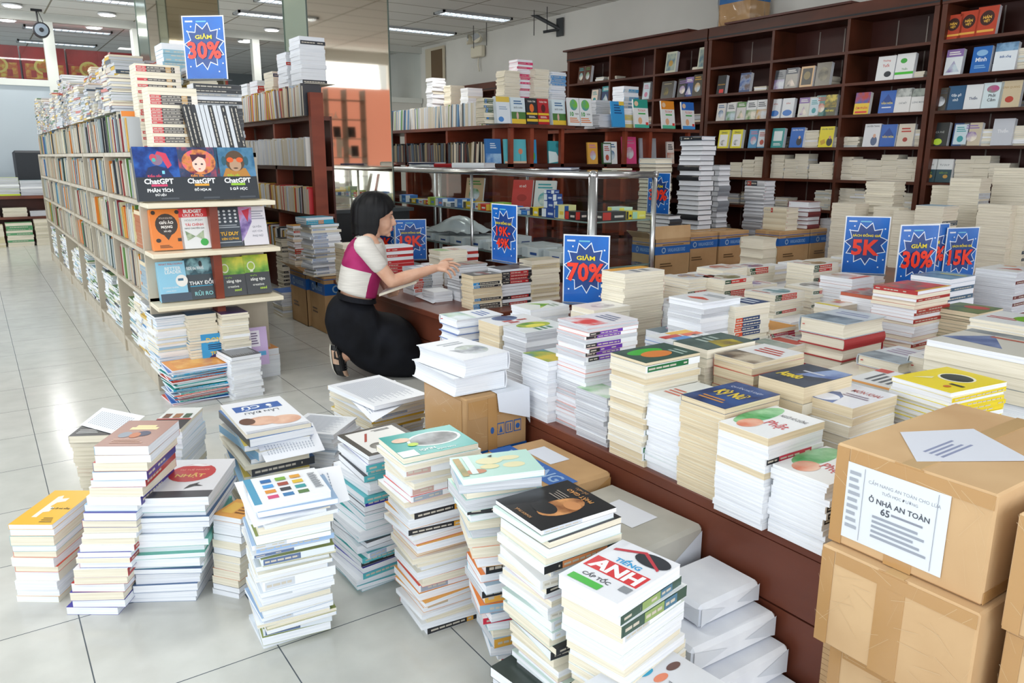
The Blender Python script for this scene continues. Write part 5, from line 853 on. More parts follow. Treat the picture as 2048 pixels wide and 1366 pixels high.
LG=((.955,[
 (.745,.2,.262,'#2c3138',cgpt('PHÂN TÍCH','DỮ LIỆU','#d0406a',('#e0506a',),'#16265a','#2f5fae','#1f3f86',('#b83a52','#3a6aa8')),'dark book with a red-haired robot figure, leftmost of the top ledge'),
 (.94,.19,.262,'#2c3138',cgpt('ĐỒ HỌA AI','','#e0a23a',('#ee9a3c',),'#3a2f4a','#a84a5a','#3a4a6a',('#b84a56','#f0cdbd')),'dark book with a pink-haired girl, middle of the top ledge'),
 (1.115,.195,.262,'#2c3138',cgpt('5 GIỜ HỌC','','#9acb3a',('#a8d43c',),'#2a5f8a','#5a8ab0','#4a7a98',('#5a4a3c','#b8927a')),'dark book with a monkey in headphones, right of the top ledge')]),
 (.72,[
 (.76,.142,.2,'#f0893a',[('e',.5,.62,.36,.27,'#3a302c'),('p',[(.3,.45),(.7,.45),(.5,.24)],'#3a302c'),('t','MYTHS OF SOCIAL MEDIA',.5,.78,.04,.44,0,'#e8d8cc'),('t','GIẢI ẢO',.5,.68,.09,.58,.04,'#f4f0ea'),('t','MẠNG',.5,.56,.09,.45,.04,'#f4f0ea'),('t','XÃ HỘI',.5,.46,.06,.34,.03,'#f4f0ea'),('e',.12,.92,.07,.05,'#3a302c'),('e',.88,.92,.07,.05,'#3a302c'),('e',.18,.24,.08,.05,'#3a302c'),('r',.8,.2,.92,.28,'#3a302c'),('l',.2,.05,.6,.13,3,'#5a3a24')],'orange book with a dark speech balloon on the second ledge'),
 (.888,.135,.2,'#eceeee',[('r',0,.78,1,1,'#d93a3f'),('t','BUDGET',.5,.93,.09,.9,.05,'#f4f4f4'),('t','LIKE A PRO',.5,.83,.07,.9,.01,'#f4f4f4'),('t','HOẠCH ĐỊNH',.5,.7,.06,.88,0,'#8a8f94'),('t','TÀI CHÍNH',.5,.6,.08,.88,.02,'#d93a3f'),('t','NHƯ CHUYÊN GIA',.5,.51,.05,.88,.01,'#3a3f44'),('p',[(.5,.3),(.15,.45),(.2,.2)],PIC('#5a7a54','#b8c8a8',s=30)),('p',[(.5,.3),(.8,.45),(.78,.2)],PIC('#5a7a54','#b8c8a8',s=30)),('e',.78,.15,.14,.09,'#3aae4a')],'white and red book with a banknote butterfly on the second ledge'),
 (1.052,.135,.2,'#3a4450',[('e',.2+.2*0,.88,.05,.03,'#dde2e6')]+[('e',.2+.2*(i%4),.9-.09*(i//4),.05,.028,'#dde2e6') for i in range(16)]+[('l',.1,.46,.9,.56,2,'#aab2ba'),('t','TƯ DUY',.5,.33,.11,.85,.04,'#f0b92c'),('t','KIÊN CƯỜNG',.5,.2,.07,.85,.03,'#f0b92c'),('l',.1,.08,.9,.13,1,'#aab2ba')],'slate book with white icons and yellow lettering on the second ledge'),
 (1.178,.135,.2,'#e9e6ee',[('p',[(0,1),(.5,.98),(.45,.6),(.2,.3),(0,.1)],PIC('#5a3f8a','#e05a6a','#b8a4d8',s=10)),('p',[(.12,.9),(.42,.95),(.3,.6)],'#c8304a'),('t','QUYỀN',.62,.48,.08,.6,0,'#5a5f70'),('t','LỰC CỦA',.62,.36,.07,.6,0,'#5a5f70'),('t','PHỤ NỮ',.62,.24,.08,.6,0,'#6a6f80'),('l',.45,.65,.95,.9,4,'#a8a8b8')],'white pink-violet figure book, rightmost on the second ledge')]),
 (.465,[
 (.77,.142,.2,'#8fcbe6',[('r',0,0,1,.2,'#3a4a5c'),('t','WHAT PHILOSOPHY',.45,.93,.045,.8,.01,'#c0503f'),('t','BETTER',.5,.82,.08,.6,.02,'#eef4f6'),('t','LEADER',.5,.73,.08,.6,.02,'#eef4f6'),('e',.74,.5,.2,.15,'#f2efe9'),('r',.62,.5,.8,.56,'#2c6a8a'),('t','DOANH NHÂN',.35,.35,.05,.5,.01,'#eef4f6'),('t','LÃNH ĐẠO',.35,.26,.05,.5,.01,'#eef4f6')],'pale blue book with a white head drawing on the third ledge'),
 (.895,.135,.208,'#26343c',[('r',0,.6,1,1,PIC('#2f6a78','#8ab8c0','#1f4450',s=14)),('e',.55,.85,.06,.08,'#15181c'),('t','RIDE the WAVE',.35,.76,.08,.6,.02,'#e8eef0'),('t','THAY ĐỔI',.5,.42,.14,.94,.02,'#f0f2f2'),('t','RỦI RO',.55,.15,.13,.8,.02,'#8ad0d4'),('l',.1,.3,.9,.34,1,'#2aa0c8')],'dark teal book with a surfer on the third ledge'),
 (1.055,.125,.2,'#2c2f33',[('r',0,.55,1,1,PIC('#4a8a24','#d8d84a','#8ab83a',s=10)),('e',.2,.72,.16,.12,'#e8ecd4'),('e',.2,.72,.12,.09,'#a8c43c'),('t','hạt giống',.3,.48,.05,.5,.01,'#9acb3a'),('t','sáng tạo',.5,.37,.1,.9,.02,'#f4f4f0'),('t','creative',.45,.24,.06,.6,.01,'#e0e2dc'),('t','seed',.62,.15,.07,.4,.02,'#b8dc3a')],'dark green-bulb book beside the brown post, third ledge'),
 (1.178,.13,.205,'#2c2f33',[('r',0,.55,1,1,PIC('#4a8a24','#d8d84a','#8ab83a',s=10)),('e',.3,.72,.16,.12,'#e8ecd4'),('e',.3,.72,.12,.09,'#a8c43c'),('r',.24,.57,.36,.62,'#e8ecd4'),('t','hạt giống',.35,.48,.05,.5,.01,'#9acb3a'),('t','sáng tạo',.5,.37,.1,.9,.02,'#f4f4f0'),('t','creative',.5,.24,.06,.6,.01,'#e0e2dc'),('t','seed',.68,.15,.07,.4,.02,'#b8dc3a')],'dark green-bulb book, rightmost on the third ledge')]))
for z,bs in LG:
    for x,w,h,cov,art,lab in bs:
        x=LX0+(x-.66);face(x,LY0-.075,z+.001,0,w,h,.02,14,cov,art,lab,G7,pg='c')
        for k in range(2): face(x,LY0-.053+.024*k,z+.001,0,w*.98,h*.97,.02,14,cov,None,'copy behind the '+lab,'second copies on the ledges',pg='c',parts=False)
face(LX0+.27,LY0-.14,.08,0,.15,.215,.015,6,'#3a9ad4',[('t',"DON'T",.5,.85,.12,.7,.03,'#f0c93a'),('l',.2,.62,.8,.76,3,'#1f3f6a'),('t','TEENS',.5,.53,.09,.6,.03,'#f0c93a'),('e',.5,.3,.38,.22,'#3a2f6a'),('t','ĐỪNG ĐỂ',.5,.38,.07,.5,.01,'#e8e4ea'),('t','CẢM XÚC',.5,.27,.08,.55,.02,'#f0c93a')],'bright blue book leaning at the foot of the ledges',G7,parts=True)
face(LX0+.46,LY0-.14,.10,0,.13,.2,.015,6,'#c8b0d8',[('r',.3,.5,.7,.92,'#e9e4ee'),('l',.36,.55,.64,.88,5,'#7a6a8a'),('e',.4,.2,.25,.12,PIC('#8ab0d8','#e0c8d8')),('r',.6,.25,.9,.36,'#5aa8d8')],'lilac book leaning at the foot of the ledges, right of the post',G7)
# flat piles seen at the left end of the ledges
for z,c,l in ((.722,'#b86a3a','the brown-spined pile at the left end of the second ledge'),(.467,'#8fa8b8','the grey-blue pile at the left end of the third ledge')):
    stack(l,LX0+.075,LY0+.13,.14,.2,0,z,z+.185,t=(.016,.02),pg='b',cov=(CR,c),parts=False,group='flat piles behind the ledges',ks=(0,),sp=[S(c,(c,.9))],pk=0)
# top of the bookcase, near end
rb=[S('#e9e0d4',('#c8343a',.22),('#2b2727',.42),('#b8945f',.12),('#222',.08))]
G8='stacks on top of the cream bookcase'
def rowp(desc,px,py,Y,a,b,**k): tstack(desc,px,py,Y,a,b,z0=1.192,group=G8,**k)
rowp('the big red-black spined stack on the cream bookcase',294,173,4.2,.225,.15,pg='c',cov=('#e6ddd0',),t=(.014,.016),sp=rb,pk=.5,jit=.001,jr=.4,topk=3)
rowp('the taller red-black spined stack behind the big one',268,126,4.42,.215,.15,pg='c',cov=('#e6ddd0',),t=(.014,.016),sp=rb,pk=.4,jit=.001,jr=.4,topk=3)
rowp('the light blue stack rising behind the discount sign',322,85,4.98,.24,.2,pg='w',cov=('#8fb8c8',),t=(.02,.026),sp=[S('#8fb8c8',('#8fb8c8',.95))],pk=.9,topk=3)
rowp('the black-spined flat stack under the discount sign',386,166,4.24,.235,.14,pg='w',cov=('#25282c','#b8bcc0'),t=(.016,.02),sp=[S('#25282c',('#25282c',.9)),S('#b8bcc0',('#9aa0a6',.9))],pk=.9,topk=1,drift=(0,0))
# slanted black and white spines in front of it
for i in range(13):
    blk=i in (0,1,2,6,9,11,12);c='#1d2024' if blk else '#cfd4da'
    Mx=TR(LX0+.275+i*.0205,LY0-.055,.98)@Matrix.Rotation(math.radians(-9),4,'Y')@Matrix.Rotation(-PI/2,4,'Z')@Matrix.Rotation(PI/2,4,'X')
    T_=Matrix(((0,0,1,0),(-1,0,0,0),(0,-1,0,0),(0,0,0,1)))
    # spine faces -Y : local x=+Y, local y=+Z, local z=+X
    Rm=Matrix(((0,0,1,0),(1,0,0,0),(0,1,0,0),(0,0,0,1)))
    book(TR(LX0+.27+i*.0205,LY0+.0,1.195)@Matrix.Rotation(math.radians(-9),4,'Y')@Rm@Matrix.Translation((.065,.115,0)),.13,.22,.0185,'#1d2024',c,'w',spart=bands([(c,.9)],i) if blk else None,label='slanted upright book with '+('black lettered' if blk else 'plain white')+' spine, '+ordn(i+1)+' from the left under the sign',group='slanted upright books at the end of the cream bookcase',name='upright_book')
# further piles along the top
R=random.Random(21);y=4.62;i=0;STUFF=MB()
def pile_mb(mb,x,y,z0,z1,a,b,rot,R,cols,pgs,t=(.012,.02)):
    z=z0
    while z<z1-.006:
        th=min(R.uniform(*t),z1-z);mb.T=TR(x+R.uniform(-.006,.006),y+R.uniform(-.006,.006),z,rot+R.uniform(-.05,.05));c=R.choice(cols);p=PG[R.choice(pgs)]
        mb.box(-a/2,-b/2,.0008,a/2,b/2,th-.0008,p);mb.box(-a/2-.001,-b/2-.001,th-.0012,a/2+.001,b/2+.001,th-.0002,M(c,.3));mb.box(-a/2-.001,-b/2-.001,0,a/2+.001,b/2+.001,.0008,M(c,.3))
        if R.random()<.2: mb.box(-a/2-.002,-b/2,0,-a/2,b/2,th-.0003,M(c,.3))
        if R.random()<.2: mb.box(-a/2,-b/2-.002,0,a/2,-b/2,th-.0003,M(c,.3))
        z+=th
    mb.T=Matrix()
PALC=('#c8ccd0','#c9c3b0','#b8b0a0','#e0b82f','#3a4a5c','#8fa0a8','#b8503f','#a8aaa4','#5f7f5a','#d0cabc')  # greys mixed in to put the shade of the aisle side into the colours
names=['dark-navy','green-dotted','white and grey','orange-flecked','yellow','cream','grey','mustard']
while y<10.2:
    near=y<6.4;h=1.64+.035*(y-4.6)+.07*math.sin(y*2.3)+R.uniform(-.07,.07)
    if near:
        stack('pile '+ordn(i+1)+' behind the red-black stacks on the bookcase',LX0+.26,y,.2,.15,R.uniform(-.05,.05),1.192,h,pg=('c','g','g'),cov=PALC,t=(.014,.024),parts=False,ks=(0,2,2),sp=[S('#e0b82f',('#e0b82f',.9)),S('#3a4a5c',('#3a4a5c',.9)),S('#d8cfc0',('#b8503f',.3))],pk=.3,group=G8,name='flat_book')  # grey page edges paint in the shade on these piles
    else: pile_mb(STUFF,LX0+.26,y,1.192,h,.2,.15,0,R,PALC,'cgg')
    pile_mb(STUFF,LX0+.48,y,1.192,h-.05+R.uniform(-.05,.08),.15,.15,0,R,PALC,'cgg')
    if y>4.7: pile_mb(STUFF,LX0+.09,y,1.402,1.402+R.uniform(.08,.2)+.03*(y-4.6),.15,.15,R.uniform(-.1,.1),R,PALC,'cgg',t=(.008,.018))
    y+=.168;i+=1
# upright books on the shelves facing the aisle
NU=0;UPC=['#c9c4b8','#bdb3a0','#d4d6d4','#a8acb0','#98a4a0','#2f4a4a','#25282c','#c99a2c','#3a6a9a','#d87f2a','#5f8a4a','#8a2f34','#a8b4b8','#e0d8b0','#3a3f48','#6fa8b8','#cfc8b4','#b8b09c','#c4bcaa']
URm=Matrix.Rotation(PI/2,4,'X')
ROWS=[(1.192,.205,1,0),(.962,.20,0,0),(.722,.205,0,0),(.482,.205,0,0)]
shelfn=['top board','upper shelf','middle shelf','lower shelf']
for ri,(z,mh,top_,_) in enumerate(ROWS):
    R=random.Random(31+ri)
    for bi in range(6):
        ya=LY0+LD[bi]+.04;yb=LY0+LD[bi+1]-.02;y=ya+(.22 if (bi==0 and ri==0) else .005);lean=R.uniform(-.05,.05);n=0
        while y<yb-.03:
            if R.random()<.05: lean=R.uniform(-.2,.16);y+=.012
            if not top_ and R.random()<.02: y+=.05
            th=R.choice([.009,.012,.014,.018,.022,.028]);h=R.uniform(.165,mh);wd=R.uniform(.12,.15);c=R.choice(UPC);sp_=c if R.random()<.6 else '#c9c3b4';n+=1
            ln=lean*min(1,h/.2)
            Mx=TR(LX0+.012+R.uniform(0,.02),y+th+(.0 if ln<=0 else math.sin(ln)*h),z)@Matrix.Rotation(ln if True else 0,4,'X')@URm@Matrix.Translation((wd/2,h/2,0))
            step=th/math.cos(ln)+.0015
            if NU<285 and bi<2+(ri==1):
                colw={'#2f4a4a':'dark green','#25282c':'black','#c99a2c':'mustard','#3a6a9a':'blue','#d87f2a':'orange','#5f8a4a':'green','#8a2f34':'maroon','#3a3f48':'charcoal','#6fa8b8':'turquoise','#e0d8b0':'pale yellow'}.get(sp_,'pale')
                book(Mx,wd,h,th,c,sp_,R.choice('wcc'),spart=None,label=f"{colw} upright book, {ordn(n)} along the {shelfn[ri]}, {ordn(bi+1)} bay of the cream bookcase",group='upright books on the aisle side of the cream bookcase',parts=False,name='upright_book');NU+=1
            else:
                STUFF.T=Mx;STUFF.box(-wd/2,-h/2,0,wd/2,h/2,th,M(sp_,.4));STUFF.T=Matrix()
            y+=step
for bi in range(6):   # flat piles on the bottom shelf
    R=random.Random(61+bi);y=LY0+LD[bi]+.14
    while y<LY0+LD[bi+1]-.1:
        if bi==0 and y<LY0+.7: stack(f"the pile {ordn(int((y-LY0)*5)+1)} on the bottom shelf of the near bay",LX0+.12,y,.2,.19,0,.102,R.uniform(.36,.44),pg=('w','w','c'),cov=(WH,'#3f8fc8','#d8b44a','#e8ecee',WH),t=(.008,.016),parts=False,jit=.006,jr=3,ks=(0,2,2),group='flat piles on the bottom shelf',name='flat_book')
        else: pile_mb(STUFF,LX0+.12,y,.102,R.uniform(.33,.44),.2,.19,0,R,(WH,'#8fb8c8','#5f8a4a',WH,'#3a3f48','#e8ecee'),'wwc',t=(.008,.016))
        y+=.205
tag(STUFF.obj('remaining_books'),'the farther books and piles on the long cream bookcase','books','books on the cream bookcase','stuff')
# ================= brown bookcase beside the column =================
R=random.Random(77);BU=MB()
def spines(x,y0,y1,z,h0,h1,cols,lab,grp,R,lim=999,face_=-1,nm='upright_book'):
    y=y0;n=0;lean=0
    while y<y1-.02:
        if R.random()<.1: lean=R.uniform(-.14,.12);y+=.01
        th=R.choice([.012,.016,.02,.026]);h=R.uniform(h0,h1);c=R.choice(cols);n+=1
        Mx=TR(x,y+th+max(0,math.sin(lean)*h),z)@Matrix.Rotation(lean,4,'X')@URm@Matrix.Translation((.07,h/2,0))
        if n<=lim: book(Mx,.14,h,th,c,c if R.random()<.5 else '#d9cfbb','c',label=f"{ordn(n)} upright book on {lab}",group=grp,parts=False,name=nm)
        else: BU.T=Mx;BU.box(-.07,-h/2,0,.07,h/2,th,M(c,.4));BU.T=Matrix()
        y+=th+.002
BC=['#d9cfbb','#cfb48a','#c8343a','#2c3138','#e0b83a','#dfe3e8','#b8c4d4','#8a4a3a','#e6e2da']
for z,h0,h1,l in ((1.462,.2,.225,'the top board of the brown bookcase by the column'),(1.102,.19,.21,'the second board of the brown bookcase by the column'),(.752,.18,.2,'the third board of the brown bookcase by the column'),(.402,.18,.21,'the low board of the brown bookcase by the column')):
    spines(BX-.05,5.66,7.6,z,h0,h1,BC if z>1.3 or z<1 else ['#dfe3ea','#d4d8e0','#cfc4a8','#e6e4de'],l,'upright books on the brown bookcase',R,lim=22)
G9='piles on top of the brown bookcase'
for px,py,Y,z0,l,kw in ((600,72,5.75,1.70,'the tall white pile with dark spines against the column',dict(sp=[S('#2a2f38',('#2a2f38',.9))],pk=.4)),(574,104,6.05,1.70,'the white pile with a red corner beside it',dict(sp=[S('#c8302a',('#c8302a',.3))],pk=.1)),(537,142,6.4,1.70,'the cream pile with blue-brown spines on the brown bookcase',dict(pg='c',sp=[S('#3a3f5a',('#3a3f5a',.8))],pk=.4)),(503,160,6.8,1.70,'the red-spined pile on the brown bookcase',dict(cov=('#c83a2f',WH),sp=[S('#c8302a',('#c8302a',.9))],pk=.6)),(480,166,7.1,1.70,'the green-white pile on the brown bookcase',dict(cov=('#4a7a5a',WH)))):
    P=aty(px,py,Y);stack(l,BX+.07,Y+.1,.19,.22,0,z0-.01,P.z,pg=kw.get('pg','w'),cov=kw.get('cov',(WH,)),t=(.022,.03),sp=kw.get('sp'),pk=kw.get('pk',.1),group=G9,parts=False,name='flat_book')
# a board carrying those piles
g=MB();g.box(BX-.02,5.66,1.685,BX+.2,7.6,1.689,M('#d8d2c4',.6));tag(g.obj('card_sheet'),'pale card lying across the upright books on the brown bookcase','card')
# ================= low shelves in the middle =================
G10='books on the low brown bookcases'
LC=['#dfe6ee','#8fb0c8','#e6e2da','#4a7aa8','#d8cfc0','#3a3f48','#cfd4da','#6fa04a']
spines(3.95,6.15,8.9,1.455,.2,.215,LC,'the left side of the first low bookcase top',G10,R,lim=60)
spines(3.95,6.15,8.6,1.115,.17,.2,['#2c3138','#5a2a24','#3a4a5c','#8a7a5a','#25282c'],'the dark shelf behind the counter',G10,R,lim=30)
def F1(px,py,Y,w,h,cov,art,lab,ang=0,tilt=8,t=.02,n=2,g=None,x_=None):
    P=aty(px,py,Y) if x_ is None else atx(px,py,x_)
    dx,dy=(0,.024) if ang==0 else (.024,0)
    face(P.x,P.y,P.z,ang,w,h,t,tilt,cov,art,lab,g or G10,parts=False)
    for k in range(1,n): face(P.x+dx*k,P.y+dy*k,P.z,ang,w*.99,h*.98,t,tilt,cov,None,'copy behind the '+lab,'second copies on the brown shelves',parts=False)
    return P
walk=[('r',0,.0,1,.18,'#e6c23a'),('r',0,.18,1,.45,'#4a7a3a'),('l',.2,.72,.8,.9,2,'#3a6a9a'),('t','BƯỚC CHÂN',.5,.62,.08,.6,.01,'#4a5058'),('e',.42,.3,.08,.14,'#d8b0a8')]
fire=lambda a:[('r',0,.1,1,.2,'#e8c22f'),('r',0,.36,1,.44,'#e8c22f'),('e',.5,.62,.2,.16,a),('t','TOÀN TÂM',.5,.88,.08,.7,.02,'#f0e8e0'),('l',.2,.24,.8,.32,2,'#f0e8e0')]
z1=1.455
for px,w,h,c,a,l in ((1006,.14,.225,'#dfe8f0',[('r',0,.8,1,1,'#e0c04a'),('l',.2,.5,.8,.65,2,'#9ab0c8'),('e',.3,.15,.2,.1,'#4a8ad0')],'white-blue cover-out book with yellow top on the first low bookcase'),(1036,.15,.225,'#d9e8ef',walk,'pale blue walking-figure book, left one, on the first low bookcase'),(1063,.12,.225,'#262a30',fire('#e8742f'),'black book with orange flames on the first low bookcase'),(1086,.12,.225,'#b8232a',fire('#5a1418'),'red book with yellow tape on the first low bookcase'),(1117,.15,.225,'#d9e8ef',walk,'pale blue walking-figure book at the right corner of the first low bookcase')):
    q=aty(px,251,5.83);face(q.x,5.83,z1,0,w,h,.02,8,c,a,l,G10,parts=False);face(q.x,5.86,z1,0,w,h,.03,8,c,None,'copy behind the '+l,'second copies on the brown shelves',parts=False)
for px,py,Y,kw,l in ((975,195,5.86,dict(sp=[S('#4a7a4a',('#3a7ac8',.12),('#5a6a5a',.8))],cov=('#9aa88a',CR),pk=.5,pg='c'),'the flat green-spined pile on the first low bookcase'),(1015,140,6.12,dict(pg='c'),'the cream pile behind the flame book'),(1040,118,6.15,dict(cov=('#d83a7a',WH),sp=[S('#d8336f',('#d8336f',.9))],pk=.35),'the pile topped by pink books on the first low bookcase'),(1074,137,6.08,dict(pg='c'),'the cream right-corner pile on the first low bookcase'),(1108,143,6.05,dict(cov=('#7fa8d0',WH),sp=[S('#5f9ad0',('#5f9ad0',.9))],pk=.4),'the blue and white pile at the right corner'),(905,170,7.2,dict(pg='c'),'the low cream pile over the upright books'),(940,175,6.75,{},'the white pile over the upright books'),(868,155,8.0,{},'the tall white pile beside the column')):
    q=aty(px,py,Y);stack(l,q.x+.07,Y+.09,.17,.14,0,1.455,q.z,pg=kw.get('pg','w'),cov=kw.get('cov',(WH,CR)),t=(.014,.022),sp=kw.get('sp'),pk=kw.get('pk',.1),group=G10,parts=False,jit=.007,jr=4,name='flat_book')
z2=1.115
for px,w,h,c,a,l in ((988,.16,.21,'#2f6fb0',[('r',0,0,1,.4,PIC('#4a7fc0','#9ac0e0')),('l',.3,.6,.7,.85,3,'#c8d8e8')],'deep blue book on the shelf behind the counter'),(1032,.235,.21,'#5fbcc8',[('r',0,0,1,.09,'#e0c0a4'),('r',.27,.1,.285,.4,'#4a4a4a'),('r',.72,.1,.735,.4,'#4a4a4a'),('e',.28,.5,.1,.12,'#d88a6a'),('e',.73,.5,.1,.12,'#d88a6a')],'turquoise book with two coral trees behind the counter'),(1066,.09,.21,'#3a9ad0',[('e',.5,.3,.3,.2,'#4aae4a')],'blue and green book right of the coral trees book'),(1110,.14,.2,'#3a9aa4',[('p',[(0,0),(1,.1),(.6,.5),(0,.55)],'#d8ecec'),('e',.75,.8,.15,.1,'#2f7f8a')],'teal cover with a white wave behind the counter')):
    q=aty(px,330,5.84);face(q.x,5.86,z2,0,w,h,.02,5,c,a,l,G10,parts=False)
kid=lambda c,b:[('r',0,.7,1,1,c),('e',.2,.85,.14,.09,'#e8c8a8'),('t','TƯ DUY',.55,.62,.09,.6,.02,'#d8503f'),('l',.3,.45,.8,.55,1,'#4aae5a'),('e',.4,.25,.14,.12,'#e8b48a'),('r',0,0,1,.12,b),('r',.78,.1,.96,.2,'#d8403a')]
ten=[('e',.5,.75,.32,.2,PIC('#2f7fc0','#7ac04a')),('t','10',.3,.42,.16,.34,.04,'#3a9a3a'),('t','VẠN',.7,.42,.08,.3,.02,'#3a3f48'),('l',.1,.1,.9,.3,3,'#e0803a')]
for px,py,w,h,c,a,l in ((1149,264,.14,.25,'#e8ecee',ten,'white book with a globe and a green 10, left one'),(1172,264,.15,.25,'#e8ecee',ten,'white book with a globe and a blue 10, right one'),(1237,260,.16,.24,'#3a9ad8',[('l',.2,.5,.8,.9,4,'#1f4f8a'),('r',.6,.85,1,1,'#e8c84a')],'bright blue book on the second low bookcase'),(1283,257,.19,.27,'#eceeee',kid('#2f9a8a','#4ab8a0'),'children book with a green top on the second low bookcase'),(1337,257,.18,.27,'#eceeee',kid('#e8922f','#5abf9a'),'children book with an orange top on the second low bookcase'),(1377,257,.18,.27,'#eceeee',kid('#2f6fc8','#4a9ae0'),'children book with a blue top on the second low bookcase')):
    q=aty(px,py,5.77);face(q.x,5.78,1.45,0,w,h,.018,9,c,a,l,G10,parts=False)
for px,py,Y,l,kw in ((1256,172,6.05,'the big blue-labelled pile on the second low bookcase',dict(sp=[S('#4a9ac8',('#dfe6ea',.3),('#4a9ac8',.5))],pk=.3)),(1252,216,5.8,'the yellow-striped pile beside the children books',dict(cov=('#d8c86a','#7fb0c8'),pk=.5,sp=[S('#d8c86a',('#d8c86a',.9))])),(1200,200,6.1,'the bagged grey-green pile on the second low bookcase',dict(cov=('#9aaca4',),pg='g')),(1207,228,5.82,'the pale grey bagged pile beside the globe books',dict(pg='g'))):
    q=aty(px,py,Y);stack(l,q.x+.06,Y+.1,.2,.17,0,1.45,q.z,pg=kw.get('pg','w'),cov=kw.get('cov',(WH,)),t=(.015,.022),sp=kw.get('sp'),pk=kw.get('pk',0),group=G10,parts=False,name='flat_book')
for px,py,w,h,c,l,i in ((1187,330,.12,.2,'#e0a84a','yellow and white book leaning on the second low bookcase shelf',1),(1216,330,.11,.2,'#3a5a34','dark green book with red flowers on the lower shelf',2),(1225,330,.15,.21,'#e8ecea','white book with a green ribbon on the lower shelf',3),(1262,330,.18,.26,'#e4508a','pink topped children book on the lower shelf',4),(1300,330,.22,.25,'#a8acb4','grey bagged books on the lower shelf',5),(1345,330,.1,.22,'#e6dcd6','white book with a small picture on the lower shelf',6)):
    q=aty(px,py,5.8);face(q.x,5.82+.004*i,1.107,0,w,h,.02,6,c,filler(i+40) if i!=5 else None,l,G10,parts=False)
HR=random.Random(2)
for x,y,z in HVP: pile_mb(BU,x+.1,y+.07,.376,z,.2,.13,0,HR,(WH,CR),'wc')
tag(BU.obj('remaining_books'),'farther upright books on the brown bookcases and hidden table piles','books','books on the brown bookcases','stuff')
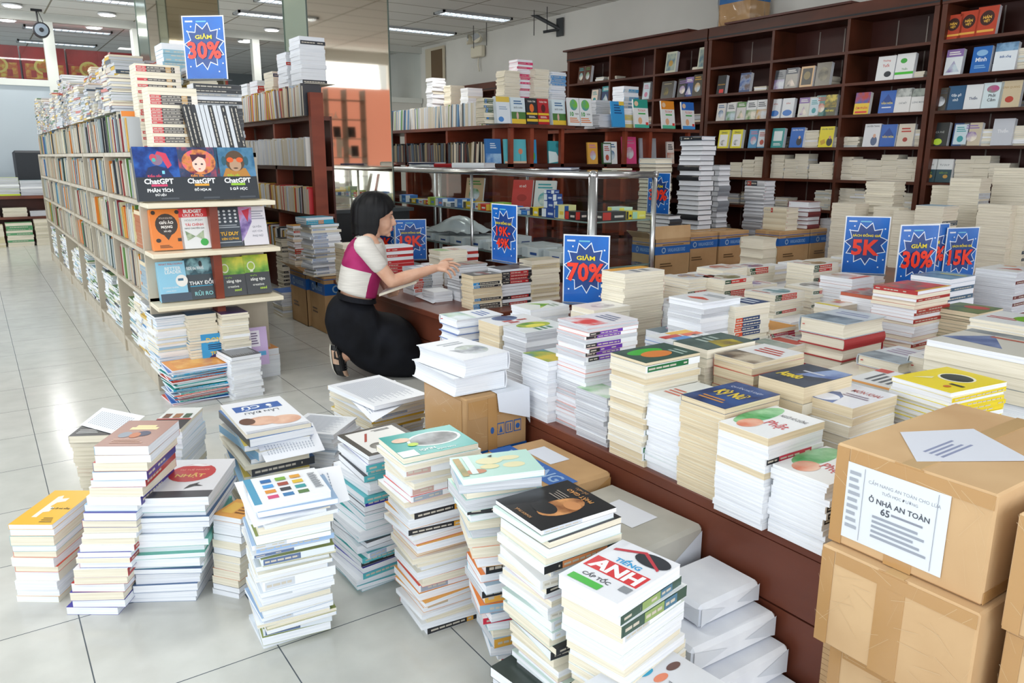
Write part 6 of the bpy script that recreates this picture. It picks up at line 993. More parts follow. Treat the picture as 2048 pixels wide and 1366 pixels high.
# ================= wall bookcase contents =================
G11='cover-out books on the wall bookcases'
SH=[.36,.66,.96,1.27,1.57,1.86,2.15]
def wf(px,py,w,h,cov,art,lab,n=3,tilt=7,lift=None):
    """cover-out on the wall shelves at pixel of its bottom centre"""
    P=atx(px,py,XF+.06);z=min(SH,key=lambda s:abs(s-P.z))
    face(XF+.06,P.y,z+.001,-PI/2,w,h,.02,tilt,cov,art,lab,G11,parts=False,name='displayed_book')
    if n>1: face(XF+.085,P.y-.0,z+.001,-PI/2,w*.99,h*.98,.022*(n-1),tilt,cov,None,'copies behind the '+lab,'second copies on the wall shelves',parts=False,name='displayed_copies')
H4=.205
ITEMS=[ # bottom centre px,py, w,h, cover, art, label
(1905,70,.15,.2,'#b8442c',[('r',.1,.1,.9,.9,'#b04028'),('e',.5,.6,.34,.26,'#3a1a14'),('t','HÁN',.5,.64,.13,.5,.03,'#e8b84a'),('t','VIỆT',.5,.5,.13,.55,.03,'#e8b84a'),('r',.1,.12,.9,.2,'#e0a84a')],'red dictionary with gold lettering, left one, on the top right shelf'),
(1935,68,.155,.215,'#b8442c',[('e',.5,.6,.34,.26,'#3a1a14'),('t','HÁN',.5,.64,.13,.5,.03,'#e8b84a'),('t','VIỆT',.5,.5,.13,.55,.03,'#e8b84a'),('r',.1,.12,.9,.2,'#e0a84a')],'red dictionary with gold lettering, middle one, on the top right shelf'),
(1972,60,.165,.23,'#b8442c',[('e',.5,.6,.34,.26,'#3a1a14'),('t','HÁN',.5,.64,.13,.5,.03,'#e8b84a'),('t','VIỆT',.5,.5,.13,.55,.03,'#e8b84a'),('r',.1,.12,.9,.2,'#e0a84a')],'red dictionary with gold lettering, right one, on the top right shelf'),
(1906,145,.14,.21,'#dfe6ea',None,'white book with green leaves on the second right shelf'),
(1960,143,.15,.21,'#2a6ab8',[('e',.5,.75,.3,.12,'#8ab8e0'),('t','Minh',.5,.5,.16,.6,.02,'#e8f0f8'),('l',.2,.15,.8,.3,2,'#8ab8e0')],'blue book with a white title on the second right shelf'),
(2008,140,.17,.22,'#e4ecf2',[('r',0,.7,1,1,PIC('#2a5a8a','#8ab0d0')),('t','Biết sống',.5,.5,.12,.7,.02,'#2a5a9a')],'white and blue book on the second right shelf'),
(1770,158,.17,.215,'#eceeee',[('t','Thương',.5,.8,.1,.7,.01,'#c8443a'),('t','Tuốt',.5,.62,.14,.7,.02,'#c8443a'),('e',.65,.25,.2,.12,'#33383e')],'white book with red script on the wall shelf, left one'),
(1808,156,.17,.22,'#eceeee',[('r',0,.18,1,.28,'#4ac03a'),('e',.4,.72,.18,.1,'#4aae4a'),('t','Thiền',.5,.4,.1,.6,.01,'#6a9a6a')],'white book with a green band on the wall shelf, right one'),
(1443,186,.12,.2,'#1f2226',[('t','HÙNG MẠNH',.5,.5,.1,.8,.02,'#d8a03a'),('r',.3,.05,.8,.25,'#d8302a')],'black book with a red number on the wall shelf'),
(1490,183,.14,.2,'#3a4f7a',[('r',0,.1,1,.9,PIC('#3a5a9a','#6a5a5a','#8a9ab8'))],'leaning blue portrait book on the wall shelf'),
(1558,178,.13,.19,'#5a5f64',None,'grey book in the brown row of the middle case'),
(1582,178,.14,.2,'#8a8478',None,'grey-brown leaning book in the middle case'),
(1613,175,.15,.2,'#c89a5a',[('r',.12,.1,.88,.9,'#3f3a2f'),('e',.5,.55,.25,.2,'#8a7a4a')],'dark book with a golden frame in the middle case'),
(1645,173,.16,.22,'#6f6858',[('e',.5,.5,.35,.3,PIC('#4a463a','#8f8870'))],'olive book with an engraved figure in the middle case'),
(1442,240,.12,.19,'#d8d4ce',None,'small white and red book on the fourth board, left end'),
(1462,240,.12,.19,'#dcdcda',None,'white book second on the fourth board'),(1482,239,.12,.19,'#d4d0cc',None,'white and red book third on the fourth board'),
(1503,237,.14,.2,'#e2e4e4',None,'white book with grey drawings, left one of the pair'),(1523,236,.14,.2,'#e2e4e4',None,'white book with grey drawings, right one of the pair'),
(1550,235,.13,.195,'#dfe3e6',[('e',.5,.25,.4,.16,'#3a7ac8'),('t','ĐỒNG',.5,.75,.1,.6,.02,'#b8443a')],'white book with a blue bowl, left one'),(1575,235,.14,.195,'#dfe3e6',[('e',.5,.25,.4,.16,'#3a7ac8'),('t','ĐỒNG',.5,.75,.1,.6,.02,'#b8443a')],'white book with a blue bowl, right one'),
(1607,233,.12,.19,'#d0d0c4',None,'white leaning book with green lettering'),(1628,232,.12,.19,'#c4c0b4',None,'small pale leaning book beside it'),
(1642,231,.13,.2,'#3a7a74',None,'teal book beside the yellow-green one'),(1660,230,.13,.2,'#4a4a2a',[('r',0,.4,1,1,PIC('#a88a2a','#d8c04a','#5a5a2a')),('t','PHÉP MÀU',.5,.25,.12,.7,.02,'#e8d84a')],'yellow and dark green book on the fourth board'),
(1723,228,.15,.2,'#e8c42c',[('r',0,.5,1,1,PIC('#2f5fb0','#b8403a')),('t','ÔM PHẢN',.5,.3,.14,.8,.02,'#d8382f'),('r',.1,.05,.9,.14,'#d8382f')],'yellow and blue book on the fourth board'),
(1773,225,.15,.2,'#2a62b8',[('p',[(.1,.45),(.5,.85),(.9,.45)],'#1f4a94'),('t','VĂN HÓA',.5,.45,.12,.8,.02,'#e8d83a'),('l',.2,.2,.8,.3,1,'#e8ecee')],'blue book with an arch and yellow lettering on the fourth board'),
(1805,223,.15,.21,'#e6e6e4',[('r',0,.65,1,1,PIC('#3f4a4a','#c8ccc8')),('t','CHỈ BIẾT',.5,.4,.1,.8,.02,'#8a8f94')],'white book with a dark ink top on the fourth board'),(1835,222,.14,.2,'#e6e6e4',[('r',0,.65,1,1,PIC('#3f4a4a','#a8b0a8')),('t','LẠNG MẠN',.5,.4,.1,.8,.02,'#8a8f94')],'white book with a grey ink top on the fourth board'),
(1880,216,.14,.19,'#4a443c',None,'dark brown book at the start of the right case'),(1910,216,.15,.2,'#2f5a80',[('t','Gặp gỡ',.5,.6,.14,.7,.02,'#dfe8ec'),('t','nhỏ',.5,.42,.12,.4,.02,'#dfe8ec')],'blue book with white script in the right case'),(1945,214,.15,.2,'#e0e4e6',[('t','Thiền',.5,.45,.14,.7,.02,'#2a3f6a')],'white book with navy script in the right case'),(1982,212,.16,.205,'#d4e4e8',[('e',.5,.75,.3,.15,PIC('#4aae8a','#b85a8a')),('t','Phải',.5,.5,.13,.6,.02,'#33383e'),('t','Cảm',.5,.33,.13,.5,.02,'#33383e')],'pale book with a flower and dark lettering in the right case'),(2018,210,.16,.21,'#cfbf9f',[('t','LINH QUANG',.5,.75,.1,.8,.01,'#a88a5a'),('e',.5,.3,.2,.12,'#b8402f')],'beige book with a red seal in the right case'),
(1447,296,.15,.2,'#e8dc2c',[('r',.12,.1,.88,.75,'#f0f0ee'),('t','ZINGLI',.5,.85,.1,.7,.02,'#33383e'),('e',.5,.3,.25,.15,PIC('#33383e','#f0f0ee'))],'yellow and white book, left of the pair on the fifth board'),(1473,296,.15,.2,'#e8dc2c',[('r',.12,.1,.88,.75,'#f0f0ee'),('t','ZINGLI',.5,.85,.1,.7,.02,'#33383e'),('e',.5,.3,.25,.15,PIC('#33383e','#f0f0ee'))],'yellow and white book, right of the pair on the fifth board'),
(1507,295,.13,.195,'#5a9ac4',None,'light blue book, left of the pair'),(1524,295,.13,.195,'#5a9ac4',None,'light blue book, right of the pair'),
(1555,294,.15,.2,'#3a9a98',[('r',.15,.35,.85,.85,'#dfeaea'),('l',.2,.1,.8,.25,2,'#dfeaea')],'teal and white book on the fifth board'),
(1593,294,.16,.2,'#2a6ac0',[('t','CHUYÊN TRANG',.5,.88,.08,.8,.02,'#e8ecf0'),('e',.7,.3,.2,.2,'#2b2f38'),('e',.7,.5,.08,.08,'#e0b89a')],'blue book with a suited man on the fifth board'),
(1652,292,.16,.2,'#e8d82c',[('t','CHUYÊN TRANG',.5,.88,.08,.8,.02,'#33383e'),('e',.75,.25,.2,.2,'#2b2f38'),('e',.75,.47,.08,.08,'#c8987a'),('p',[(.1,.3),(.4,.4),(.5,.2),(.2,.1)],'#c8a02a')],'yellow book with a suited man on the fifth board'),
(1742,291,.16,.21,'#dfe0e4',[('t','CHUYÊN TRANG',.5,.9,.08,.8,.02,'#4a5058'),('e',.68,.25,.2,.2,'#5a6a8a'),('e',.68,.47,.09,.09,'#d8ac94')],'white book with a suited man on the fifth board'),
(1775,291,.15,.2,'#2a62b8',[('p',[(.1,.45),(.5,.85),(.9,.45)],'#1f4a94'),('t','VĂN HÓA',.5,.45,.12,.8,.02,'#e8d83a')],'blue book with an arch and yellow lettering on the fifth board'),
(1810,290,.15,.2,'#d8d0c0',[('l',.2,.6,.8,.85,2,'#b8443a'),('e',.5,.3,.15,.1,'#a8443a')],'beige book on the fifth board'),
(1878,287,.15,.2,'#24282a',[('e',.45,.18,.25,.14,'#b8d83a'),('t','CÀ PHÊ',.5,.6,.1,.6,.01,'#a8acA8')],'black book with a yellow-green ball in the right case'),(1920,287,.13,.19,'#2f4f80',None,'navy book leaning in the right case'),(1942,287,.15,.19,'#c8bca4',None,'beige book leaning in the right case'),(2003,285,.16,.215,'#c4c8d0',[('t','Thiền',.5,.55,.16,.7,.02,'#eceef2')],'silver book with pale script in the right case'),
(1855,360,.15,.2,'#2a4a54',[('r',0,.55,1,1,'#dfe2e2'),('t','TƯ DUY',.5,.75,.1,.7,.01,'#6a7074'),('t','GIẦU CÓ',.5,.42,.1,.8,.02,'#8aae3a'),('e',.65,.25,.15,.08,'#c89a4a')],'white and teal book, left one, on the sixth board'),(1886,359,.14,.2,'#2a4a54',[('r',0,.55,1,1,'#dfe2e2'),('t','TƯ DUY',.5,.75,.1,.7,.01,'#6a7074'),('t','GIẦU CÓ',.5,.42,.1,.8,.02,'#8aae3a'),('e',.65,.25,.15,.08,'#c89a4a')],'white and teal book, right one, on the sixth board'),
(1342,138,.17,.24,'#c8ccb8',[('r',.1,.1,.9,.9,PIC('#5a7a8a','#a8b4a4')),('e',.5,.45,.2,.14,'#b8944a')],'blue-grey framed book high on the left wall case'),(1408,128,.17,.24,'#c8ccb8',[('r',.1,.1,.9,.9,PIC('#5a7a8a','#a8b4a4'))],'blue-grey framed book beside the tall divider'),
(1335,192,.2,.2,'#3a3428',[('e',.4,.4,.2,.25,PIC('#3a3a24','#8a7a3a')),('l',.2,.8,.8,.88,1,'#a89a74')],'dark brown book with an olive figure in the left wall case'),(1365,190,.15,.21,'#33302c',None,'dark book beside it in the left wall case'),(1378,189,.12,.22,'#2f4a8a',None,'blue leaning book in the left wall case'),(1395,186,.14,.24,'#4a4438',None,'tall brown book near the tall divider'),
(1163,160,.13,.22,'#5a3424',None,'brown book high in the left wall case, left one'),(1176,158,.13,.22,'#5a3424',None,'brown book high in the left wall case, right one'),
(1190,200,.15,.2,'#5a5450',None,'grey book behind the bagged pile'),(1212,197,.16,.22,'#24406a',None,'navy book behind the bagged pile'),
(1293,192,.14,.22,'#3a3a34',None,'dark book left of the olive figure book'),
]
for i,(px,py,w,h,c,a,l) in enumerate(ITEMS): wf(px,py,w,h,c,a if a else filler(i+5),l)
# flat piles on the lower boards
G12='flat piles on the wall bookcases';WS=MB();R=random.Random(91)
def wp(px,py,h,w=.2,lab=None,pg='c',x=.08):
    P=atx(px,py,XF+x);z=min(SH,key=lambda s:abs(s-P.z));
    if lab: stack(lab,XF+x+.08,P.y,.16,w*.8,0,z+.001,z+h,pg=pg,cov=(CR,WH),t=(.016,.024),group=G12,parts=False,name='flat_book')
    else: pile_mb(WS,XF+x+.08,P.y,z+.001,z+h,.16,w*.8,0,R,(CR,WH,'#cfd4d0'),pg)
for px,py,h,l in ((1470,354,.16,'the pale pile on the sixth board, left end'),(1495,354,.19,'the pale pile on the sixth board, second'),(1519,355,.22,'the pale pile on the sixth board next to the divider'),(1553,356,.24,'the cream pile on the sixth board right of the divider'),(1580,356,.2,'the cream pile on the sixth board with a blue spine'),(1600,356,.25,'the tall cream pile on the sixth board'),(1630,357,.15,'the low cream pile on the sixth board'),(1650,357,.17,'the striped cream pile by the second divider'),(1688,358,.22,'the pale green-edged pile right of the second divider'),(1715,359,.2,'the pale pile beside it'),(1745,359,.19,'the cream pile mid right of the second divider'),(1775,360,.24,'the cream pile beneath a standing one'),(1805,361,.2,'the cream pile second from the tall divider'),(1827,361,.22,'the cream pile at the tall divider'),(1925,362,.2,'the pale pile in the right case'),(1955,362,.23,'the grey-white pile in the right case'),(1995,363,.17,'the cream pile in the right case')): wp(px,py,h,.2,l)
for px,py,h in ((1660,435,.2),(1640,435,.19),(1690,437,.22),(1710,437,.2),(1740,437,.18),(1820,440,.2),(1680,292,.1),(1700,292,.1),(1622,293,.17),(1550,187,.05),(1520,187,.05),(1830,155,.06),(1645,180,.09),(1395,133,.04),(1200,150,.06),(1225,148,.05),(1470,240,.2),(1840,290,.15),(1500,235,.17),(1560,437,.1),(1780,295,.1),(1965,285,.14),(2035,285,.16),(2030,140,.17)): wp(px,py,h)
# backs of copies filling the shelves behind
for (ya,yb,zs) in ((3.85,6.3,(.361,.661,.961,1.271,1.571)),(1.2,3.7,(.361,.661,.961,1.271,1.571,1.861)),(6.45,8.8,(1.571,1.861))):
    for z in zs:
        y=ya
        while y<yb:
            if R.random()<.55: pile_mb(WS,XF+.29,y,z,z+R.uniform(.04,.15),.13,.17,0,R,(CR,WH,'#9aa0a0','#b8a890'),'cg')
            y+=.2
tag(WS.obj('remaining_books'),'smaller piles at the back of the wall bookcase shelves','books','books on the wall bookcases','stuff')
# ================= inside the glass counter =================
G13='boxed goods in the glass counter'
def goods(nm,x,y,z,w,d,h,cols,lab,txt=None,rz=0):
    t=thing(nm,lab,nm.replace('_',' '),TR(GX+x,GY+y,z,rz),G13);g=MB();g.rbox(0,0,0,w,d,h,M(cols[0],.4),.001);g.obj('body',t);g=MB()
    L=[('r',0,.05,.35,.95,cols[1]),('r',.5,.3,.9,.55,cols[2])]
    if txt: L.append(('t',txt,.6,.6,.3,.6,.02,'#f0f0f0'))
    g.art(L,(0,-.0005,0),(w,0,0),(0,0,h));g.art(L,(-.0005,d,0),(0,-d,0),(0,0,h));g.obj('print',t)
B1=('#2a4f9a','#e6eaf0','#c8d4e8')
for i,(x,y,z,w,d,h) in enumerate(((.02,.42,.771,.09,.14,.06),(.03,.44,.832,.08,.11,.05),(.03,.45,.883,.08,.10,.045),(.03,.47,.929,.07,.08,.025))): goods('staple_box',x,y,z,w,d,h,B1,('lowest','second','third','topmost')[i]+' blue and white box of the small tower in the counter')
goods('pencil_box',.02,.31,.771,.1,.1,.09,('#e8dfa0','#2a5fa8','#e0c04a'),'pale yellow box with a blue figure in the counter')
goods('battery_pack',.02,.19,.771,.1,.11,.055,('#25282c','#c8302a','#d8c8c0'),'black and red battery pack near the counter corner')
goods('battery_pack',.13,.05,.771,.2,.1,.055,('#25282c','#c8302a','#d8d0c8'),'long black battery pack behind the corner post')
goods('battery_pack',.335,.05,.771,.05,.08,.055,('#e8d02c','#25282c','#33383c'),'yellow AA battery pack in the counter')
goods('notepad_pile',.39,.05,.771,.12,.12,.05,('#e8de5a','#a8d8b8','#f0ec9a'),'yellow and mint sticky note pile at the right end of the counter')
goods('notepad_pile',.39,.18,.771,.12,.12,.07,('#cfe8d8','#e8de5a','#f0f0d8'),'mint and yellow sticky note pile behind it')
cs=[('#e8c82c','#33383c','#e6e6e0'),('#d8402c','#e6b84a','#e6e6e0'),('#3a7ac8','#e6eaf0','#c83a3a'),('#3a7ac8','#dfe6f0','#6fa8e0'),('#e6eaee','#3a7ac8','#c83a4a'),('#8ab83a','#e6e04a','#4a7ac8'),('#dfe3e8','#4a5a6a','#8fa8c8')]
R=random.Random(15)
for i in range(16):
    c=cs[(i*3)%7];w,d,h=R.uniform(.1,.16),R.uniform(.1,.15),R.uniform(.03,.07)
    goods('stationery_box',R.choice((.02,.05)),.6+i*.135,.771,w,min(d,.12),h,c,'small stationery box, '+ordn(i+1)+' along the upper glass shelf from the tower')
goods('tissue_box',.02,2.35,.80,.16,.16,.07,('#bfe0e0','#e8dcc8','#d8ece8'),'pale turquoise box at the far end of the counter') if False else None
for i in range(9):
    goods('white_carton',.03,.35+i*.26,.471,.17,.2,R.uniform(.05,.08),('#e6e9ec','#cfd6dc','#3a5a9a'),'white boxed goods, '+ordn(i+1)+' along the lower glass shelf')
for i in range(5):
    goods('white_carton',.27,.5+i*.4,.471,.2,.25,R.uniform(.05,.12),('#dfe3e8','#c8ced4','#5a6a9a'),'white boxed goods behind the front row, '+ordn(i+1)+' from the corner')
goods('red_box',.03,.13,.471,.13,.12,.07,('#d8dade','#c83a4a','#c83a4a'),'white and red box near the corner post on the lower glass shelf')
g=MB();R=random.Random(4);g.grid(lambda u,v:(GX+.04+.4*u,GY+1.75+.6*v,.56+.11*math.sin(PI*u)*math.sin(PI*v)+.012*math.sin(17*u+9*v)),14,16,M('#d3d8dd',.25));tag(g.obj('plastic_bag_heap',smooth=True),'heap of grey-white plastic bags on the lower glass shelf','bags')
for i,(x,y,c,l) in enumerate(((.3,1.2,'#c8403a','red book with white title standing inside the counter'),(.33,.95,'#d4d4d0','black and white portrait book inside the counter'),(.3,1.9,'#cfae8a','tan pack inside the counter'))):
    face(GX+x,GY+y,.771,-PI/2+.5,.17,.23,.02,12,c,[('t','SƠ ĐỒ',.5,.8,.1,.5,.02,'#f0e8e0'),('e',.5,.4,.25,.12,'#a8302a')] if i==0 else filler(i+60),l,'books standing in the counter',parts=False)
# on top of the counter
def flat(x,y,z,w,d,t,rz,cov,lab,hard=True,pg='w',art=None): book(TR(x,y,z,rz),w,d,t,cov,None,pg,hard,art=art,label=lab,group='books lying on the glass counters')
flat(3.42,5.55,1.085,.2,.3,.04,.5,'#e4e8ec','thick white hardcover lying on the glass counter',art=filler(3))
flat(3.45,6.0,1.085,.16,.22,.03,.3,'#a8232a','red book lying on the glass counter')
flat(3.50,4.45,1.085,.17,.26,.016,-.9,'#24386a','navy blue book lying near the corner of the glass counter')
flat(3.68,4.1,1.085,.12,.2,.012,.9,'#cfc8b4','cream booklet lying on the counter near its right end')
flat(3.45,6.4,1.085,.2,.28,.02,.2,'#dfe4ea','white notebook on the far half of the counter')
flat(3.45,6.4,1.106,.2,.28,.02,.5,'#1f2c4a','dark blue notebook on top of the white one')
t=thing('paper_pile','thin pile of brown-edged papers on the counter before the column','paper',TR(3.25,7.15,1.09));g=MB()
for i in range(6): g.T=TR(.03*math.sin(i*2.1),.02*math.cos(i),i*.006,.1*math.sin(i));g.box(-.14,-.2,0,.14,.2,.005,M(['#d8cfbc','#c87a6a','#e6e2d8'][i%3],.7))
g.obj('sheets',t)
# ================= far end of the aisle =================
R=random.Random(8)
G14='piles on the far table'
for i,(x,z0,h,c,l) in enumerate(((.10,.652,.36,'#4f9ab8','blue-white pile at the left of the far table'),(-.2,.652,.2,'#d8dde2','pale grey pile on the far table'),(.39,.652,.24,'#cfe04a','lime topped pile on the far table'),(.68,.652,.2,'#9ab8c0','grey-blue pile on the far table'),(.96,.652,.2,'#c8d4cc','pale green-grey pile at the right of the far table'),(.12,.372,.16,'#d8cfbc','beige pile on the shelf of the far table'),(.44,.372,.12,'#d8cfbc','cream pile on the shelf of the far table'),(.75,.372,.07,'#dfe4ea','flat white pile on the shelf of the far table'))):
    stack('the '+l,x,12.66,.28,.2,0,z0,z0+h,t=(.02,.03),pg='c' if 'cream' in l or 'beige' in l else 'g',cov=(c,WH),topcov=c,group=G14,parts=False,name='flat_book')
for i,(x,h,c,l) in enumerate(((.12,.29,'#d8cfa8','cream pile on the floor before the far table'),(-.22,.30,'#8f9aa0','grey-striped pile on the floor before the far table'),(.45,.31,'#5a9a6a','green-striped pile on the floor before the far table'),(.78,.34,'#d8d0b8','yellow-topped floor pile before the far table'),(1.10,.4,'#d8dde0','white pile by the end of the cream bookcase'))):
    stack('the '+l,x,12.35,.3,.22,0,0,h,t=(.025,.035),pg='c',cov=(c,CR),topcov=c,group='piles on the floor before the far table',parts=False,pk=.5,sp=[S(c,(c,.9))],name='flat_book')
# ================= the crouching woman =================
DV=Vector((.945,-.327,0)).normalized();NV=Vector((-DV.y*-1*-1,0,0))
NV=Vector((DV.y,-DV.x,0))   # towards the camera
O0=Vector((1.557,3.894,0))
def J(px,py,o=0.0):
    d=ray(px,py);p0=O0+NV*o;t=(p0-EYE).dot(NV)/d.dot(NV);return EYE+d*t
SKIN=noisy('skin','#d3a287','#dcb096',(20,20,20),.5,2,spec=.35);HAIR=noisy('black_hair','#050507','#0c0c10',(60,60,6),.5,3,spec=.25)
SKW=noisy('white_ribbed_cotton','#d3cfc8','#dedad3',(8,8,120),.85,2,spec=.1,bump=.15);PINK=noisy('magenta_knit','#9c2a5e','#b03a70',(10,10,10),.85,2,spec=.1);BLK=noisy('black_fabric','#0c0d12','#16181f',(9,9,9),.8,3,spec=.2,bump=.2)
W=thing('person','woman with black bob crouching at the low table, white and magenta top, long black skirt','person',TR(O0.x,O0.y,0))
def ch(o):   # child kept in world place
    o.parent=W;o.matrix_parent_inverse=Matrix.Translation((O0.x,O0.y,0)).inverted();return o
def caps(mb,a,b,ra,rb,m,n=14,k=4):
    a=Vector(a);b=Vector(b);d=(b-a);L=d.length or 1e-6;d/=L;u=d.orthogonal().normalized();v=d.cross(u);R_=[]
    for i in range(k+1): t=PI/2*(1-i/k);R_.append((-ra*math.sin(t),ra*math.cos(t)))
    for i in range(k+1): t=PI/2*i/k;R_.append((L+rb*math.sin(t),rb*math.cos(t)))
    mb.grid(lambda U,V:tuple(a+d*R_[min(len(R_)-1,int(round(V*(len(R_)-1))))][0]+(u*math.cos(2*PI*U)+v*math.sin(2*PI*U))*R_[min(len(R_)-1,int(round(V*(len(R_)-1))))][1]),n,len(R_),m,True)
def remesh(o,vs,sm=6):
    r=o.modifiers.new('remesh','REMESH');r.mode='VOXEL';r.voxel_size=vs;r.use_smooth_shade=True
    s=o.modifiers.new('smooth','SMOOTH');s.iterations=sm;s.factor=.5;return o
HC=J(752,429,0);HF=Vector((.95,-.31,-.10)).normalized();HL=Vector((0,0,1)).cross(HF).normalized();HU=HF.cross(HL)
hp=lambda x,y,z:tuple(HC+(HF*x+HL*y+HU*z)*.96)
def hell(mb,c,r,m,n=20,k=14):
    mb.grid(lambda U,V:hp(c[0]+r[0]*math.cos(2*PI*U)*math.sin(PI*V),c[1]+r[1]*math.sin(2*PI*U)*math.sin(PI*V),c[2]-r[2]*math.cos(PI*V)),n,k,m,True)
g=MB()
for c,r in (((-.005,0,.02),(.092,.074,.088)),((.034,0,-.04),(.054,.058,.072)),((.045,0,-.088),(.038,.038,.026)),((.073,0,-.104),(.016,.018,.014)),((.05,.034,-.048),(.028,.024,.032)),((.05,-.034,-.048),(.028,.024,.032)),((.077,0,.018),(.014,.045,.014)),((.086,0,-.068),(.013,.023,.0065)),((.084,0,-.079),(.012,.020,.0065)),((.0,.073,-.02),(.018,.008,.028)),((.0,-.073,-.02),(.018,.008,.028))): hell(g,c,r,SKIN)
caps(g,hp(.086,0,.002),hp(.106,0,-.042),.007,.0105,SKIN);caps(g,hp(.096,.010,-.046),hp(.096,-.010,-.046),.008,.008,SKIN)
# neck, torso, arms, legs in one skin surface
nb=J(739,482,0);caps(g,hp(-.02,0,-.07),nb,.047,.052,SKIN)
TOR=[((681,577),(746,592),.120),((683,563),(749,578),.122),((685,549),(752,564),.126),((688,534),(757,548),.134),((692,519),(764,533),.145),((697,504),(765,514),.158),((704,491),(762,497),.168),((713,481),(757,485),.145),((722,474),(752,479),.075)]
sq=lambda v:(abs(v)**.8)*(1 if v>0 else -1)
def loft(mb,secs,m,n=28,grow=0,colf=None,wr=0):
    rings=[]
    for i,(b_,f_,w_) in enumerate(secs):
        B=J(*b_);F=J(*f_);c=(B+F)/2;h=(F-B)/2;hl=h.length+grow;hd=h.normalized()
        rings.append([c+hd*(hl*sq(math.cos(t)))+NV*((w_+grow)*sq(math.sin(t)))+Vector((0,0,wr*math.sin(i*2.1+3*t))) for t in [2*PI*j/n for j in range(n)]])
    V=[tuple(p) for r_ in rings for p in r_];
    for i in range(len(rings)-1):
        for j in range(n):
            mm=colf(i/(len(rings)-1),2*PI*(j+.5)/n) if colf else m
            mb.v.extend([]);mb.add([V[i*n+j],V[i*n+(j+1)%n],V[(i+1)*n+(j+1)%n],V[(i+1)*n+j]],[(0,1,2,3)],mm)
    return rings
for (b_,f_,w_),(b2,f2,w2) in zip(TOR,TOR[1:]):
    c1=(J(*b_)+J(*f_))/2;c2=(J(*b2)+J(*f2))/2;r1=(J(*f_)-J(*b_)).length/2-.006;r2=(J(*f2)-J(*b2)).length/2-.006
    for s in (-1,0,1): caps(g,c1+NV*s*max(0,w_-.006-r1),c2+NV*s*max(0,w2-.006-r2),r1,r2,SKIN)
waist=(J(681,577)+J(746,592))/2;caps(g,waist,J(708,625),.085,.12,SKIN)
SH_=J(730,497,.165);EL=J(784,563,.17);WR=J(872,536,.10)
caps(g,SH_,EL,.043,.034,SKIN);caps(g,EL,EL+(WR-EL)*.35,.034,.035,SKIN);caps(g,EL+(WR-EL)*.35,WR,.035,.0215,SKIN)
SF=J(750,492,-.16);EF=J(768,560,-.13);WF=J(776,580,-.03)
caps(g,SF,EF,.042,.033,SKIN);caps(g,EF,WF,.033,.021,SKIN)
def fingers(w,ks,tips,th,r=.0085):
    for i,k in enumerate(ks): caps(g,w,k,.018,.0125,SKIN,10)
    for a,b in zip(ks,ks[1:]): caps(g,a,b,.0125,.0125,SKIN,10)
    for ch_ in tips:
        for i,(a,b) in enumerate(zip(ch_,ch_[1:])): caps(g,a,b,r-.0006*i,r-.0006*(i+1),SKIN,10)
    for i,(a,b) in enumerate(zip(th,th[1:])): caps(g,a,b,(.0145,.0105,.009)[i],(.0105,.009,.008)[i],SKIN,10)
K=[J(893,526,.07),J(895,530,.09),J(893.5,535,.108),J(889.5,540,.124)]
fingers(WR,K,[[K[0],J(905,525,.064),J(913,527.5,.062),J(920,531,.062)],[K[1],J(906,531,.09),J(913.5,536,.09),J(917,542,.089)],[K[2],J(903,538.5,.112),J(908,544,.112),J(910,550,.11)],[K[3],J(896,545,.132),J(900,550,.132),J(902,555.5,.13)]],[WR+(K[0]-WR)*.3,J(884,524,.05),J(894,519.5,.04),J(905,519,.036)])
K2=[J(783,581,.03),J(784,584,.012),J(783,588,-.004),J(780,591,-.02)]
fingers(WF,K2,[[K2[0],J(790,577,.055),J(792,574,.07)],[K2[1],J(793,581,.045),J(797,578,.065)],[K2[2],J(792,586,.03),J(797,583,.055)],[K2[3],J(789,590,.01),J(795,588,.035)]],[WF,J(778,571,.01),J(786,566,.02),J(794,564,.03)])
# folded legs and ankle under the skirt
HPp=J(700,645,.08);KN=J(815,665,.11);AN=J(683,712,.07)
caps(g,HPp,J(785,672,.09),.075,.04,SKIN);caps(g,J(780,680,.09),AN,.04,.034,SKIN);caps(g,AN,J(681,735,.07),.032,.03,SKIN)
HP2=J(700,645,-.08);K3=J(818,655,-.1);A3=J(790,735,-.1);caps(g,HP2,J(785,672,-.08),.075,.04,SKIN)
remesh(ch(g.obj('body')),.0042,3)
# face details
g=MB()
for s in (-1,1):
    hell(g,(.0785,s*.029,-.010),(.005,.0105,.0028),M('#d8d0ca',.3),12,8);hell(g,(.0835,s*.029,-.0105),(.003,.0055,.0033),M('#1a1210',.2),10,6)
ch(g.obj('eyes',smooth=True))
g=MB()
for s in (-1,1): caps(g,hp(.0845,s*.017,-.005),hp(.078,s*.043,-.004),.0014,.0014,M('#1a1214',.6));caps(g,hp(.088,s*.014,.010),hp(.079,s*.046,.009),.0022,.0016,M('#2a1e1c',.8))
ch(g.obj('brows_and_lashes',smooth=True))
LIP=M('#b8505a',.35);g=MB();hell(g,(.0905,0,-.0685),(.0105,.021,.0048),LIP,16,8);hell(g,(.0885,0,-.0775),(.0105,.018,.0052),LIP,16,8);ch(g.obj('lips',smooth=True))
g=MB();hell(g,(.0705,-.043,-.045),(.004,.012,.010),M('#e0907c',.6));hell(g,(.0705,.043,-.045),(.004,.012,.010),M('#e0907c',.6))
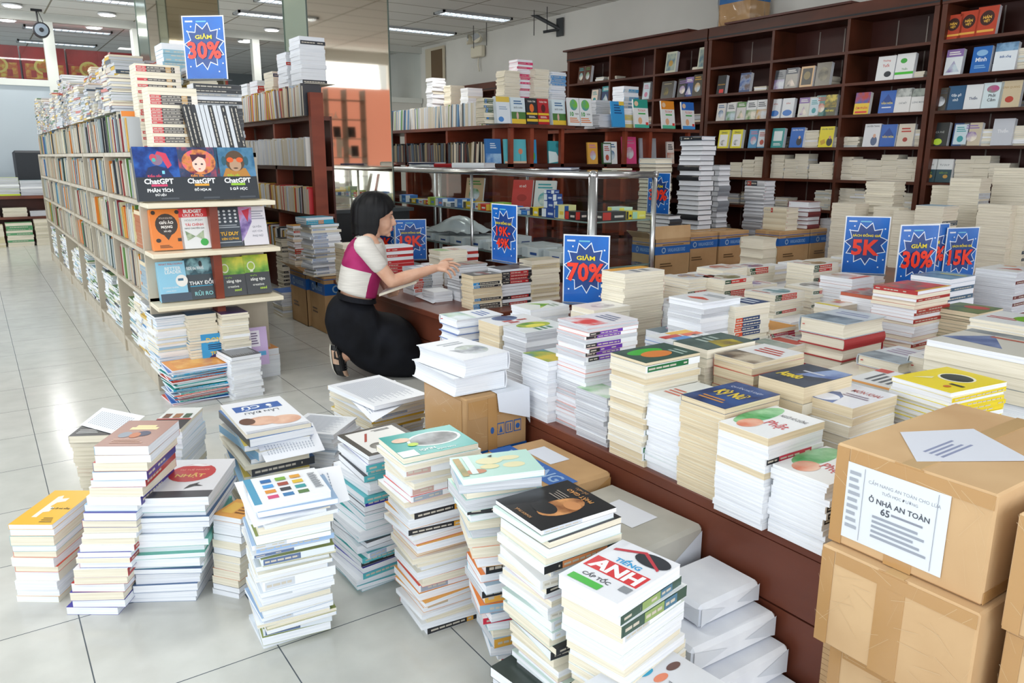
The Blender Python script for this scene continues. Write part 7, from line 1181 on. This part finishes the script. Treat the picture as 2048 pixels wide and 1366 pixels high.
# hair: a bob with side-swept fringe
def hz_(ph):
    a=abs(math.degrees(ph))
    if a<30: return .046
    if a<60: return .046-(a-30)/30*.036
    if a<84: return .010-(a-60)/24*.03
    if a<91: return -.020-(a-84)/7*.096
    return -.116-.006*math.sin(a*.3)
def hairf(U,V):
    ph=(U-.5)*2*PI;zb=hz_(ph);n=1+.012*math.sin(ph*23)+.008*math.sin(ph*57+V*4)
    top=.118
    z=top-(top-zb)*V
    q=max(0,min(1,(z-.02)/.098));rr=math.sqrt(max(0,1-q*q)) if z>.02 else 1-.06*((.02-z)/.14)**2*(1 if abs(ph)>1.2 else 0)
    fx=(.100 if abs(ph)<PI/2 else .118)
    x=math.cos(ph)*fx*rr*n-.006;y=math.sin(ph)*.093*rr*n
    if z<-.06: x-=.004*math.sin(V*5)
    return hp(x,y,z)
g=MB();g.grid(hairf,96,26,HAIR,True);o=ch(g.obj('hair',smooth=True));m_=o.modifiers.new('thickness','SOLIDIFY');m_.thickness=.012;m_.offset=-1
# cropped top
def tc(v,t):
    back=math.cos(t);side=math.sin(t)
    if v<.45 and back>.25: return PINK
    if .42<v<.92 and back<.1-.9*(v-.42): return PINK
    if .38<v<.52: return PINK
    return SKW
SEC=[]
for (b1,f1,w1),(b2,f2,w2) in zip(TOR,TOR[1:]):
    for k in range(3): t=k/3;SEC.append((tuple(b1[i]*(1-t)+b2[i]*t for i in (0,1)),tuple(f1[i]*(1-t)+f2[i]*t for i in (0,1)),w1*(1-t)+w2*t))
SEC.append(((717,475),(757,481),.11));SEC.append(((724,467),(754,474),.072))
g=MB();loft(g,SEC,SKW,48,.012,tc,.0022);o=ch(g.obj('cropped_top',smooth=True));w_=o.modifiers.new('w','WELD');w_.merge_threshold=.0005;m_=o.modifiers.new('thickness','SOLIDIFY');m_.thickness=.004;m_.offset=-1
g=MB();S2=SH_+(EL-SH_)*.50;caps(g,J(735,484,.07),SH_+Vector((0,0,.006)),.040,.050,SKW,24);caps(g,SH_+(SH_-EL)*.04+Vector((0,0,.008)),S2,.051,.044,SKW,24);o=ch(g.obj('sleeve',smooth=True))
g=MB();caps(g,SF,SF+(EF-SF)*.5,.054,.047,SKW,24);ch(g.obj('sleeve',smooth=True))
# long skirt
SK_=[(650,640,648,.03),(653,625,664,.09),(658,611,680,.135),(666,600,690,.16),(676,590,699,.17),(691,588,711,.178),(705,590,727,.18),(722,593,737,.182),(738,596,743,.185),(748,601,746,.187),(753,618,747,.19),(760,625,748,.192),(775,627,749,.198),(790,629,750,.20),(806,635,750,.198),(820,644,750,.19),(830,654,744,.175),(837,667,728,.14),(841,680,706,.09),(843,688,696,.03)]
g=MB();n=40;R=[]
def sect(i,t):
    x,yt,yb,w_=SK_[i];T=J(x,yt);B=J(x,yb);c=(T+B)/2;h=(T.z-B.z)/2;e=.78
    ct,st=math.cos(t),math.sin(t);q=lambda v:(abs(v)**e)*(1 if v>0 else -1)
    fold=1+.035*math.sin(i*1.9+t*5)*(1 if x>690 else .3)
    return (c+NV*(w_*fold*q(st))+Vector((0,0,1))*(h*q(ct))+DV*0)
V=[tuple(sect(i,2*PI*j/n)) for i in range(len(SK_)) for j in range(n)];F=[]
for i in range(len(SK_)-1):
    for j in range(n): F.append((i*n+j,i*n+(j+1)%n,(i+1)*n+(j+1)%n,(i+1)*n+j))
F.append(tuple(range(n)));F.append(tuple((len(SK_)-1)*n+j for j in range(n)))
g.add(V,F,BLK);o=ch(g.obj('long_skirt',smooth=True));s_=o.modifiers.new('s','SUBSURF');s_.levels=1;s_.render_levels=2
g=MB();loft(g,[((675,592),(750,602),.15),((679,582),(747,594),.132)],BLK,40,.006);g.add([tuple(J(745,594,.05)),tuple(J(751,594,.05)),tuple(J(751,600,.05)),tuple(J(745,600,.05))],[(0,1,2,3)],BLK);ch(g.obj('waistband',smooth=True))
# sneaker on tiptoe
BE=M('#c9a890',.6);WS_=M('#dcd8cc',.5);KB=M('#101114',.5)
g=MB();so=.075
SEC_=[((661,688),(676,688),.030),((660,698),(684,700),.036),((661,712),(690,712),.038),((663,725),(692,727),.040),((666,737),(694,739),.044),((672,747),(696,747),.042),((684,751),(698,750),.03)]
def foot(mb,m,grow=0,colf=None):
    rings=[];n=20
    for b_,f_,w_ in SEC_:
        B=J(*b_,so);F=J(*f_,so);c=(B+F)/2;h=(F-B)/2;hl=h.length+grow;hd=h.normalized()
        rings.append([c+hd*(hl*math.cos(t))+NV*((w_+grow)*math.sin(t)) for t in [2*PI*j/n for j in range(n)]])
    for i in range(len(rings)-1):
        for j in range(n):
            mm=colf(i,2*PI*(j+.5)/n) if colf else m
            if mm: mb.add([tuple(p) for p in (rings[i][j],rings[i][(j+1)%n],rings[i+1][(j+1)%n],rings[i+1][j])],[(0,1,2,3)],mm)
    mb.add([tuple(p) for p in rings[0]],[tuple(range(n))],m);mb.add([tuple(p) for p in rings[-1]],[tuple(range(n))],m)
foot(g,KB,0,lambda i,t:BE if (1<=i<=2 and -.75<math.cos(t)<-.05) or (i>=4 and math.cos(t)>.3) else KB)
SNK=ch(g.obj('sneaker',smooth=True))
g=MB();foot(g,WS_,.004,lambda i,t:WS_ if math.cos(t)<-.72 else None);g.obj('sneaker_sole',SNK,smooth=True)
g=MB();P_=[J(674,692,so+.052),J(669,705,so+.054),J(670,716,so+.056),J(676,718,so+.056),J(680,711,so+.056)]
for a,b,r_ in zip(P_,P_[1:],(.003,.006,.006,.003)): caps(g,a,b,r_*.7,r_,KB,8)
g.obj('sneaker_side_mark',SNK,smooth=True)
g=MB()
for i in range(4): caps(g,J(689+i*.8,722+i*5,so+.03),J(690+i*.8,722+i*5,so-.03),.0035,.0035,KB,8)
caps(g,J(692,724,so+.02),J(694,737,so+.03),.003,.003,KB,8);g.obj('laces',SNK,smooth=True)
# the open booklet she holds
a=J(758,588,.12);b=J(833,562,.12);c=J(838,556,-.06);d=J(776,574,-.06)
g=MB();dn=Vector((0,0,-.013));V=[tuple(p) for p in (a,b,c,d)]+[tuple(p+dn) for p in (a,b,c,d)]
g.add(V,[(0,1,2,3),(7,6,5,4),(0,4,5,1),(1,5,6,2),(2,6,7,3),(3,7,4,0)],PG['c']);U_=b-a;V_=d-a;
t=thing('held_book','white softcover book held open in the left hand of the woman','book',Matrix());link('page_block',g.mesh('page_block'),t)
g=MB();g.art([('r',.0,.0,1,1,'#e6e4de'),('l',.1,.15,.9,.85,7,'#9aa0a8')],a+Vector((0,0,.0004)),U_,V_);g.obj('page_print',t)

# ---------- the rest of each kind of book, beyond the three hundred nearest ----------
OL={'paperback_book':'lower and hindmost books in the stacks on the floor','softcover_book':'lower books in the stacks on the near table','comic_book':'lower books in the middle of the tables','novel':'further books in the tall cream stacks and on the low table','flat_book':'smaller flat books on the far shelves','upright_book':'smaller upright books on the far shelves'}
for k,g in OVER.items(): tag(g.obj('remaining_'+k+'s'),OL.get(k,'further books of the same kind'),'books','remaining books','stuff')
